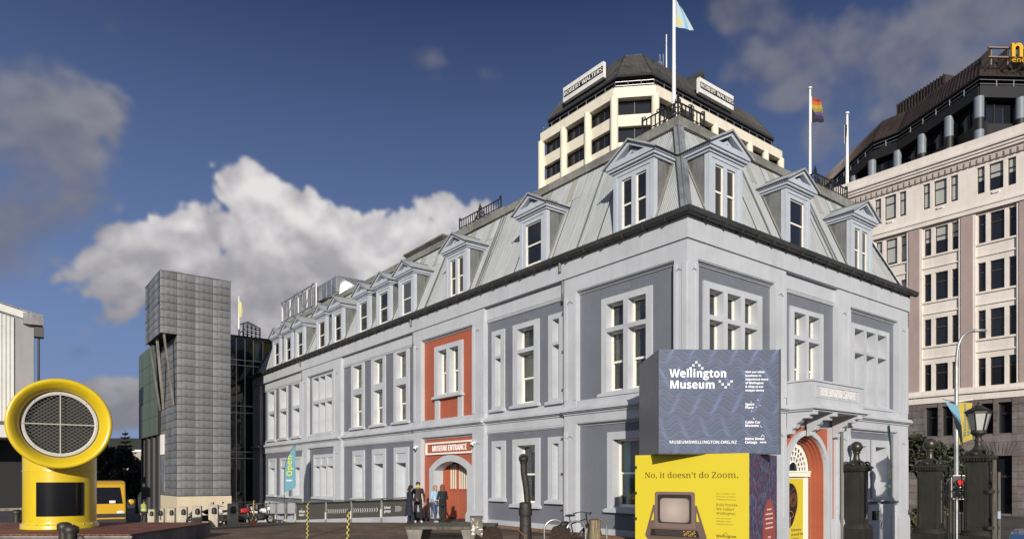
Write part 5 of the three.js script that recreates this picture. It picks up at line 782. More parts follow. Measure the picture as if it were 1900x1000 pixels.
// ================================================================ yellow van
{
  const p = atD(203, 950, 25.5), gy = groundW(p.x, p.z), t = thing('van', 'yellow van with dark windscreen parked behind the funnel', 'van', V(-16.4, gy, -27.1), 0.54), Y = new THREE.MeshPhysicalMaterial({ color: lin(0.62, 0.36, 0.02), roughness: 0.35, clearcoat: 0.6, side: THREE.DoubleSide });
  const side = [[-2.3, 0.35], [2.1, 0.35], [2.32, 0.5], [2.34, 0.95], [2.2, 1.12], [1.45, 1.82], [1.2, 1.93], [-2.1, 1.96], [-2.3, 1.85]]; // (z, y)
  const sh = new THREE.Shape(side.map(q => new THREE.Vector2(q[0], q[1]))), g = new THREE.ExtrudeGeometry(sh, { depth: 1.56, bevelEnabled: true, bevelSize: 0.06, bevelThickness: 0.06, bevelSegments: 3 }); g.rotateY(-Math.PI / 2); g.translate(0.78, 0, 0); new MB().add(g).build('body', Y, t);
  const quad = (a, b, c, d) => { const e = new THREE.BufferGeometry(); e.setAttribute('position', new THREE.Float32BufferAttribute([a, b, c, a, c, d].flatMap(v => [v.x, v.y, v.z]), 3)); e.computeVertexNormals(); return e; };
  new MB().add(quad(V(-0.74, 1.16, 2.26), V(0.74, 1.16, 2.26), V(0.66, 1.76, 1.62), V(-0.66, 1.76, 1.62))).build('windscreen', mat.glass, t);
  for (const s of [-1, 1]) { new MB().add(quad(V(s * 0.845, 1.15, 1.9), V(s * 0.845, 1.15, 0.8), V(s * 0.845, 1.72, 0.8), V(s * 0.845, 1.72, 1.4))).build('side_window', mat.glass, t); const m = new MB(); m.sphere(s * 0.66, 0.83, 2.36, 0.16, 0.1, 0.06); m.build('headlight', M(0.7, 0.7, 0.68, { roughness: 0.15 }), t); const k = new MB(); k.sphere(s * 1.02, 1.2, 1.85, 0.12, 0.11, 0.06); k.bar(V(s * 0.84, 1.15, 1.8), V(s * 1.0, 1.18, 1.84), 0.04); k.build('mirror', Y, t); }
  let m = new MB(); m.box(-0.8, 0.8, 0.66, 0.8, 2.34, 2.42); m.build('grille', mat.black, t); m = new MB(); m.box(-0.84, 0.84, 0.28, 0.6, 2.3, 2.48); m.build('bumper', M(0.03, 0.03, 0.03), t); m = new MB(); m.box(0.3, 0.5, 1.18, 1.28, 2.27, 2.275); m.build('windscreen_label', mat.white, t);
  for (const [x, z] of [[-0.72, 1.45], [0.72, 1.45], [-0.72, -1.4], [0.72, -1.4]]) { const w = grp('wheel', t); w.position.set(x, 0.32, z); const a = new MB(); a.add(new THREE.TorusGeometry(0.23, 0.09, 10, 24).rotateY(Math.PI / 2)); a.build('tyre', mat.rubber, w); const b = new MB(); b.add(new THREE.CylinderGeometry(0.19, 0.19, 0.14, 18).rotateZ(Math.PI / 2)); b.build('rim', mat.galv, w); }
}
// ================================================================ concrete lamp bollards
{
  const pos = [[431, 31.6], [395.6, 33.9], [365, 36.6], [339, 38.6], [317, 42], [297, 44.5], [280, 47]], where = ['nearest the striped post', 'between two parked motorcycles', 'left of the black motorcycle', 'fourth from the right', 'by the tower base corner', 'just right of the vested person', 'leftmost, behind the vested person'];
  let first; pos.forEach(([px, Z], i) => {
    const p = atD(px, 950, Z); p.y = groundW(p.x, p.z); const lab = 'pale concrete bollard with black light hood, ' + where[i];
    if (first) { copyOf(first, p, TH * 0.4, lab); return; }
    first = thing('light_bollard', lab, 'bollard', p, TH * 0.4, 'concrete light bollards in front of the tower');
    let m = new MB(); const s = new THREE.Shape(rect(-0.2, 0.2, 0, 1.1).map(q => new THREE.Vector2(q[0], q[1]))), g = new THREE.ExtrudeGeometry(s, { depth: 0.36, bevelEnabled: true, bevelSize: 0.015, bevelThickness: 0.015, bevelSegments: 1 }); g.translate(0, 0, -0.18); m.add(g); m.build('post', M(0.52, 0.47, 0.38, { map: T.grime, ...bumpy(0.01), roughness: 0.9 }), first);
    m = new MB(); m.lathe([[0.115, 0], [0.125, 0.04], [0.125, 0.2], [0.09, 0.29], [0, 0.32]], 16, 0.05, 0.68, 0.19); m.build('light_hood', mat.black, first);
  });
}
// ================================================================ motorcycles behind the bollards
{
  const mk = (label, p, turn, col) => { const t = thing('motorcycle', label, 'motorcycle', p, turn, 'motorcycles parked by the tower'), cm = M(...col, { roughness: 0.35 });
    for (const z of [-0.68, 0.68]) { const w = grp('wheel', t); w.position.set(0, 0.31, z); new MB().add(new THREE.TorusGeometry(0.25, 0.06, 8, 22).rotateY(Math.PI / 2)).build('tyre', mat.rubber, w); const b = new MB(); b.add(new THREE.TorusGeometry(0.18, 0.015, 5, 18).rotateY(Math.PI / 2)); for (let k = 0; k < 5; k++) { const a = k / 5 * 6.283; b.bar(V(0, 0, 0), V(0, 0.18 * Math.sin(a), 0.18 * Math.cos(a)), 0.025); } b.build('rim', mat.steel, w); }
    let m = new MB(); m.box(-0.15, 0.15, 0.3, 0.6, -0.25, 0.3); m.tube(V(0.17, 0.28, 0.2), V(0.17, 0.36, -0.8), 0.05, 0.06); m.build('engine', mat.gutter, t);
    m = new MB(); m.sphere(0, 0.78, 0.2, 0.16, 0.16, 0.32); m.build('tank', cm, t); m = new MB(); m.sphere(0, 0.68, -0.55, 0.12, 0.1, 0.3); m.build('tail', cm, t); m = new MB(); m.sphere(0, 0.8, -0.35, 0.14, 0.07, 0.4); m.build('seat', mat.black, t);
    m = new MB(); for (const s of [-0.1, 0.1]) m.tube(V(s, 0.31, 0.68), V(s, 0.98, 0.42), 0.025); m.path([V(-0.36, 1.0, 0.28), V(-0.15, 1.04, 0.4), V(0.15, 1.04, 0.4), V(0.36, 1.0, 0.28)], 0.018); for (const s of [-1, 1]) { m.bar(V(s * 0.2, 1.04, 0.38), V(s * 0.3, 1.22, 0.36), 0.015); m.sphere(s * 0.3, 1.24, 0.36, 0.07, 0.045, 0.02, 8); } m.build('fork', mat.black, t);
    m = new MB(); m.sphere(0, 0.9, 0.58, 0.11, 0.12, 0.09); m.build('headlight', M(0.7, 0.7, 0.7, { roughness: 0.1 }), t); };
  const P = (px, Z) => { const p = atD(px, 950, Z); p.y = groundW(p.x, p.z); return p; };
  mk('black motorcycle with upright mirrors, left of the second bollard from the right', P(380, 37.5), 2.2, [0.02, 0.02, 0.025]); mk('black and white motorcycle between the two bollards on the right', P(412, 36.6), -2.1, [0.5, 0.5, 0.5]); mk('red motorcycle right of the last bollard, by the glass link', P(447, 38), 2.4, [0.4, 0.03, 0.03]); mk('white motorcycle at the foot of the sloping fence', P(484, 41), 1.2, [0.6, 0.6, 0.6]);
}
// ================================================================ striped posts
{
  const st = canvasTex(32, 256, (g, w, h) => { g.fillStyle = '#b9aa5c'; g.fillRect(0, 0, w, h); g.fillStyle = '#2a271e'; for (let k = -1; k < 9; k++) { g.beginPath(); g.moveTo(0, k * 32 + 16); g.lineTo(w, k * 32 - 2); g.lineTo(w, k * 32 + 14); g.lineTo(0, k * 32 + 32); g.fill(); } });
  const sm = new THREE.MeshStandardMaterial({ map: st, roughness: 0.6 });
  const mk = (px, Z, h, lab, base, tilt) => { const p = atD(px, 950, Z); p.y = groundW(p.x, p.z); const t = thing('striped_post', lab, 'post', p, 0.2, 'yellow and black striped posts on the forecourt'); const q = new MB().add(new THREE.CylinderGeometry(0.04, 0.04, h, 14, 1, true).translate(0, h / 2, 0)); const o = q.build('post', sm, t, true); o.rotation.z = tilt || 0; new MB().add(new THREE.SphereGeometry(0.042, 12, 6).translate((tilt || 0) * -h, h, 0)).build('cap', mat.black, t); if (base) { const b = new MB(); b.lathe([[0.22, 0], [0.2, 0.1], [0.1, 0.26], [0.058, 0.3]], 16); b.build('base_cone', M(0.5, 0.18, 0.06), t); } else new MB().lathe([[0.11, 0], [0.11, 0.015], [0.05, 0.02]], 16).build('base_plate', mat.galv, t); };
  mk(470, 34.5, 1.28, 'striped post with an orange foot beside the far end of the fence', true); mk(570, 22, 1.14, 'slim striped post in front of the grey fence panel with the logo', false); mk(643, 16.8, 1.13, 'leaning striped post nearest the viewer, left of the bench', false, -0.04);
}
// ================================================================ sloping fence with banners along the museum
const logo = (g, x, y, s, col, two = true) => { g.fillStyle = col; g.font = `bold ${s}px sans-serif`; g.fillText('Wellington', x, y); if (two) g.fillText('Museum', x, y + s * 1.02); g.strokeStyle = col; g.lineWidth = s * 0.07; const X = (cx, cy) => { const r = s * 0.09; g.beginPath(); g.moveTo(cx - r, cy - r); g.lineTo(cx + r, cy + r); g.moveTo(cx + r, cy - r); g.lineTo(cx - r, cy + r); g.stroke(); }; const w = g.measureText('Welling').width; for (let k = -2; k <= 2; k++) X(x + w * 0.68 + k * s * 0.27, y - s * 1.36 + Math.abs(k) * s * 0.27); const wm = g.measureText('Museum').width; for (let k = -2; k <= 2; k++) X(x + wm + s * (0.95 + k * 0.27), y + s * (0.9 - Math.abs(k) * 0.27)); };
{
  const LX = -2.0, top = u => 1.05 - 0.043 * (u - 14), bot = u => 0.2 - 0.0614 * (u - 14.3), t = gridThing('ramp_fence', 'grey metal fence with printed banner panels sloping down beside the museum', 'fence', LX, 0, 0), Z = u => -u;
  const us = [13.6, 16.2, 19.6, 22.9, 27.6], more = [29.3, 31.2, 33.2, 35.3, 37.4];
  const seg = (m, u0, u1, y, h, x0, x1) => { const a = V((x0 + x1) / 2, top(u0) + y, Z(u0)), b = V((x0 + x1) / 2, top(u1) + y, Z(u1)); m.bar(a, b, x1 - x0, h); };
  let m = new MB(); seg(m, 13.4, 37.6, 0.02, 0.05, -0.12, 0.12); m.build('cap_rail', M(0.2, 0.19, 0.175, { map: T.grime }), t);
  m = new MB(); seg(m, 13.4, 27.7, -0.09, 0.12, -0.02, 0.02); m.build('cap_skirt', mat.black, t);
  for (const u of [...us, ...more]) { const b = new MB(); b.box(-0.05, 0.05, bot(u) - 0.5, top(u), Z(u) - 0.055, Z(u) + 0.055); b.build('fence_post', M(0.3, 0.29, 0.26, { map: T.grime }), t); const c = new MB(); c.box(-0.09, -0.05, bot(u), bot(u) + 0.4, Z(u) - 0.03, Z(u) + 0.03); c.build('post_bracket', mat.white, t); }
  const panelTex = [
    (g, w, h) => { g.fillStyle = '#fff'; g.font = `bold ${h * 0.24}px sans-serif`; g.fillText('School', w * 0.06, h * 0.46); g.fillText('groups', w * 0.06, h * 0.7); g.fillRect(0, 0, 0, 0); for (let k = 0; k < 6; k++) { g.globalAlpha = 0.8; g.fillRect(w * 0.52, h * (0.3 + k * 0.065), w * (0.22 + 0.1 * ((k * 37) % 5) / 5), h * 0.022); } g.globalAlpha = 1; },
    (g, w, h) => arrows(g, w, h), (g, w, h) => arrows(g, w, h), (g, w, h) => logo(g, w * 0.1, h * 0.52, h * 0.22, '#fff')];
  function arrows(g, w, h) { g.strokeStyle = '#e8e8e8'; g.lineWidth = h * 0.055; for (let k = 0; k < 11; k++) { const x = w * (0.04 + k * 0.083); g.beginPath(); g.moveTo(x, h * 0.36); g.lineTo(x + h * 0.13, h * 0.5); g.lineTo(x, h * 0.64); g.stroke(); } }
  for (let i = 0; i < 4; i++) { const u0 = us[i] + 0.12, u1 = us[i + 1] - 0.12; const tx = canvasTex(512, Math.round(512 * 0.85 / (u1 - u0)), (g, w, h) => { g.fillStyle = '#4e4c48'; g.fillRect(0, 0, w, h); panelTex[i](g, w, h); });
    const pos = [], uv = []; const A = V(0, bot(u0) + 0.04, Z(u0)), B = V(0, bot(u1) + 0.04, Z(u1)), Cc = V(0, top(u1) - 0.14, Z(u1)), D = V(0, top(u0) - 0.14, Z(u0)); const tri = (list) => list.forEach(([v, a, b, x]) => { pos.push(x, v.y, v.z); uv.push(a, b); }); for (const x of [-0.025, -0.005]) tri([[B, 0, 0, x], [A, 1, 0, x], [D, 1, 1, x], [B, 0, 0, x], [D, 1, 1, x], [Cc, 0, 1, x]]);
    const g = new THREE.BufferGeometry(); g.setAttribute('position', new THREE.Float32BufferAttribute(pos, 3)); g.setAttribute('uv', new THREE.Float32BufferAttribute(uv, 2)); g.computeVertexNormals(); mesh('banner_panel', g, new THREE.MeshStandardMaterial({ map: tx, roughness: 0.7, side: THREE.DoubleSide }), t); }
  m = new MB(); for (let u = 14; u < 37; u += 1) { m.bar(V(0.25, bot(u) - 0.16, Z(u)), V(0.25, bot(u + 1) - 0.16, Z(u + 1)), 0.5, 0.5); } m.build('kerb_wall', mat.trim, t);
}
// ================================================================ feather flags
function featherFlag(label, base, turn, group) {
  const t = thing('feather_flag', label, 'flag', base, turn, group), H = 4.4, y0 = 1.45;
  const tx = canvasTex(160, 640, (g, w, h) => { g.fillStyle = '#6898a8'; g.fillRect(0, 0, w, h); g.save(); g.translate(w * 0.66, h * 0.66); g.rotate(-Math.PI / 2); g.fillStyle = '#c3cc3c'; g.font = 'bold 112px sans-serif'; g.fillText('Open', 0, 0); g.restore(); g.fillStyle = '#eef6f8'; g.fillRect(w * 0.15, h * 0.73, w * 0.55, 7); g.fillRect(w * 0.15, h * 0.75, w * 0.45, 7); });
  const pos = [], uv = [], nu = 8, nv = 40, WR = 0.66, xl = v => v < 0.35 ? 0 : 0.62 * ((v - 0.35) / 0.65) ** 2.2, P = (u, v) => { const x = mix(xl(v), WR, u), yy = y0 + (H - y0) * v + 0.3 * u * Math.max(0, 0.2 - v) / 0.2; return [x, yy, 0.06 * Math.sin(v * 8 + u * 3) * u]; };
  for (let i = 0; i < nu; i++) for (let j = 0; j < nv; j++) { const q = [[i, j], [i + 1, j], [i + 1, j + 1], [i, j], [i + 1, j + 1], [i, j + 1]]; for (const [a, b] of q) { pos.push(...P(a / nu, b / nv)); uv.push(P(a / nu, b / nv)[0] / WR, b / nv); } }
  const g = new THREE.BufferGeometry(); g.setAttribute('position', new THREE.Float32BufferAttribute(pos, 3)); g.setAttribute('uv', new THREE.Float32BufferAttribute(uv, 2)); g.computeVertexNormals();
  mesh('flag_cloth', g, new THREE.MeshPhysicalMaterial({ map: tx, roughness: 0.9, side: THREE.DoubleSide, transmission: 0.15, thickness: 0 }), t);
  const pts = []; for (let k = 0; k <= 12; k++) { const v = k / 12; const q = P(0, v); pts.push(V(q[0] - 0.02, k === 0 ? 0 : q[1], 0)); } new MB().path(pts, 0.018, 6, 40).build('pole', mat.black, t); const b = new MB(); for (const a of [0.4, 2, 3.5, 5.2]) b.bar(V(0, 0.03, 0), V(0.4 * Math.cos(a), 0.02, 0.4 * Math.sin(a)), 0.04, 0.03); b.build('base_feet', mat.black, t);
}
{ const p = toWorld(-2.25, 0, -28.9); p.y = -0.4; featherFlag('blue feather flag with yellow lettering standing by the sloping fence', p, 0.15); const q = toWorld(onZ(1655, 950, 2.2)[0], -0.55, 2.2); featherFlag('blue feather flag seen nearly edge on in front of the last ground floor windows', q, 1.17); }
// ================================================================ the stacked sign boxes
{
  const y0 = 2.577, y1 = 5.25; const ct = s => new THREE.MeshStandardMaterial({ map: s, roughness: 0.55 });
  const t = thing('upper_sign_box', 'dark blue wave patterned sign box balanced on the yellow box', 'sign', V(5.315, y0, -18.7), 0.02), w = 3.15, h = y1 - y0, d = 2.4;
  const side = M(0.1, 0.1, 0.108, { map: T.paint, roughness: 0.4 }); new MB().box(-w / 2 + 0.004, w / 2 - 0.004, 0, h, -d / 2, d / 2 - 0.004).build('box', side, t); let m = new MB(); m.box(w / 2 - 0.03, w / 2 + 0.01, -0.01, h + 0.01, d / 2 - 0.04, d / 2 + 0.012); m.box(-w / 2 - 0.01, w / 2 + 0.01, -0.02, 0.01, d / 2 - 0.04, d / 2 + 0.012); m.build('edge_trim', mat.gutter, t);
  const tx = canvasTex(1536, Math.round(1536 * h / w), (g, W2, H2) => {
    g.fillStyle = '#3a4050'; g.fillRect(0, 0, W2, H2); g.lineWidth = 4.2;
    // rows of nested scallop waves
    const per = 262, gap = 19; for (let k = -6; k < H2 / gap + 6; k++) { const y = k * gap, ph = 1.25 * Math.sin(y / 330 * Math.PI) + 0.5 * Math.sin(y / 140); g.strokeStyle = ['#6a7ca6', '#5f74a4', '#7786a8', '#546896'][(k * 7 + (k >> 2)) & 3]; g.beginPath(); for (let x = 0; x <= W2; x += 6) { const yy = y - 40 * Math.cos(x / per * 2 * Math.PI + ph) - 14 * Math.sin(x * 0.0045 + y * 0.004); x ? g.lineTo(x, yy) : g.moveTo(x, yy); } g.stroke(); }
    const S = W2 / 1035; g.save(); g.scale(S, S); logo(g, 92, 235, 93, '#ffffff'); g.fillStyle = '#fff'; g.font = '34px sans-serif'; g.save(); g.translate(90, 793); g.scale(575 / g.measureText('MUSEUMSWELLINGTON.ORG.NZ').width, 1); g.fillText('MUSEUMSWELLINGTON.ORG.NZ', 0, 0); g.restore();
    g.font = 'bold 24px sans-serif'; ['Visit our other', 'locations to', 'experience more', 'of Wellington', '& shop at our', 'unique stores'].forEach((s, i) => g.fillText(s, 736, 197 + i * 31)); g.font = 'bold 28px sans-serif'; g.fillText('Space', 735, 470); g.fillText('Place', 735, 498); g.fillText('Cable Car', 735, 622); g.fillText('Museum', 735, 650); g.fillText('Nairn Street', 733, 762); g.fillText('Cottage', 733, 792); for (const [x, y] of [[840, 422], [858, 468], [826, 482], [786, 515], [782, 438], [870, 650], [862, 640], [810, 585], [802, 578]]) g.fillRect(x, y, 6, 6); g.strokeStyle = '#fff'; g.lineWidth = 3; for (let k = 0; k < 4; k++) { g.strokeRect(862 + k * 14, 778, 8, 8); } g.beginPath(); g.moveTo(868, 738); g.lineTo(884, 718); g.lineTo(900, 738); g.stroke(); g.restore();
  });
  printPlane('front_print', w, h, ct(tx), t, V(0, h / 2, d / 2 + 0.003));
  const lt = canvasTex(512, 570, (g, W2, H2) => { g.fillStyle = '#595a5f'; g.fillRect(0, 0, W2, H2); logo(g, 60, 240, 66, '#6d6e74'); g.fillStyle = '#65666b'; g.font = '26px sans-serif'; g.fillText('MUSEUMSWELLINGTON.ORG.NZ', 60, 520); }); printPlane('side_print', d, h, new THREE.MeshStandardMaterial({ map: lt, color: lin(0.8, 0.8, 0.82), roughness: 0.35 }), t, V(-w / 2 - 0.003, h / 2, 0), -Math.PI / 2);  // shade on this side put into the print as grey tones and faint lettering
  // the yellow box below
  const A = V(5.87, 0, -16.84), a = 0.628, w2 = 3.08, d2 = 2.5, b = thing('yellow_sign_box', 'yellow advertising box with a picture of an old computer, under the blue box', 'sign', A.clone().add(V(-w2 / 2 * Math.cos(a) + d2 / 2 * Math.sin(a), -0.6, -w2 / 2 * Math.sin(a) - d2 / 2 * Math.cos(a))), -a), H2 = 2.57 + 0.6;
  // front normal after turning by -a points towards -x, +z
  new MB().box(-w2 / 2 + 0.004, w2 / 2 - 0.004, 0, H2, -d2 / 2 + 0.004, d2 / 2 - 0.004).build('box', M(0.5, 0.36, 0.03), b);
  const yt = canvasTex(1254, Math.round(1254 * H2 / w2), (g, W2, Hh) => {
    const S = W2 / 1255; g.fillStyle = '#d2bf2c'; g.fillRect(0, 0, W2, Hh); g.save(); g.scale(S, S);
    g.fillStyle = '#1c1507'; g.font = '86px serif'; const tw = g.measureText('No, it doesn\u2019t do Zoom.').width; g.save(); g.translate(112, 252); g.scale(1040 / tw, 1); g.fillText('No, it doesn\u2019t do Zoom.', 0, 0); g.restore();
    const rrx = (x, y, w, h, r) => { g.beginPath(); g.moveTo(x + r, y); g.arcTo(x + w, y, x + w, y + h, r); g.arcTo(x + w, y + h, x, y + h, r); g.arcTo(x, y + h, x, y, r); g.arcTo(x, y, x + w, y, r); g.fill(); };
    g.fillStyle = '#6a574d'; g.beginPath(); g.moveTo(215, 545); g.lineTo(118, 880); g.lineTo(150, 925); g.lineTo(780, 925); g.lineTo(818, 880); g.lineTo(710, 545); g.lineTo(680, 545); g.lineTo(690, 780); g.lineTo(236, 780); g.lineTo(236, 545); g.fill(); g.fillStyle = '#d2bf2c'; g.beginPath(); g.moveTo(222, 610); g.lineTo(190, 715); g.lineTo(222, 712); g.fill(); g.beginPath(); g.moveTo(706, 610); g.lineTo(738, 715); g.lineTo(706, 712); g.fill();
    g.fillStyle = '#75625a'; rrx(234, 400, 456, 390, 28); g.fillStyle = '#2d2624'; rrx(268, 430, 382, 310, 22); const gr = g.createRadialGradient(450, 600, 30, 450, 600, 260); gr.addColorStop(0, '#b3a49c'); gr.addColorStop(0.6, '#97897f'); gr.addColorStop(1, '#4f443f'); g.fillStyle = gr; rrx(296, 470, 330, 258, 36);
    g.fillStyle = '#1f1a19'; g.beginPath(); g.moveTo(190, 808); g.lineTo(715, 808); g.lineTo(742, 882); g.lineTo(180, 882); g.fill(); for (let r = 0; r < 4; r++) for (let c = 0; c < 20; c++) { g.fillStyle = c > 13 && (r + c) % 3 ? '#c39a3e' : '#4b4340'; g.fillRect(236 + c * 23 + r * 3, 816 + r * 15, 17, 10); } g.fillStyle = '#5d4c44'; g.fillRect(135, 884, 670, 26);
    g.fillStyle = '#241c08'; g.font = '17px serif'; ['Poly 1 developed in 1980', 'by the staff and students', 'of Wellington Polytechnic'].forEach((s, i) => g.fillText(s, 917, 420 + i * 30)); g.font = '37px serif'; ['Kohi P\u014dneke.', 'We Collect', 'Wellington.'].forEach((s, i) => g.fillText(s, 917, 542 + i * 44)); g.font = '18px sans-serif'; ['Visit us for more of', 'Wellington\u2019s stories', 'wellingtonmuseum.nz'].forEach((s, i) => g.fillText(s, 917, 675 + i * 29)); logo(g, 917, 865, 40, '#241c08'); g.restore();
  });
  printPlane('front_print', w2, H2, ct(yt), b, V(0, H2 / 2, d2 / 2 + 0.002));
  const pt = canvasTex(512, 640, (g, W2, Hh) => { const r = mulberry(11); g.fillStyle = '#4a4d66'; g.fillRect(0, 0, W2, Hh); const cl = ['#6e3346', '#7a3b4a', '#34364c', '#3a4462', '#666a82', '#4a5072', '#566080']; for (let i = 0; i < 32; i++) for (let j = 0; j < 27; j++) { g.fillStyle = cl[Math.floor(r() * 7)]; g.fillRect(i * 16 + 1, j * 24 + 2 + (i & 1) * 10, 13, 20); if (r() > 0.6) { g.fillStyle = cl[Math.floor(r() * 7)]; g.beginPath(); g.ellipse(i * 16 + 7, j * 24 + 11 + (i & 1) * 10, 4, 5, 0, 0, 7); g.fill(); } } g.fillStyle = '#a3514a'; g.beginPath(); g.ellipse(360, 410, 125, 170, 0, 0, 7); g.fill(); g.fillStyle = '#e8cfc4'; for (const [y, n] of [[290, 90], [315, 140], [340, 150], [365, 130], [390, 150], [440, 60], [455, 50], [500, 70], [516, 60]]) g.fillRect(360 - n / 2, y, n, 8); });
  printPlane('side_print', d2, H2, ct(pt), b, V(w2 / 2 + 0.002, H2 / 2, 0), Math.PI / 2);
  m = new MB(); for (const y of [0.9, 1.6, 2.3]) m.box(-w2 / 2 - 0.03, -w2 / 2 + 0.05, y + 0.5, y + 0.58, d2 / 2 - 0.06, d2 / 2 + 0.02); m.build('latch', mat.gutter, b);
}

// ================================================================ gate pillars, lamp, railing
{
  const shaft = (t, H) => { // cast iron pillar in panels: base, shaft, moulded cap
    let m = new MB(); m.box(-0.42, 0.42, -0.9, 0.02, -0.42, 0.42); m.build('pedestal', mat.castIron, t);
    m = new MB(); m.add(new THREE.CylinderGeometry(0.36 * 1.414, 0.44 * 1.414, 0.16, 4).rotateY(Math.PI / 4).translate(0, 0.1, 0)); m.build('base_moulding', mat.castIron, t);
    m = new MB(); const s = 0.3; m.box(-s, s, 0.16, H - 0.12, -s, s); for (const [a, b] of [[1, 0], [-1, 0], [0, 1], [0, -1]]) { if (a) m.box(a * s, a * (s + 0.02), 0.3, H - 0.3, -s + 0.06, s - 0.06); else m.box(-s + 0.06, s - 0.06, 0.3, H - 0.3, b * s, b * (s + 0.02)); } m.build('shaft', mat.castIron, t);
    m = new MB(); m.box(0.1, 0.16, 0.38, H - 0.45, s + 0.02, s + 0.028); m.build('pale_strip', M(0.3, 0.27, 0.23, { metalness: 0.4, roughness: 0.4 }), t);
    m = new MB(); for (const [y, w, h] of [[H - 0.12, 0.33, 0.05], [H - 0.07, 0.38, 0.06], [H - 0.01, 0.44, 0.07]]) m.box(-w, w, y, y + h, -w, w); for (let k = -4; k <= 4; k++) for (const q of [-1, 1]) { m.box(k * 0.09 - 0.025, k * 0.09 + 0.025, H - 0.1, H - 0.02, q * 0.38, q * 0.41); m.box(q * 0.38, q * 0.41, H - 0.1, H - 0.02, k * 0.09 - 0.025, k * 0.09 + 0.025); } m.build('cap_moulding', mat.castIron, t);
    m = new MB(); m.add(new THREE.CylinderGeometry(0.11 * 1.414, 0.42 * 1.414, 0.26, 4).rotateY(Math.PI / 4).translate(0, H + 0.19, 0)); for (let k = 0; k < 4; k++) { const a = k * Math.PI / 2 + Math.PI / 4; m.add(new THREE.TorusGeometry(0.1, 0.035, 6, 12), new THREE.Matrix4().makeRotationY(-a).setPosition(0.38 * Math.cos(a), H + 0.14, 0.38 * Math.sin(a))); const c = k * Math.PI / 2; m.add(new THREE.SphereGeometry(0.12, 10, 6).scale(1, 0.6, 1), new THREE.Matrix4().setPosition(0.3 * Math.cos(c), H + 0.14, 0.3 * Math.sin(c))); } m.build('cap', mat.castIron, t);
  };
  const ball = (label, px, Z) => { const p = atD(px, 900, Z).setY(0), t = thing('gate_pillar', label, 'gate pillar', p, TH, 'cast iron gate pillars with ball finials'), H = 2.32; shaft(t, H); const m = new MB(); m.lathe([[0.14, 0], [0.11, 0.1], [0.1, 0.25], [0.13, 0.28], [0.15, 0.31], [0.13, 0.34], [0.07, 0.4], [0.08, 0.44], [0.1, 0.46]], 20, 0, H + 0.3, 0); m.sphere(0, 3.14, 0, 0.215, 0.215, 0.215, 28); m.lathe([[0.219, -0.015], [0.224, 0], [0.219, 0.015]], 28, 0, 3.14, 0); m.build('ball_finial', M(0.085, 0.078, 0.062, { map: T.grime, metalness: 0.5, roughness: 0.38 }), t); return t; };
  ball('dark iron gate pillar with ball finial, in front of the pale blue windows', 1590.5, 26.2); ball('dark iron gate pillar with ball finial, in front of the green bushes', 1727, 24.05);
  { const p = atD(1817, 900, 23.05).setY(0), t = thing('lamp_pillar', 'dark iron pillar carrying a large glazed lantern, right of the signal', 'lamp pillar', p, TH), H = 2.62; shaft(t, H);
    let m = new MB(); m.lathe([[0.2, 0.28], [0.12, 0.42], [0.09, 0.55], [0.15, 0.6], [0.09, 0.66], [0.1, 0.74], [0.22, 0.82], [0.24, 0.88], [0.2, 0.92]], 20, 0, H, 0); m.build('stem', mat.castIron, t);
    const l = grp('lantern', t), yb = H + 0.92, yt = yb + 0.62, rb = 0.2, rt = 0.36, hex = (r, y, k) => V(r * Math.cos(k * Math.PI / 3), y, r * Math.sin(k * Math.PI / 3));
    m = new MB(); for (let k = 0; k < 6; k++) { m.bar(hex(rb, yb, k), hex(rt, yt, k), 0.04); m.bar(hex(rb, yb, k), hex(rb, yb, k + 1), 0.05); m.bar(hex(rt, yt, k), hex(rt, yt, k + 1), 0.07); } m.build('lantern_frame', mat.castIron, l);
    for (let k = 0; k < 6; k++) { const a = hex(rb * 0.97, yb, k), b = hex(rb * 0.97, yb, k + 1), c = hex(rt * 0.97, yt, k + 1), d = hex(rt * 0.97, yt, k), g = new THREE.BufferGeometry(); g.setAttribute('position', new THREE.Float32BufferAttribute([a, b, c, a, c, d].flatMap(v => [v.x, v.y, v.z]), 3)); g.computeVertexNormals(); mesh('lantern_pane', new MB().add(g).geo(), new THREE.MeshPhysicalMaterial({ color: lin(0.62, 0.63, 0.6), roughness: 0.5, transmission: 0.35, thickness: 0, side: THREE.DoubleSide }), l); }
    m = new MB(); m.add(new THREE.CylinderGeometry(0.3, 0.46, 0.05, 6).rotateY(Math.PI / 6).translate(0, yt + 0.06, 0)); m.add(new THREE.CylinderGeometry(0.1, 0.36, 0.14, 6).rotateY(Math.PI / 6).translate(0, yt + 0.15, 0)); m.sphere(0, yt + 0.25, 0, 0.06); m.add(new THREE.TorusGeometry(0.1, 0.02, 6, 14).rotateX(Math.PI / 2).translate(0, yt + 0.22, 0)); m.sphere(0, yt + 0.33, 0, 0.035); m.build('lantern_roof', mat.castIron, l);
    m = new MB(); for (const y of [0.5, 1.75]) { m.add(new THREE.ConeGeometry(0.12, 0.18, 10).translate(-0.02, y, 0.36)); m.box(-0.05, 0.02, y + 0.06, y + 0.12, 0.3, 0.36); } m.build('bracket_light', mat.castIron, t); }
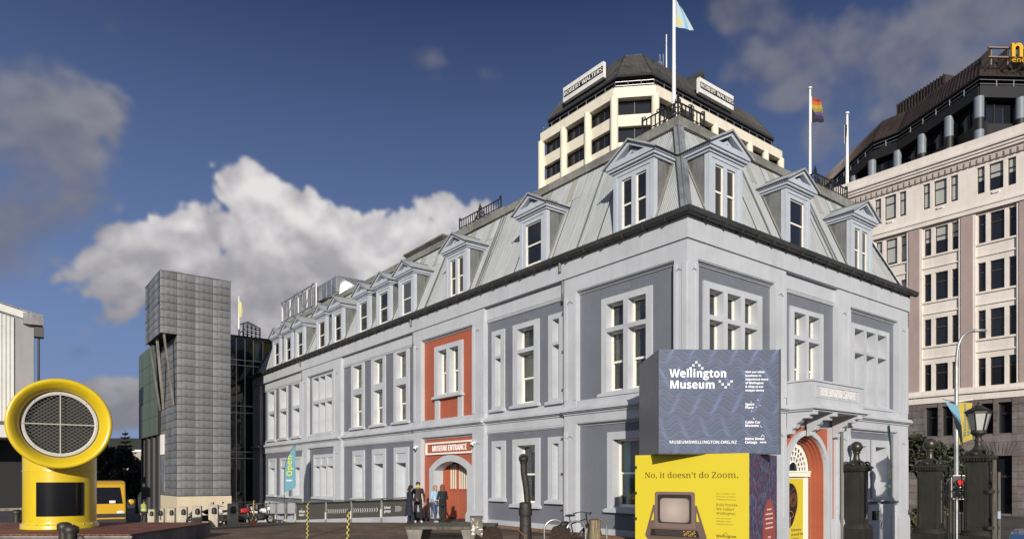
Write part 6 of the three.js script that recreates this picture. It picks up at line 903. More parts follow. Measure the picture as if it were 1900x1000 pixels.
  { const a = toLocal(atD(1727, 900, 24.05)), b = toLocal(atD(1817, 900, 23.05)); const A = atD(1744, 900, 23.9), B = atD(1800, 900, 23.2), d = B.clone().sub(A).setY(0), L = d.length(), t = thing('iron_railing', 'black wrought iron railing with scrolls between pillar and lamp', 'railing', V(A.x, -0.7, A.z), Math.atan2(-d.z, d.x));
    for (let k = 0; k <= 9; k++) { const m = new MB(), x = 0.05 + (L - 0.1) * k / 9; m.bar(V(x, 0, 0), V(x, k % 3 === 1 ? 2.7 : 2.45, 0), 0.025); m.add(new THREE.ConeGeometry(0.035, 0.14, 6).translate(x, (k % 3 === 1 ? 2.75 : 2.5), 0)); m.build('railing_bar', mat.black, t); } let m = new MB(); for (const y of [0.3, 1.9, 2.2]) m.bar(V(-0.1, y, 0), V(L + 0.1, y, 0), 0.035, 0.03); m.build('rail', mat.black, t); m = new MB(); for (let k = 0; k < 6; k++) m.add(new THREE.TorusGeometry(0.1, 0.014, 5, 14).translate(L * (k + 0.5) / 6, 2.05, 0)); m.build('scrollwork', mat.black, t); }
}
// ================================================================ street light with signal and banners
{
  const Z = 28, p = atD(1776, 900, Z), k = Z / FPX, Yp = py => EYE + (PCY - py) * k; p.y = -0.75; const t = thing('street_light', 'tall grey street light pole with a curved arm beside the red signal', 'street light', p, 0), y = py => Yp(py) + 0.75;
  let m = new MB(); m.tube(V(0, 0, 0), V(0, y(790), 0), 0.1, 0.085, 14); m.tube(V(0, y(790), 0), V(0, y(680), 0), 0.08, 0.07, 14); const pts = [V(0, y(682), 0), V(0.02, y(660), 0), V(0.1, y(638), 0), V(0.3, y(622), 0), V(0.55, y(615), 0), V(0.75, y(613), 0)]; m.path(pts, 0.055, 10, 30); m.build('pole', mat.galv, t);
  m = new MB(); m.sphere(1.0, y(613.5), 0, 0.28, 0.07, 0.1); m.box(0.72, 0.9, y(616), y(611), -0.07, 0.07); m.build('luminaire', mat.galv, t);
  for (const s of [-1, 1]) { m = new MB(); for (const py of [746]) m.bar(V(0, y(py), 0), V(s * 0.62, y(py) + 0.1, 0.1), 0.035); m.build('banner_arm', mat.galv, t); }
  const s = thing('traffic_signal', 'black traffic signal with white border showing red', 'traffic light', V(p.x, Yp(904), p.z + 0.16), -0.35); const bw = 0.27, bh = 0.5;
  const rs = (w, h, r) => { const q = new THREE.Shape(); q.moveTo(-w + r, -h); q.lineTo(w - r, -h); q.absarc(w - r, -h + r, r, -Math.PI / 2, 0); q.lineTo(w, h - r); q.absarc(w - r, h - r, r, 0, Math.PI / 2); q.lineTo(-w + r, h); q.absarc(-w + r, h - r, r, Math.PI / 2, Math.PI); q.lineTo(-w, -h + r); q.absarc(-w + r, -h + r, r, Math.PI, Math.PI * 1.5); return q; };
  new MB().add(new THREE.ExtrudeGeometry(rs(bw, bh, 0.12), { depth: 0.03, bevelEnabled: false })).build('border', mat.white, s); new MB().add(new THREE.ExtrudeGeometry(rs(bw - 0.035, bh - 0.035, 0.1), { depth: 0.02, bevelEnabled: false }).translate(0, 0, 0.03)).build('backboard', mat.black, s);
  [0.2, -0.03, -0.26].forEach((yy, i) => { const g = grp('lamp', s); const q = new MB(); q.add(new THREE.CylinderGeometry(0.11, 0.11, 0.1, 20).rotateX(Math.PI / 2).translate(0, yy, 0.1)); q.build('lamp_body', mat.black, g); const v = new MB(); v.add(new THREE.CylinderGeometry(0.125, 0.125, 0.2, 20, 1, true, Math.PI * 0.25, Math.PI * 1.5).rotateX(Math.PI / 2).rotateZ(0).translate(0, yy, 0.24)); v.build('visor', mat.black, g); const e = new MB(); e.add(new THREE.SphereGeometry(0.1, 16, 8).scale(1, 1, 0.3).translate(0, yy, 0.15)); e.build('lens', i === 0 ? new THREE.MeshStandardMaterial({ color: lin(0.5, 0.01, 0.01), emissive: lin(1, 0.03, 0.02), emissiveIntensity: 1.1 }) : M(...(i === 1 ? [0.05, 0.025, 0.005] : [0.005, 0.03, 0.015]), { roughness: 0.2 }), g); });
  const red = new THREE.PointLight(lin(1, 0.04, 0.03), 0.25, 6); red.position.set(0, 0.2, 0.32); red.castShadow = true; s.add(red); red.name = 'lamp_light';
  // two banners on the pole
  const cloth = (name, label, tx, P, N = 10) => { const o = thing(name, label, 'banner', V(p.x, y(748) - 0.75, p.z), 0), pos = [], uv = []; for (let i = 0; i < N; i++) for (let j = 0; j < N * 2; j++) for (const [a, b] of [[i, j], [i + 1, j], [i + 1, j + 1], [i, j], [i + 1, j + 1], [i, j + 1]]) { pos.push(...P(a / N, b / N / 2)); uv.push(a / N, b / N / 2); } const g = new THREE.BufferGeometry(); g.setAttribute('position', new THREE.Float32BufferAttribute(pos, 3)); g.setAttribute('uv', new THREE.Float32BufferAttribute(uv, 2)); g.computeVertexNormals(); mesh('cloth', g, new THREE.MeshStandardMaterial({ map: tx, roughness: 0.85, side: THREE.DoubleSide }), o); };
  const t1 = canvasTex(128, 256, (g, w, h) => { g.fillStyle = '#6c97ab'; g.fillRect(0, 0, w, h * 0.36); g.fillStyle = '#46758f'; g.fillRect(0, h * 0.36, w, h * 0.1); g.fillStyle = '#10242c'; g.fillRect(0, h * 0.46, w, h); });
  const t2 = canvasTex(160, 320, (g, w, h) => { g.fillStyle = '#b59f42'; g.fillRect(0, 0, w, h); g.save(); g.translate(w * 0.55, h * 0.88); g.rotate(-Math.PI / 2); g.fillStyle = '#35627e'; g.font = 'bold 52px sans-serif'; g.fillText('Wellington', 0, 0); g.fillText('Museum', 0, 52); g.restore(); });
  cloth('pole_banner', 'pale blue and dark banner twisted to the left of the street light pole', t1, (u, v) => { const d = 1 - v; return [-0.55 + 0.5 * u + d * (0.42 - 0.1 * u), 0.08 - 0.2 * u - d * (1.75 - 0.2 * (1 - u)) * (0.6 + 0.4 * u), 0.1 * Math.sin(3 * d + u) + 0.1]; });
  cloth('pole_banner', 'yellow banner with blue lettering blown to the right of the street light pole', t2, (u, v) => { const d = 1 - v; return [0.08 + 0.55 * u + 0.14 * d * u - 0.06 * Math.sin(d * 4) * u, 0.04 - d * (1.75 - 0.3 * u) - 0.05 * u, -0.08 + 0.14 * Math.sin(2.5 * d + 2 * u)]; });
}
{ const p = atD(1846, 900, 22.6), t = thing('weathered_post', 'weathered grey post with brackets right of the lantern pillar', 'post', V(p.x, -0.75, p.z), 0.2); new MB().add(new THREE.CylinderGeometry(0.07, 0.09, 3.3, 12).translate(0, 1.65, 0)).build('post', M(0.2, 0.18, 0.15, { map: T.wood, roughness: 0.9 }), t); new MB().box(0.1, 0.2, 0.6, 2.9, -0.06, 0.06).build('cable_guard', M(0.12, 0.11, 0.1, { map: T.grime }), t); for (const y of [1.0, 2.2]) new MB().box(-0.3, 0.14, y, y + 0.1, -0.07, 0.07).build('bracket', mat.castIron, t); new MB().box(0.06, 0.18, 1.35, 1.6, 0.07, 0.08).build('label', M(0.3, 0.4, 0.5), t); }
// ================================================================ anchor, bollards, bench, bicycle
{
  const p = atD(975, 950, 17.6).setY(0), t = thing('anchor', 'old black iron anchor standing upright with rusty flukes in front of the museum', 'anchor', p, 0.15), iron = M(0.04, 0.036, 0.033, { map: T.grime, roughness: 0.55, metalness: 0.3, ...bumpy(0.02) }), rust = M(0.05, 0.028, 0.02, { map: T.speck, roughness: 0.9, ...bumpy(0.012) });
  let m = new MB(); m.lathe([[0.2, -0.1], [0.18, 0.2], [0.155, 0.6], [0.14, 1.02], [0.12, 1.06]], 18); m.build('shank', iron, t);
  m = new MB(); m.lathe([[0.14, 0.96], [0.175, 1.0], [0.18, 1.12], [0.15, 1.16], [0.16, 1.2], [0.155, 1.3], [0.11, 1.33]], 14); m.build('collar', iron, t);
  m = new MB(); m.add(new THREE.TubeGeometry(new THREE.CatmullRomCurve3([V(0.06, 1.25, 0), V(0.02, 1.7, 0), V(-0.04, 2.1, 0), V(-0.05, 2.42, 0)]), 20, 0.085, 12)); m.build('stock_arm', iron, t); m = new MB(); m.sphere(-0.05, 2.44, 0, 0.115, 0.1, 0.115); m.sphere(-0.05, 2.34, 0, 0.1, 0.05, 0.1); m.add(new THREE.TorusGeometry(0.1, 0.03, 8, 16).translate(-0.05, 2.45, 0)); m.build('ring_head', iron, t);
  m = new MB(); m.path([V(-1.0, 0.6, 0.2), V(-0.7, 0.2, 0.1), V(-0.3, 0.02, 0), V(0, -0.02, 0), V(0.3, 0.02, 0), V(0.7, 0.2, 0.1), V(1.0, 0.6, 0.2)], 0.1, 10, 40); m.build('arms', iron, t);
  for (const s of [-1, 1]) { const sh = new THREE.Shape(); sh.moveTo(-0.27, -0.5); sh.quadraticCurveTo(-0.3, 0.06, -0.16, 0.15); sh.quadraticCurveTo(0, 0.2, 0.14, 0.13); sh.quadraticCurveTo(0.27, 0.05, 0.24, -0.5); const g = new THREE.ExtrudeGeometry(sh, { depth: 0.05, bevelEnabled: true, bevelSize: 0.02, bevelThickness: 0.02, bevelSegments: 2 }); g.rotateY(s * -0.25); g.translate(s * 0.88, 0.54, 0.22); new MB().add(g).build('fluke', rust, t); const q = new MB(); q.add(new THREE.ConeGeometry(0.09, 0.3, 10).rotateZ(s * 1.9).translate(s * 1.18, 0.42, 0.2)); q.build('fluke_tip', rust, t); }
  m = new MB(); m.path([V(-0.16, 0.7, 0.05), V(-0.19, 0.6, 0.14), V(-0.05, 0.45, 0.19), V(-0.12, 0.3, 0.18)], 0.014, 5); m.build('cable', M(0.2, 0.09, 0.05), t);
}
{
  const q = atD(884, 960, 19.2).setY(0), t = thing('concrete_post', 'square concrete post with flaking white paint beside the bench', 'bollard', q, 0.1), pm = M(1, 1, 1, { roughness: 0.9, ...bumpy(0.015), map: tex(256, (u, v) => { const n = nMid(u * 0.8, v), f = nFine(u, v), w = sstep(0.56, 0.6, n * 0.8 + f * 0.2); const a = 0.42 + (nStain(u, v) - 0.5) * 0.3 + (f - 0.5) * 0.12; return [mix(a, 0.82, w), mix(a * 0.96, 0.81, w), mix(a * 0.88, 0.78, w)]; }, 0.9) });
  let m = new MB(); m.box(-0.165, 0.165, 0, 0.83, -0.165, 0.165); m.build('post', pm, t); m = new MB(); m.box(-0.18, 0.18, 0.83, 0.88, -0.18, 0.18); m.build('cap', M(0.12, 0.105, 0.09, { map: T.grime }), t);
  const w = atD(1104, 960, 18.4).setY(0), b = thing('timber_bollard', 'round pale timber bollard beside the bicycle', 'bollard', w, 0); m = new MB(); m.add(new THREE.CylinderGeometry(0.155, 0.165, 0.82, 20).translate(0, 0.41, 0)); m.build('post', M(0.4, 0.32, 0.2, { map: T.wood, roughness: 0.85 }), b); m = new MB(); m.lathe([[0, 0.86], [0.1, 0.85], [0.15, 0.83], [0.157, 0.82]], 20); m.build('top', M(0.2, 0.12, 0.07, { map: T.speck }), b);
}
{
  const x0 = (754 - PCX) / FPX * 20.6, x1 = (888 - PCX) / FPX * 20.6, t = thing('bench', 'long low weathered bench of grey planks on splayed concrete feet', 'bench', V((x0 + x1) / 2 + 0.25, 0, -21.5), -0.06), L = x1 - x0 + 0.55, pm = [[0.17, 0.155, 0.13], [0.15, 0.137, 0.117], [0.19, 0.172, 0.145]].map(c => M(...c, { map: T.wood, roughness: 0.9 }));
  for (let k = 0; k < 7; k++) new MB().box(-L / 2 + rr(0, 0.02), L / 2 - rr(0, 0.02), 0.4, 0.48 + rr(0, 0.006), -0.95 + k * 0.27, -0.95 + k * 0.27 + 0.255).build('plank', pm[k % 3], t);
  for (const x of [-L / 2 + 0.3, L / 2 - 0.75]) { const m = new MB(); m.prism([[x - 0.16, 0], [x + 0.16, 0], [x + 0.26, 0.4], [x - 0.26, 0.4]], -0.9, 0.88); m.build('foot', mat.concrete, t); } const m = new MB(); m.box(-L / 2 + 0.1, L / 2 - 0.1, 0.3, 0.4, -0.6, -0.45); m.build('bearer', mat.gutter, t);
}
{
  const hoop = (label, px, Z, turn) => { const p = atD(px, 960, Z).setY(0), t = thing('cycle_stand', label, 'bike rack', p, turn, 'steel hoop cycle stands'); const pts = []; for (let k = 0; k <= 14; k++) { const a = Math.PI * (1 - k / 14); pts.push(V(0.28 * Math.cos(a), 0.54 + 0.27 * Math.sin(a), 0)); } new MB().path([V(-0.28, 0, 0), V(-0.28, 0.3, 0), ...pts, V(0.28, 0.3, 0), V(0.28, 0, 0)], 0.025, 10, 50).build('hoop', mat.steel, t); new MB().lathe([[0.08, 0], [0.08, 0.01], [0, 0.011]], 14, -0.28).lathe([[0.08, 0], [0.08, 0.01], [0, 0.011]], 14, 0.28).build('foot_plate', mat.galv, t); };
  hoop('steel hoop cycle stand left of the bicycle, behind a rusty fluke', 1029, 18.6, 0.1); hoop('steel hoop cycle stand against the bicycle frame', 1069, 18, 0.35); hoop('steel hoop cycle stand half hidden behind the timber bollard', 1109, 19, 0.3);
  const p = atD(1070, 960, 18.35).setY(0), t = thing('bicycle', 'dark city bicycle with a black saddle leaning at the hoop stands', 'bicycle', p, 0.62), bk = M(0.03, 0.032, 0.036, { roughness: 0.35, metalness: 0.3 });
  const wheel = x => { const w = grp('wheel', t); w.position.set(x, 0.34, 0); new MB().add(new THREE.TorusGeometry(0.32, 0.02, 8, 40)).build('tyre', mat.rubber, w); const m = new MB(); m.add(new THREE.TorusGeometry(0.3, 0.009, 6, 40)); for (let k = 0; k < 18; k++) { const a = k / 18 * 6.283; m.bar(V(0, 0, 0.02 * (k % 2 ? 1 : -1)), V(0.3 * Math.cos(a), 0.3 * Math.sin(a), 0), 0.003); } m.add(new THREE.CylinderGeometry(0.025, 0.025, 0.1, 10).rotateX(Math.PI / 2)); m.build('rim', mat.steel, w); };
  wheel(-0.52); wheel(0.54); let m = new MB(); const B = V(-0.08, 0.3, 0), S = V(-0.22, 0.8, 0), Hd = V(0.36, 0.84, 0), R = V(-0.52, 0.34, 0), Fw = V(0.54, 0.34, 0); m.tube(B, S, 0.017); m.tube(B, Hd.clone().add(V(0.02, -0.14, 0)), 0.02); m.tube(S.clone().add(V(0.02, -0.08, 0)), Hd, 0.016); for (const q of [-0.05, 0.05]) { m.tube(B.clone().setZ(q * 0.6), R.clone().setZ(q), 0.01); m.tube(S.clone().setZ(q * 0.4), R.clone().setZ(q), 0.009); m.tube(Hd.clone().add(V(0.04, -0.16, q * 0.8)), Fw.clone().setZ(q), 0.012); } m.tube(Hd.clone().add(V(0.05, -0.17, 0)), Hd.clone().add(V(-0.03, 0.14, 0)), 0.018); m.build('frame', bk, t);
  m = new MB(); m.path([V(0.25, 1.0, -0.3), V(0.36, 1.02, -0.18), V(0.4, 1.0, 0), V(0.36, 1.02, 0.18), V(0.25, 1.0, 0.3)], 0.012, 8); m.tube(V(0.34, 0.94, 0), V(0.4, 1.0, 0), 0.015); for (const s of [-1, 1]) m.tube(V(0.26, 1.0, s * 0.28), V(0.16, 0.97, s * 0.33), 0.018); m.build('handlebar', mat.black, t);
  m = new MB(); m.sphere(-0.26, 0.95, 0, 0.14, 0.035, 0.075); m.sphere(-0.14, 0.95, 0, 0.1, 0.028, 0.035); m.tube(V(-0.22, 0.78, 0), V(-0.26, 0.93, 0), 0.014); m.build('saddle', mat.black, t); m = new MB(); m.add(new THREE.TorusGeometry(0.085, 0.012, 6, 24).translate(-0.08, 0.3, 0.05)); m.bar(V(-0.08, 0.3, 0.07), V(0.02, 0.18, 0.09), 0.02); m.bar(V(-0.08, 0.3, -0.07), V(-0.18, 0.42, -0.09), 0.02); m.box(-0.02, 0.08, 0.16, 0.185, 0.08, 0.18); m.box(-0.24, -0.14, 0.41, 0.435, -0.18, -0.08); m.build('crank', mat.steel, t); m = new MB(); m.sphere(-0.4, 0.72, 0, 0.16, 0.09, 0.1); m.build('saddle_bag', mat.black, t);
  for (const x of [-0.52, 0.54]) { const q = new MB(); q.add(new THREE.TorusGeometry(0.365, 0.022, 4, 24, 2.6).rotateZ(x < 0 ? 0.6 : 0.1).translate(x, 0.34, 0)); q.build('mudguard', bk, t); }
}
// ================================================================ flagpoles and flags
function hangFlag(label, p, w, h, tx, dx, sway, turn = 0) { const t = thing('flag', label, 'flag', p, turn), N = 14, pos = [], uv = []; const P = (u, v) => { const d = 1 - v; return [0.03 + w * u * (0.55 + 0.25 * Math.sin(d * 3 + 0.6)) + dx * u * d, -d * h * (1 - 0.12 * u) - u * sway, 0.16 * w * Math.sin(u * 9 + d * 4) * u]; }; for (let i = 0; i < N; i++) for (let j = 0; j < N; j++) for (const [a, b] of [[i, j], [i + 1, j], [i + 1, j + 1], [i, j], [i + 1, j + 1], [i, j + 1]]) { pos.push(...P(a / N, b / N)); uv.push(a / N, b / N); } const g = new THREE.BufferGeometry(); g.setAttribute('position', new THREE.Float32BufferAttribute(pos, 3)); g.setAttribute('uv', new THREE.Float32BufferAttribute(uv, 2)); g.computeVertexNormals(); mesh('flag_cloth', g, new THREE.MeshPhysicalMaterial({ map: tx, roughness: 0.9, side: THREE.DoubleSide, transmission: 0.25, thickness: 0 }), t); const m = new MB(); m.bar(V(0, 0.02, 0), V(0, -h, 0), 0.025); m.build('hoist_rope', mat.white, t); }
function flagpole(label, base, h, r) { const t = thing('flagpole', label, 'flagpole', base, 0); let m = new MB(); m.tube(V(0, 0, 0), V(0, h, 0), r, r * 0.65, 12); m.build('pole', M(0.8, 0.8, 0.78, { roughness: 0.4 }), t); m = new MB(); m.sphere(0, h + r, 0, r * 1.3, r * 0.9, r * 1.3, 12); m.build('finial', mat.white, t); m = new MB(); m.lathe([[r * 2, 0], [r * 2, 0.12], [r * 1.2, 0.3]], 12); m.build('socket', mat.galv, t); }
{
  const a = atD(1251, 180, 23.6); a.y = 13.9; flagpole('tall white flagpole on the museum corner roof', a, 5.2, 0.075); const top = EYE + (PCY + 30) * 23.6 / FPX; scene.children.at(-1).children[0].scale.y = (top - 13.9) / 5.2; scene.children.at(-1).children[1].position.y = top - 13.9 - 5.2;
  const f1 = canvasTex(64, 64, (g, w, h) => { g.fillStyle = '#b9ced6'; g.fillRect(0, 0, w, h); g.fillStyle = '#d8cc78'; g.fillRect(0, h * 0.62, w * 0.3, h * 0.3); g.fillStyle = '#8fbcd6'; g.fillRect(w * 0.5, 0, w * 0.2, h); });
  hangFlag('pale blue flag drooping from the tall corner flagpole', V(a.x + 0.07, EYE + (PCY - 2) * 23.6 / FPX, a.z), 0.2, 0.9, f1, 0.5, 0.22);
  const b = onZ(1504, 340, -3.2), bt = onZ(1504, 166, -3.2)[1], bp = toWorld(b[0], 13.9, -3.2); flagpole('white flagpole with the rainbow flag over the east pavilion', bp, bt - 13.9, 0.07);
  const f2 = canvasTex(64, 128, (g, w, h) => { ['#a8382c', '#bb6a2c', '#bf9a34', '#8f8a3a', '#5a4c7a', '#3a2a55', '#191320'].forEach((c, i) => { g.fillStyle = c; g.fillRect(0, h * i / 7, w, h / 7 + 1); }); g.fillStyle = '#2a1c33'; g.beginPath(); g.moveTo(0, h * 0.45); g.lineTo(w * 0.35, h * 0.7); g.lineTo(0, h); g.fill(); });
  const bz = -toLocal(bp)[2]; const fy = onZ(1504, 180, -3.2)[1]; hangFlag('rainbow striped flag on the pole over the east pavilion', V(bp.x + 0.06, fy, bp.z), 0.5, 1.15, f2, 0.3, 0.12);
  const c = onX(1573, 320, 41.4), ctp = onX(1573, 213, 41.4)[1], cp = toWorld(41.4, 26.7, c[2]); flagpole('white flagpole with a furled dark flag at the pink block cornice', cp, ctp - 26.7, 0.14);
  const f3 = canvasTex(16, 32, (g, w, h) => { g.fillStyle = '#171b2c'; g.fillRect(0, 0, w, h); g.fillStyle = '#5a2030'; g.fillRect(0, h * 0.6, w, h * 0.15); }); hangFlag('dark furled flag hanging against the pole at the pink block', V(cp.x - 0.26, onX(1573, 232, 41.4)[1], cp.z + 0.05), 0.3, 1.6, f3, 0, 0);
  const d = onZ(442.5, 600, -44.5), dt = onZ(442.5, 553, -44.5)[1], dp = toWorld(d[0], 13.2, -44.5); flagpole('short white flagpole with a yellow flag on the glass link roof', dp, dt - 13.2, 0.07);
  const f4 = canvasTex(32, 64, (g, w, h) => { g.fillStyle = '#d8cf86'; g.fillRect(0, 0, w, h); g.fillStyle = '#e6e0b6'; g.fillRect(w * 0.4, 0, w * 0.3, h); }); hangFlag('limp pale yellow flag on the glass link roof', V(dp.x - 0.02, dt - 0.25, dp.z + 0.06), 0.32, 1.35, f4, 0.1, 0.1);
}
// ================================================================ trees and bushes
function crown(t, name, blobs, n, size, mt) { const pos = [], nor = [], r = mulberry(n); for (let i = 0; i < n; i++) { const b = blobs[Math.floor(r() * blobs.length)], d = V(r() - 0.5, r() - 0.5, r() - 0.5).normalize(), q = Math.pow(r(), 0.4) * (0.8 + 0.4 * fbm(d.x * 3 + b[0], d.y * 3, d.z * 3, 2)); const c = V(b[0] + d.x * b[3] * q, b[1] + d.y * b[4] * q, b[2] + d.z * b[3] * q); const ax = V(r() - 0.5, r() * 0.9 - 0.2, r() - 0.5).normalize(), bx = V(r() - 0.5, r() - 0.5, r() - 0.5).cross(ax).normalize(), s = size * (0.6 + r() * 0.8); const A = c.clone().addScaledVector(ax, s), B = c.clone().addScaledVector(bx, s * 0.45), D = c.clone().addScaledVector(bx, -s * 0.45), E = c.clone().addScaledVector(ax, -s * 0.5), nn = d.clone().multiplyScalar(0.6).add(ax.clone().cross(bx).multiplyScalar(0.5)).normalize(); for (const v of [A, B, E, A, E, D]) { pos.push(v.x, v.y, v.z); nor.push(nn.x, nn.y, nn.z); } } const g = new THREE.BufferGeometry(); g.setAttribute('position', new THREE.Float32BufferAttribute(pos, 3)); g.setAttribute('normal', new THREE.Float32BufferAttribute(nor, 3)); g.setAttribute('uv', new THREE.Float32BufferAttribute(new Float32Array(pos.length / 3 * 2), 2)); return mesh(name, g, mt, t); }
{
  const leaf = (r, g, b) => new THREE.MeshPhysicalMaterial({ color: lin(r, g, b), roughness: 0.8, side: THREE.DoubleSide, transmission: 0.3, thickness: 0 });
  const bush = (label, px0, px1, pyTop, pyBot, Z, seed, m, base = -0.75) => { const k = Z / FPX, x0 = (px0 - PCX) * k, x1 = (px1 - PCX) * k, yt = EYE + (PCY - pyTop) * k, yb = EYE + (PCY - pyBot) * k, cx = (x0 + x1) / 2, t = thing('bushy_tree', label, 'tree', V(cx, base, -Z), 0, null), R = (x1 - x0) / 2, r = mulberry(seed), bl = []; for (let i = 0; i < 14; i++) { const a = r() * 6.28, q = Math.sqrt(r()) * R * 0.68; const h = mix(yb, yt, 0.25 + 0.6 * r()) - base; bl.push([q * Math.cos(a), h, q * Math.sin(a) * 0.8, R * (0.28 + 0.2 * r()), (yt - yb) * (0.14 + 0.1 * r())]); } delete t.userData.group; crown(t, 'crown', bl, 5200, 0.14 * Math.max(1, Z / 36), m); const tr = new MB(); tr.tube(V(0, 0, 0), V(0, yb - base + (yt - yb) * 0.35, 0), 0.16, 0.08, 9); for (let i = 0; i < 5; i++) { const b = bl[i]; tr.tube(V(0, (yb - base) + 0.1 * (yt - yb), 0), V(b[0] * 0.8, b[1], b[2] * 0.8), 0.06, 0.025, 6); } tr.build('trunk', M(0.08, 0.06, 0.045, { map: T.wood }), t); };
  bush('dark green rounded bush between the museum end and the ball pillar', 1680, 1738, 806, 900, 35, 21, leaf(0.05, 0.062, 0.022)); bush('dark green bush behind the signal and its street light pole', 1728, 1800, 815, 905, 34, 22, leaf(0.042, 0.055, 0.02)); bush('tawny scraggy shrub low behind the iron railing', 1690, 1760, 940, 985, 30, 23, leaf(0.11, 0.09, 0.035));
  bush('tall dark spreading tree behind the van, nearest the funnel', 170, 240, 828, 912, 62, 31, leaf(0.022, 0.026, 0.013), -1.5); bush('olive brown tree below the conifer, beside the glazed wing', 232, 272, 850, 925, 66, 32, leaf(0.06, 0.052, 0.026), -1.5); bush('low dark tree left of the tower legs, behind the hi-vis person', 200, 262, 868, 935, 56, 33, leaf(0.018, 0.022, 0.011), -1.5);
  { const Z = 80, k = Z / FPX, p = V((231 - PCX) * k, -1.6, -Z), H = EYE + (PCY - 797) * k + 1.6, t = thing('norfolk_pine', 'tiered dark conifer rising above the trees at left', 'tree', p, 0), r = mulberry(44), pos = []; let m = new MB(); m.tube(V(0, 0, 0), V(0, H, 0), 0.22, 0.02, 8); m.build('trunk', M(0.06, 0.05, 0.04), t); m = new MB();
    for (let i = 0; i < 13; i++) { const y = H * (0.3 + 0.68 * i / 13), R = 2.5 * (1 - i / 13.4), n = 7; for (let q = 0; q < n; q++) { const a = q / n * 6.283 + i * 0.7 + r() * 0.3, L = R * (0.8 + 0.3 * r()); const e = V(L * Math.cos(a), y + 0.12 * L + r() * 0.15, L * Math.sin(a)), b0 = V(0, y, 0); m.bar(b0, e, 0.05); for (let s = 0; s < 16; s++) { const f = 0.2 + 0.8 * s / 16, c = b0.clone().lerp(e, f), w = 0.3 * (1.15 - f * 0.6); const sd = V(-Math.sin(a), 0, Math.cos(a)); for (const z of [-1, 1]) { const tip = c.clone().addScaledVector(sd, z * w).add(V(0.1 * Math.cos(a), 0.1 + r() * 0.12, 0.1 * Math.sin(a))); pos.push(c.x, c.y - 0.04, c.z, tip.x, tip.y, tip.z, c.x + 0.12 * Math.cos(a), c.y + 0.06, c.z + 0.12 * Math.sin(a)); } } } } m.build('branch', M(0.05, 0.045, 0.03), t); const g = new THREE.BufferGeometry(); g.setAttribute('position', new THREE.Float32BufferAttribute(pos, 3)); g.computeVertexNormals(); mesh('crown', new MB().add(g).geo(), leaf(0.028, 0.036, 0.018), t); }
}
{ // blue car just peeping in at the lower right
  const t = thing('car', 'dark blue car of which only the roof shows at the lower right corner', 'car', V(12.35, -0.75, -15.6), 0.9), bl = new THREE.MeshPhysicalMaterial({ color: lin(0.03, 0.07, 0.16), roughness: 0.3, clearcoat: 0.8, side: THREE.DoubleSide });
  const body = new THREE.Shape([[-2.1, 0.3], [2.05, 0.3], [2.15, 0.6], [1.9, 0.85], [1.1, 0.95], [-1.7, 0.98], [-2.15, 0.85]].map(q => new THREE.Vector2(q[0], q[1]))), cab = new THREE.Shape([[-1.75, 0.95], [1.05, 0.95], [0.35, 1.4], [0.1, 1.47], [-1.0, 1.48], [-1.3, 1.42]].map(q => new THREE.Vector2(q[0], q[1])));
  for (const [n, s, w, mm] of [['body', body, 0.8, bl], ['cabin', cab, 0.66, bl]]) { const g = new THREE.ExtrudeGeometry(s, { depth: 2 * w, bevelEnabled: true, bevelSize: 0.05, bevelThickness: 0.06, bevelSegments: 3 }); g.translate(0, 0, -w); new MB().add(g).build(n, mm, t); } for (const s of [-1, 1]) new MB().prism([[-1.5, 1.0], [0.85, 1.0], [0.25, 1.37], [-1.2, 1.39]], s * 0.73 - 0.004, s * 0.73 + 0.004).build('side_window', mat.glass, t);
  for (const [x, z] of [[-1.3, -0.75], [-1.3, 0.75], [1.3, -0.75], [1.3, 0.75]]) { const w = grp('wheel', t); w.position.set(x, 0.31, z); new MB().add(new THREE.TorusGeometry(0.23, 0.09, 8, 22)).build('tyre', mat.rubber, w); new MB().add(new THREE.CylinderGeometry(0.18, 0.18, 0.13, 16).rotateX(Math.PI / 2)).build('rim', mat.galv, w); }
}

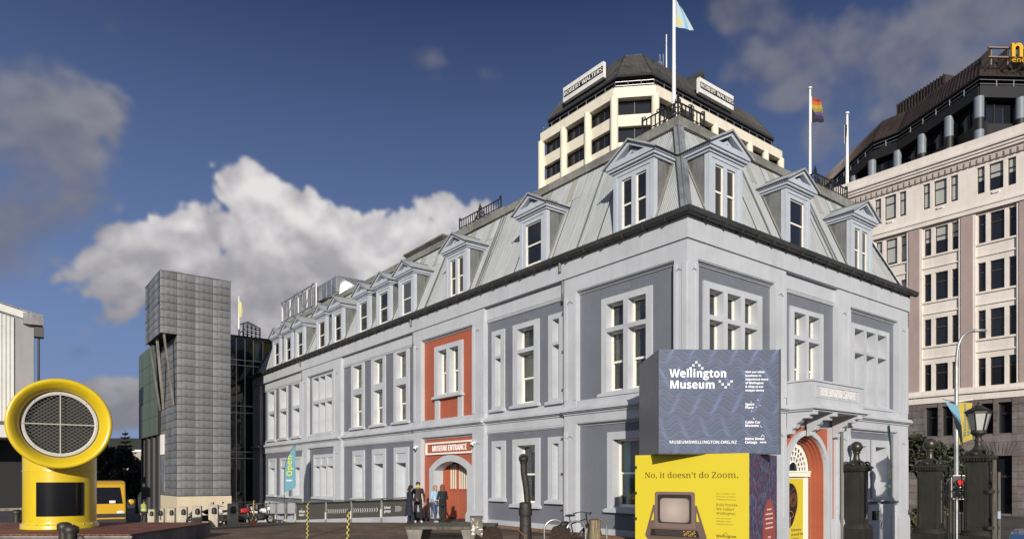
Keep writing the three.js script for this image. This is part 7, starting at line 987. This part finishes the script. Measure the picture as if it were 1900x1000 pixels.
{ // kerb of clay bricks and a dark channel at the foot of the museum wall, drain covers, faded lines
  const km = [[0.33, 0.17, 0.09], [0.28, 0.14, 0.08], [0.37, 0.2, 0.11]].map(c => M(...c, { map: T.speck, roughness: 0.85, ...bumpy(0.004) })), kb = new THREE.Group(); kb.name = 'brick_kerb'; kb.position.copy(toWorld(0, 0, 0)); kb.rotation.y = TH; kb.userData = { kind: 'structure' }; scene.add(kb);
  const bg = new MB().box(-0.11, 0.11, 0, 0.09, -0.055, 0.055).geo(); for (let k = 0; k < 80; k++) { const u = 1.2 + k * 0.12; for (let j = 0; j < 2; j++) { const o = mesh('brick', bg, km[Math.floor(rnd() * 3)], kb); o.position.set(-0.95 - j * 0.23, 0.015 + rr(0, 0.006), -u); } }
  let m = new MB(); m.box(-1.75, -1.3, 0.016, 0.028, -10.8, -1); m.build('drain_channel', M(0.03, 0.03, 0.03, { roughness: 0.9 }), kb);
  const lg = (name, pts, w, c) => { const b = new MB(); for (let i = 0; i + 1 < pts.length; i++) for (let k = 0; k < 8; k++) { const p = pts[i].clone().lerp(pts[i + 1], k / 8), q = pts[i].clone().lerp(pts[i + 1], (k + 0.92) / 8); p.y = groundW(p.x, p.z) + 0.022; q.y = groundW(q.x, q.z) + 0.022; b.bar(p, q, w, 0.006); } struct(name, b.geo(), c); };
  const yc = M(0.3, 0.2, 0.07, { map: T.speck, roughness: 0.9 }); lg('painted_line', [atD(735, 990, 24), atD(860, 990, 22.8)], 0.1, yc); lg('painted_line', [atD(600, 990, 23.5), atD(760, 990, 27)], 0.09, yc);
  for (const [px, Z] of [[700, 21], [520, 27], [930, 19.5]]) { const p = atD(px, 990, Z); p.y = groundW(p.x, p.z) + 0.02; const t = thing('drain_cover', 'dark iron drain cover set in the forecourt ' + (px === 700 ? 'left of the bench' : px === 520 ? 'near the fence' : 'by the anchor'), 'drain cover', p, 0.3); new MB().box(-0.3, 0.3, 0, 0.008, -0.3, 0.3).build('frame', mat.gutter, t); for (let k = 0; k < 6; k++) new MB().box(-0.24, 0.24, 0.008, 0.016, -0.25 + k * 0.09, -0.2 + k * 0.09).build('grate_bar', mat.castIron, t); }
}

// ================================================================ people: one continuous body each, hair and outer clothing as its parts
const skinMat = new THREE.MeshStandardMaterial({ vertexColors: true, roughness: 0.8, side: THREE.DoubleSide });
function fieldGeo(bones, c, s, res, k) {
  const mc = new MarchingCubes(res, skinMat, false, false, 120000); mc.isolation = 0; const half = res / 2; let q = 0;
  const B = bones.map(b => { const d = b.b.clone().sub(b.a); return [b.a.x, b.a.y, b.a.z, d.x, d.y, d.z, 1 / Math.max(1e-9, d.lengthSq()), b.ra, b.rb, b.sx ?? 1, b.sz ?? 1]; });
  const dist = (b, x, y, z) => { const px = x - b[0], py = y - b[1], pz = z - b[2]; let t = (px * b[3] + py * b[4] + pz * b[5]) * b[6]; t = t < 0 ? 0 : t > 1 ? 1 : t; const dx = (px - b[3] * t) / b[9], dy = py - b[4] * t, dz = (pz - b[5] * t) / b[10]; return Math.sqrt(dx * dx + dy * dy + dz * dz) - (b[7] + (b[8] - b[7]) * t); };
  for (let z = 0; z < res; z++) for (let y = 0; y < res; y++) for (let x = 0; x < res; x++, q++) { const X = c.x + s * (x - half) / half, Y = c.y + s * (y - half) / half, Z = c.z + s * (z - half) / half; let d = 1e3; for (const b of B) { const e = dist(b, X, Y, Z); const h = Math.max(k - Math.abs(d - e), 0) / k; d = Math.min(d, e) - h * h * k * 0.25; } mc.field[q] = -d; }
  mc.update(); const n = mc.count, pos = new Float32Array(n * 3), nor = new Float32Array(n * 3), col = new Float32Array(n * 3);
  for (let i = 0; i < n; i++) { const x = c.x + s * mc.positionArray[i * 3], y = c.y + s * mc.positionArray[i * 3 + 1], z = c.z + s * mc.positionArray[i * 3 + 2]; pos.set([x, y, z], i * 3); const v = V(mc.normalArray[i * 3], mc.normalArray[i * 3 + 1], mc.normalArray[i * 3 + 2]).normalize(); nor.set([v.x, v.y, v.z], i * 3); let best = 1e3, bi = 0; B.forEach((b, j) => { const e = dist(b, x, y, z); if (e < best) { best = e; bi = j; } }); col.set(bones[bi].col, i * 3); }
  const g = new THREE.BufferGeometry(); g.setAttribute('position', new THREE.BufferAttribute(pos, 3)); g.setAttribute('normal', new THREE.BufferAttribute(nor, 3)); g.setAttribute('color', new THREE.BufferAttribute(col, 3)); return g;
}
function joinGeo(list) { const g = new THREE.BufferGeometry(); for (const a of ['position', 'normal', 'color']) { const n = list.reduce((p, q) => p + q.attributes[a].array.length, 0), f = new Float32Array(n); let o = 0; for (const q of list) { f.set(q.attributes[a].array, o); o += q.attributes[a].array.length; } g.setAttribute(a, new THREE.BufferAttribute(f, 3)); } return g; }
function person(label, base, turn, o) {
  const t = thing('person', label, 'person', base, turn), h = o.h, S = h / 1.7, v = (x, y, z) => V(x * S, y * S, z * S), skin = o.skin || [0.42, 0.26, 0.19], f = o.fem ? 0.92 : 1;
  const bone = (a, b, ra, rb, col, ex) => ({ a, b, ra: ra * S, rb: rb * S, col, ...ex });
  const shx = 0.185 * f, hd = o.headTilt || 0, headC = v(0, 1.585, 0.03 + hd * 0.05), bones = [];
  bones.push(bone(v(0, 0.98, 0), v(0, 1.08, 0), 0.115, 0.105 * f, o.top, { sx: 1.35 }), bone(v(0, 1.08, 0), v(0, 1.33, 0), 0.105 * f, 0.12, o.top, { sx: 1.3 }), bone(v(-shx * 0.8, 1.39, 0), v(shx * 0.8, 1.39, 0), 0.062, 0.062, o.top), bone(v(0, 0.9, 0), v(0, 0.96, 0), 0.12, 0.12, o.bottom, { sx: 1.3 }), bone(v(0, 1.42, 0), v(0, 1.5, 0.015), 0.052, 0.05, skin));
  const legs = o.legs || [[0.09, 0], [0.09, 0]];
  [-1, 1].forEach((q, i) => { const [dx, dz] = legs[i]; const hip = v(q * 0.085, 0.9, 0), kn = v(q * (dx + 0.005), 0.49, dz * 0.55 + 0.02), an = v(q * dx, 0.09, dz), toe = v(q * (dx + 0.02), 0.04, dz + 0.15); bones.push(bone(hip, kn, 0.088, 0.062, o.bottom), bone(kn, an, 0.06, 0.045, o.bottom), bone(v(q * dx, 0.05, dz - 0.03), toe, 0.046, 0.038, o.shoe)); });
  const hands = [];
  [-1, 1].forEach((q, i) => { const [el, wr] = o.arms[i].map(a => v(...a)), sh = v(q * shx, 1.385, 0); bones.push(bone(sh, el, 0.056, 0.045, o.top), bone(el, wr, 0.043, 0.03, o.bare ? skin : o.top)); hands.push([el, wr, q]); });
  const geos = [fieldGeo(bones, v(0, 0.78, 0), 0.84 * S, 112, 0.05 * S)];
  for (const [el, wr, q] of hands) { // palm, four unequal bent fingers, a thumb from the side of the palm
    const d = wr.clone().sub(el).normalize(), side = V(0, 1, 0).cross(d); if (side.lengthSq() < 0.02) side.set(0, 0, 1).cross(d); side.normalize(); const cur = d.clone().cross(side).multiplyScalar(-1).normalize(), hb = [], P = (a, b, c) => wr.clone().addScaledVector(d, a * S).addScaledVector(side, b * S).addScaledVector(cur, c * S);
    hb.push(bone(P(0, 0, 0), P(0.08, 0, 0), 0.026, 0.03, skin)); [[-0.03, 0.07], [-0.01, 0.08], [0.01, 0.075], [0.03, 0.06]].forEach(([w, L]) => { hb.push(bone(P(0.08, w, 0), P(0.08 + L * 0.5, w * 1.05, 0.012), 0.0095, 0.009, skin), bone(P(0.08 + L * 0.5, w * 1.05, 0.012), P(0.08 + L * 0.85, w, 0.04), 0.009, 0.008, skin)); }); hb.push(bone(P(0.02, -0.03 * q, 0), P(0.06, -0.06 * q, 0.02), 0.012, 0.011, skin), bone(P(0.06, -0.06 * q, 0.02), P(0.09, -0.062 * q, 0.04), 0.011, 0.009, skin));
    geos.push(fieldGeo(hb, P(0.07, 0, 0.01), 0.13 * S, 56, 0.008)); }
  { const hc = headC, fwd = V(0, -hd * 0.6, 1).normalize(), up = V(0, 1, hd * 0.6).normalize(), X = V(1, 0, 0), P = (x, y, z) => hc.clone().addScaledVector(X, x * S).addScaledVector(up, y * S).addScaledVector(fwd, z * S), hb = [bone(P(0, 0.03, -0.015), P(0, 0.03, 0.01), 0.088, 0.086, skin, { sx: 0.9 }), bone(P(0, -0.03, 0.03), P(0, -0.075, 0.045), 0.062, 0.042, skin), bone(P(0, 0.012, 0.093), P(0, -0.018, 0.112), 0.01, 0.016, skin), bone(P(0, -0.12, -0.02), P(0, -0.04, -0.01), 0.05, 0.055, skin)];
    for (const q of [-1, 1]) hb.push(bone(P(q * 0.078, 0.0, 0.0), P(q * 0.08, 0.03, -0.01), 0.012, 0.018, skin), bone(P(q * 0.032, 0.02, 0.086), P(q * 0.034, 0.02, 0.087), 0.01, 0.01, [0.03, 0.02, 0.02]), bone(P(q * 0.02, 0.045, 0.09), P(q * 0.048, 0.043, 0.08), 0.006, 0.006, o.hair)); hb.push(bone(P(-0.02, -0.048, 0.084), P(0.02, -0.048, 0.084), 0.009, 0.009, [0.3, 0.1, 0.09])); geos.push(fieldGeo(hb, hc, 0.17 * S, 68, 0.014 * S));
    // hair as a cap with strands to the wanted length
    const hr = []; hr.push(bone(P(0, 0.05, -0.03), P(0, 0.06, 0.0), 0.096, 0.09, o.hair)); if (o.hairLen) for (let k = 0; k < 9; k++) { const a = Math.PI * (0.02 + 0.96 * k / 8), x = 0.085 * Math.cos(a), z = -0.085 * Math.sin(a) + 0.01; hr.push(bone(P(x, 0.03, z), P(x * 1.15, -o.hairLen, z * 1.1 - 0.02), 0.032, 0.016 + 0.008 * (k % 2), o.hair)); } mesh('hair', fieldGeo(hr, P(0, -0.06, -0.02), 0.3 * S, 56, 0.02), skinMat, t);
    if (o.mask) { const m = new MB(); m.sphere(0, 0, 0, 0.062 * S, 0.06 * S, 0.05 * S, 16); m.g[0].translate(...P(0, -0.045, 0.062).toArray()); m.build('face_mask', M(...o.mask), t); }
    if (o.cap) { const m = new MB(); m.sphere(0, 0, 0, 0.098 * S, 0.07 * S, 0.104 * S, 18); m.g[0].translate(...P(0, 0.075, -0.01).toArray()); m.build('cap', M(...o.cap), t); } }
  mesh('body', joinGeo(geos), skinMat, t);
  if (o.coat) { const [y0, y1, r0, col] = o.coat, pts = []; for (let k = 0; k <= 10; k++) { const f2 = k / 10; pts.push([(mix(r0, 0.15, Math.pow(f2, 0.7)) + 0.012 * Math.sin(k * 2)) * S, mix(y0, y1, f2) * S]); } const m = new MB(); m.lathe(pts, 30); const p = m.g[0].attributes.position; for (let i = 0; i < p.count; i++) { const a = Math.atan2(p.getZ(i), p.getX(i)), w = 1 + 0.05 * Math.sin(a * 7) * (1 - (p.getY(i) / S - y0) / (y1 - y0)); p.setX(i, p.getX(i) * w * 1.12); p.setZ(i, p.getZ(i) * w * 0.86); } m.g[0].computeVertexNormals(); m.build('coat_skirt', M(...col, { roughness: 0.9 }), t); }
  if (o.vest) { const m = new MB(); m.lathe([[0.175 * S, 0.96 * S], [0.165 * S, 1.15 * S], [0.185 * S, 1.34 * S], [0.15 * S, 1.43 * S]], 26); m.g[0].scale(1.12, 1, 0.82); m.build('vest', M(...o.vest), t); const n = new MB(); n.lathe([[0.182 * S, 1.04 * S], [0.18 * S, 1.09 * S]], 26); n.g[0].scale(1.12, 1, 0.83); n.build('vest_band', M(0.55, 0.55, 0.5), t); }
  return t;
}
{
  const P = (px, Z) => { const p = atD(px, 950, Z); p.y = groundW(p.x, p.z) + 0.012; return p; };
  person('person in a long dark navy coat, head bowed over both hands by the entrance', P(759, 29.4), 1.9, { h: 1.63, fem: true, top: [0.012, 0.014, 0.028], bottom: [0.012, 0.014, 0.028], shoe: [0.02, 0.02, 0.02], hair: [0.012, 0.009, 0.008], hairLen: 0.12, headTilt: 0.7, coat: [0.36, 1.0, 0.24, [0.014, 0.017, 0.034]], arms: [[[-0.2, 1.1, 0.04], [-0.08, 1.08, 0.27]], [[0.2, 1.1, 0.04], [0.08, 1.08, 0.27]]], legs: [[0.08, -0.05], [0.08, 0.06]] });
  person('person in a dark brown jacket and black trousers wearing a yellow face mask', P(775, 30.2), 0.25, { h: 1.78, top: [0.035, 0.026, 0.02], bottom: [0.012, 0.012, 0.014], shoe: [0.6, 0.6, 0.6], hair: [0.02, 0.015, 0.012], mask: [0.75, 0.6, 0.02], cap: [0.03, 0.02, 0.03], arms: [[[-0.27, 1.1, -0.02], [-0.2, 0.95, 0.2]], [[0.27, 1.12, -0.02], [0.26, 0.86, 0.06]]], legs: [[0.1, 0.02], [0.13, 0.05]] });
  person('person with blonde hair in a pale blue top and blue jeans', P(806.5, 30.0), 0.9, { h: 1.62, fem: true, top: [0.3, 0.5, 0.64], bottom: [0.045, 0.075, 0.15], shoe: [0.4, 0.38, 0.36], hair: [0.34, 0.2, 0.09], hairLen: 0.16, bare: true, arms: [[[-0.22, 1.12, 0.0], [-0.18, 0.95, 0.18]], [[0.22, 1.12, 0.0], [0.14, 1.0, 0.22]]], legs: [[0.08, 0.1], [0.09, -0.06]] });
  person('person with long brown hair in a black suit seen from behind', P(821, 28.8), -2.5, { h: 1.64, fem: true, top: [0.012, 0.012, 0.013], bottom: [0.012, 0.012, 0.013], shoe: [0.015, 0.015, 0.015], hair: [0.16, 0.06, 0.025], hairLen: 0.28, arms: [[[-0.24, 1.12, 0.02], [-0.12, 1.12, 0.22]], [[0.24, 1.12, 0.02], [0.13, 1.18, 0.22]]], legs: [[0.1, 0.02], [0.11, -0.02]], coat: [0.78, 1.1, 0.185, [0.012, 0.012, 0.013]] });
  person('person in a yellow green safety vest walking away among the bollards', P(266, 42.9), 3.0, { h: 1.68, top: [0.03, 0.035, 0.04], bottom: [0.015, 0.015, 0.017], shoe: [0.015, 0.015, 0.015], hair: [0.02, 0.015, 0.012], vest: [0.3, 0.36, 0.06], arms: [[[-0.25, 1.12, -0.04], [-0.27, 0.88, 0.0]], [[0.25, 1.12, -0.04], [0.27, 0.88, 0.05]]], legs: [[0.1, 0.14], [0.1, -0.14]] });
}

renderer.render(scene, camera);
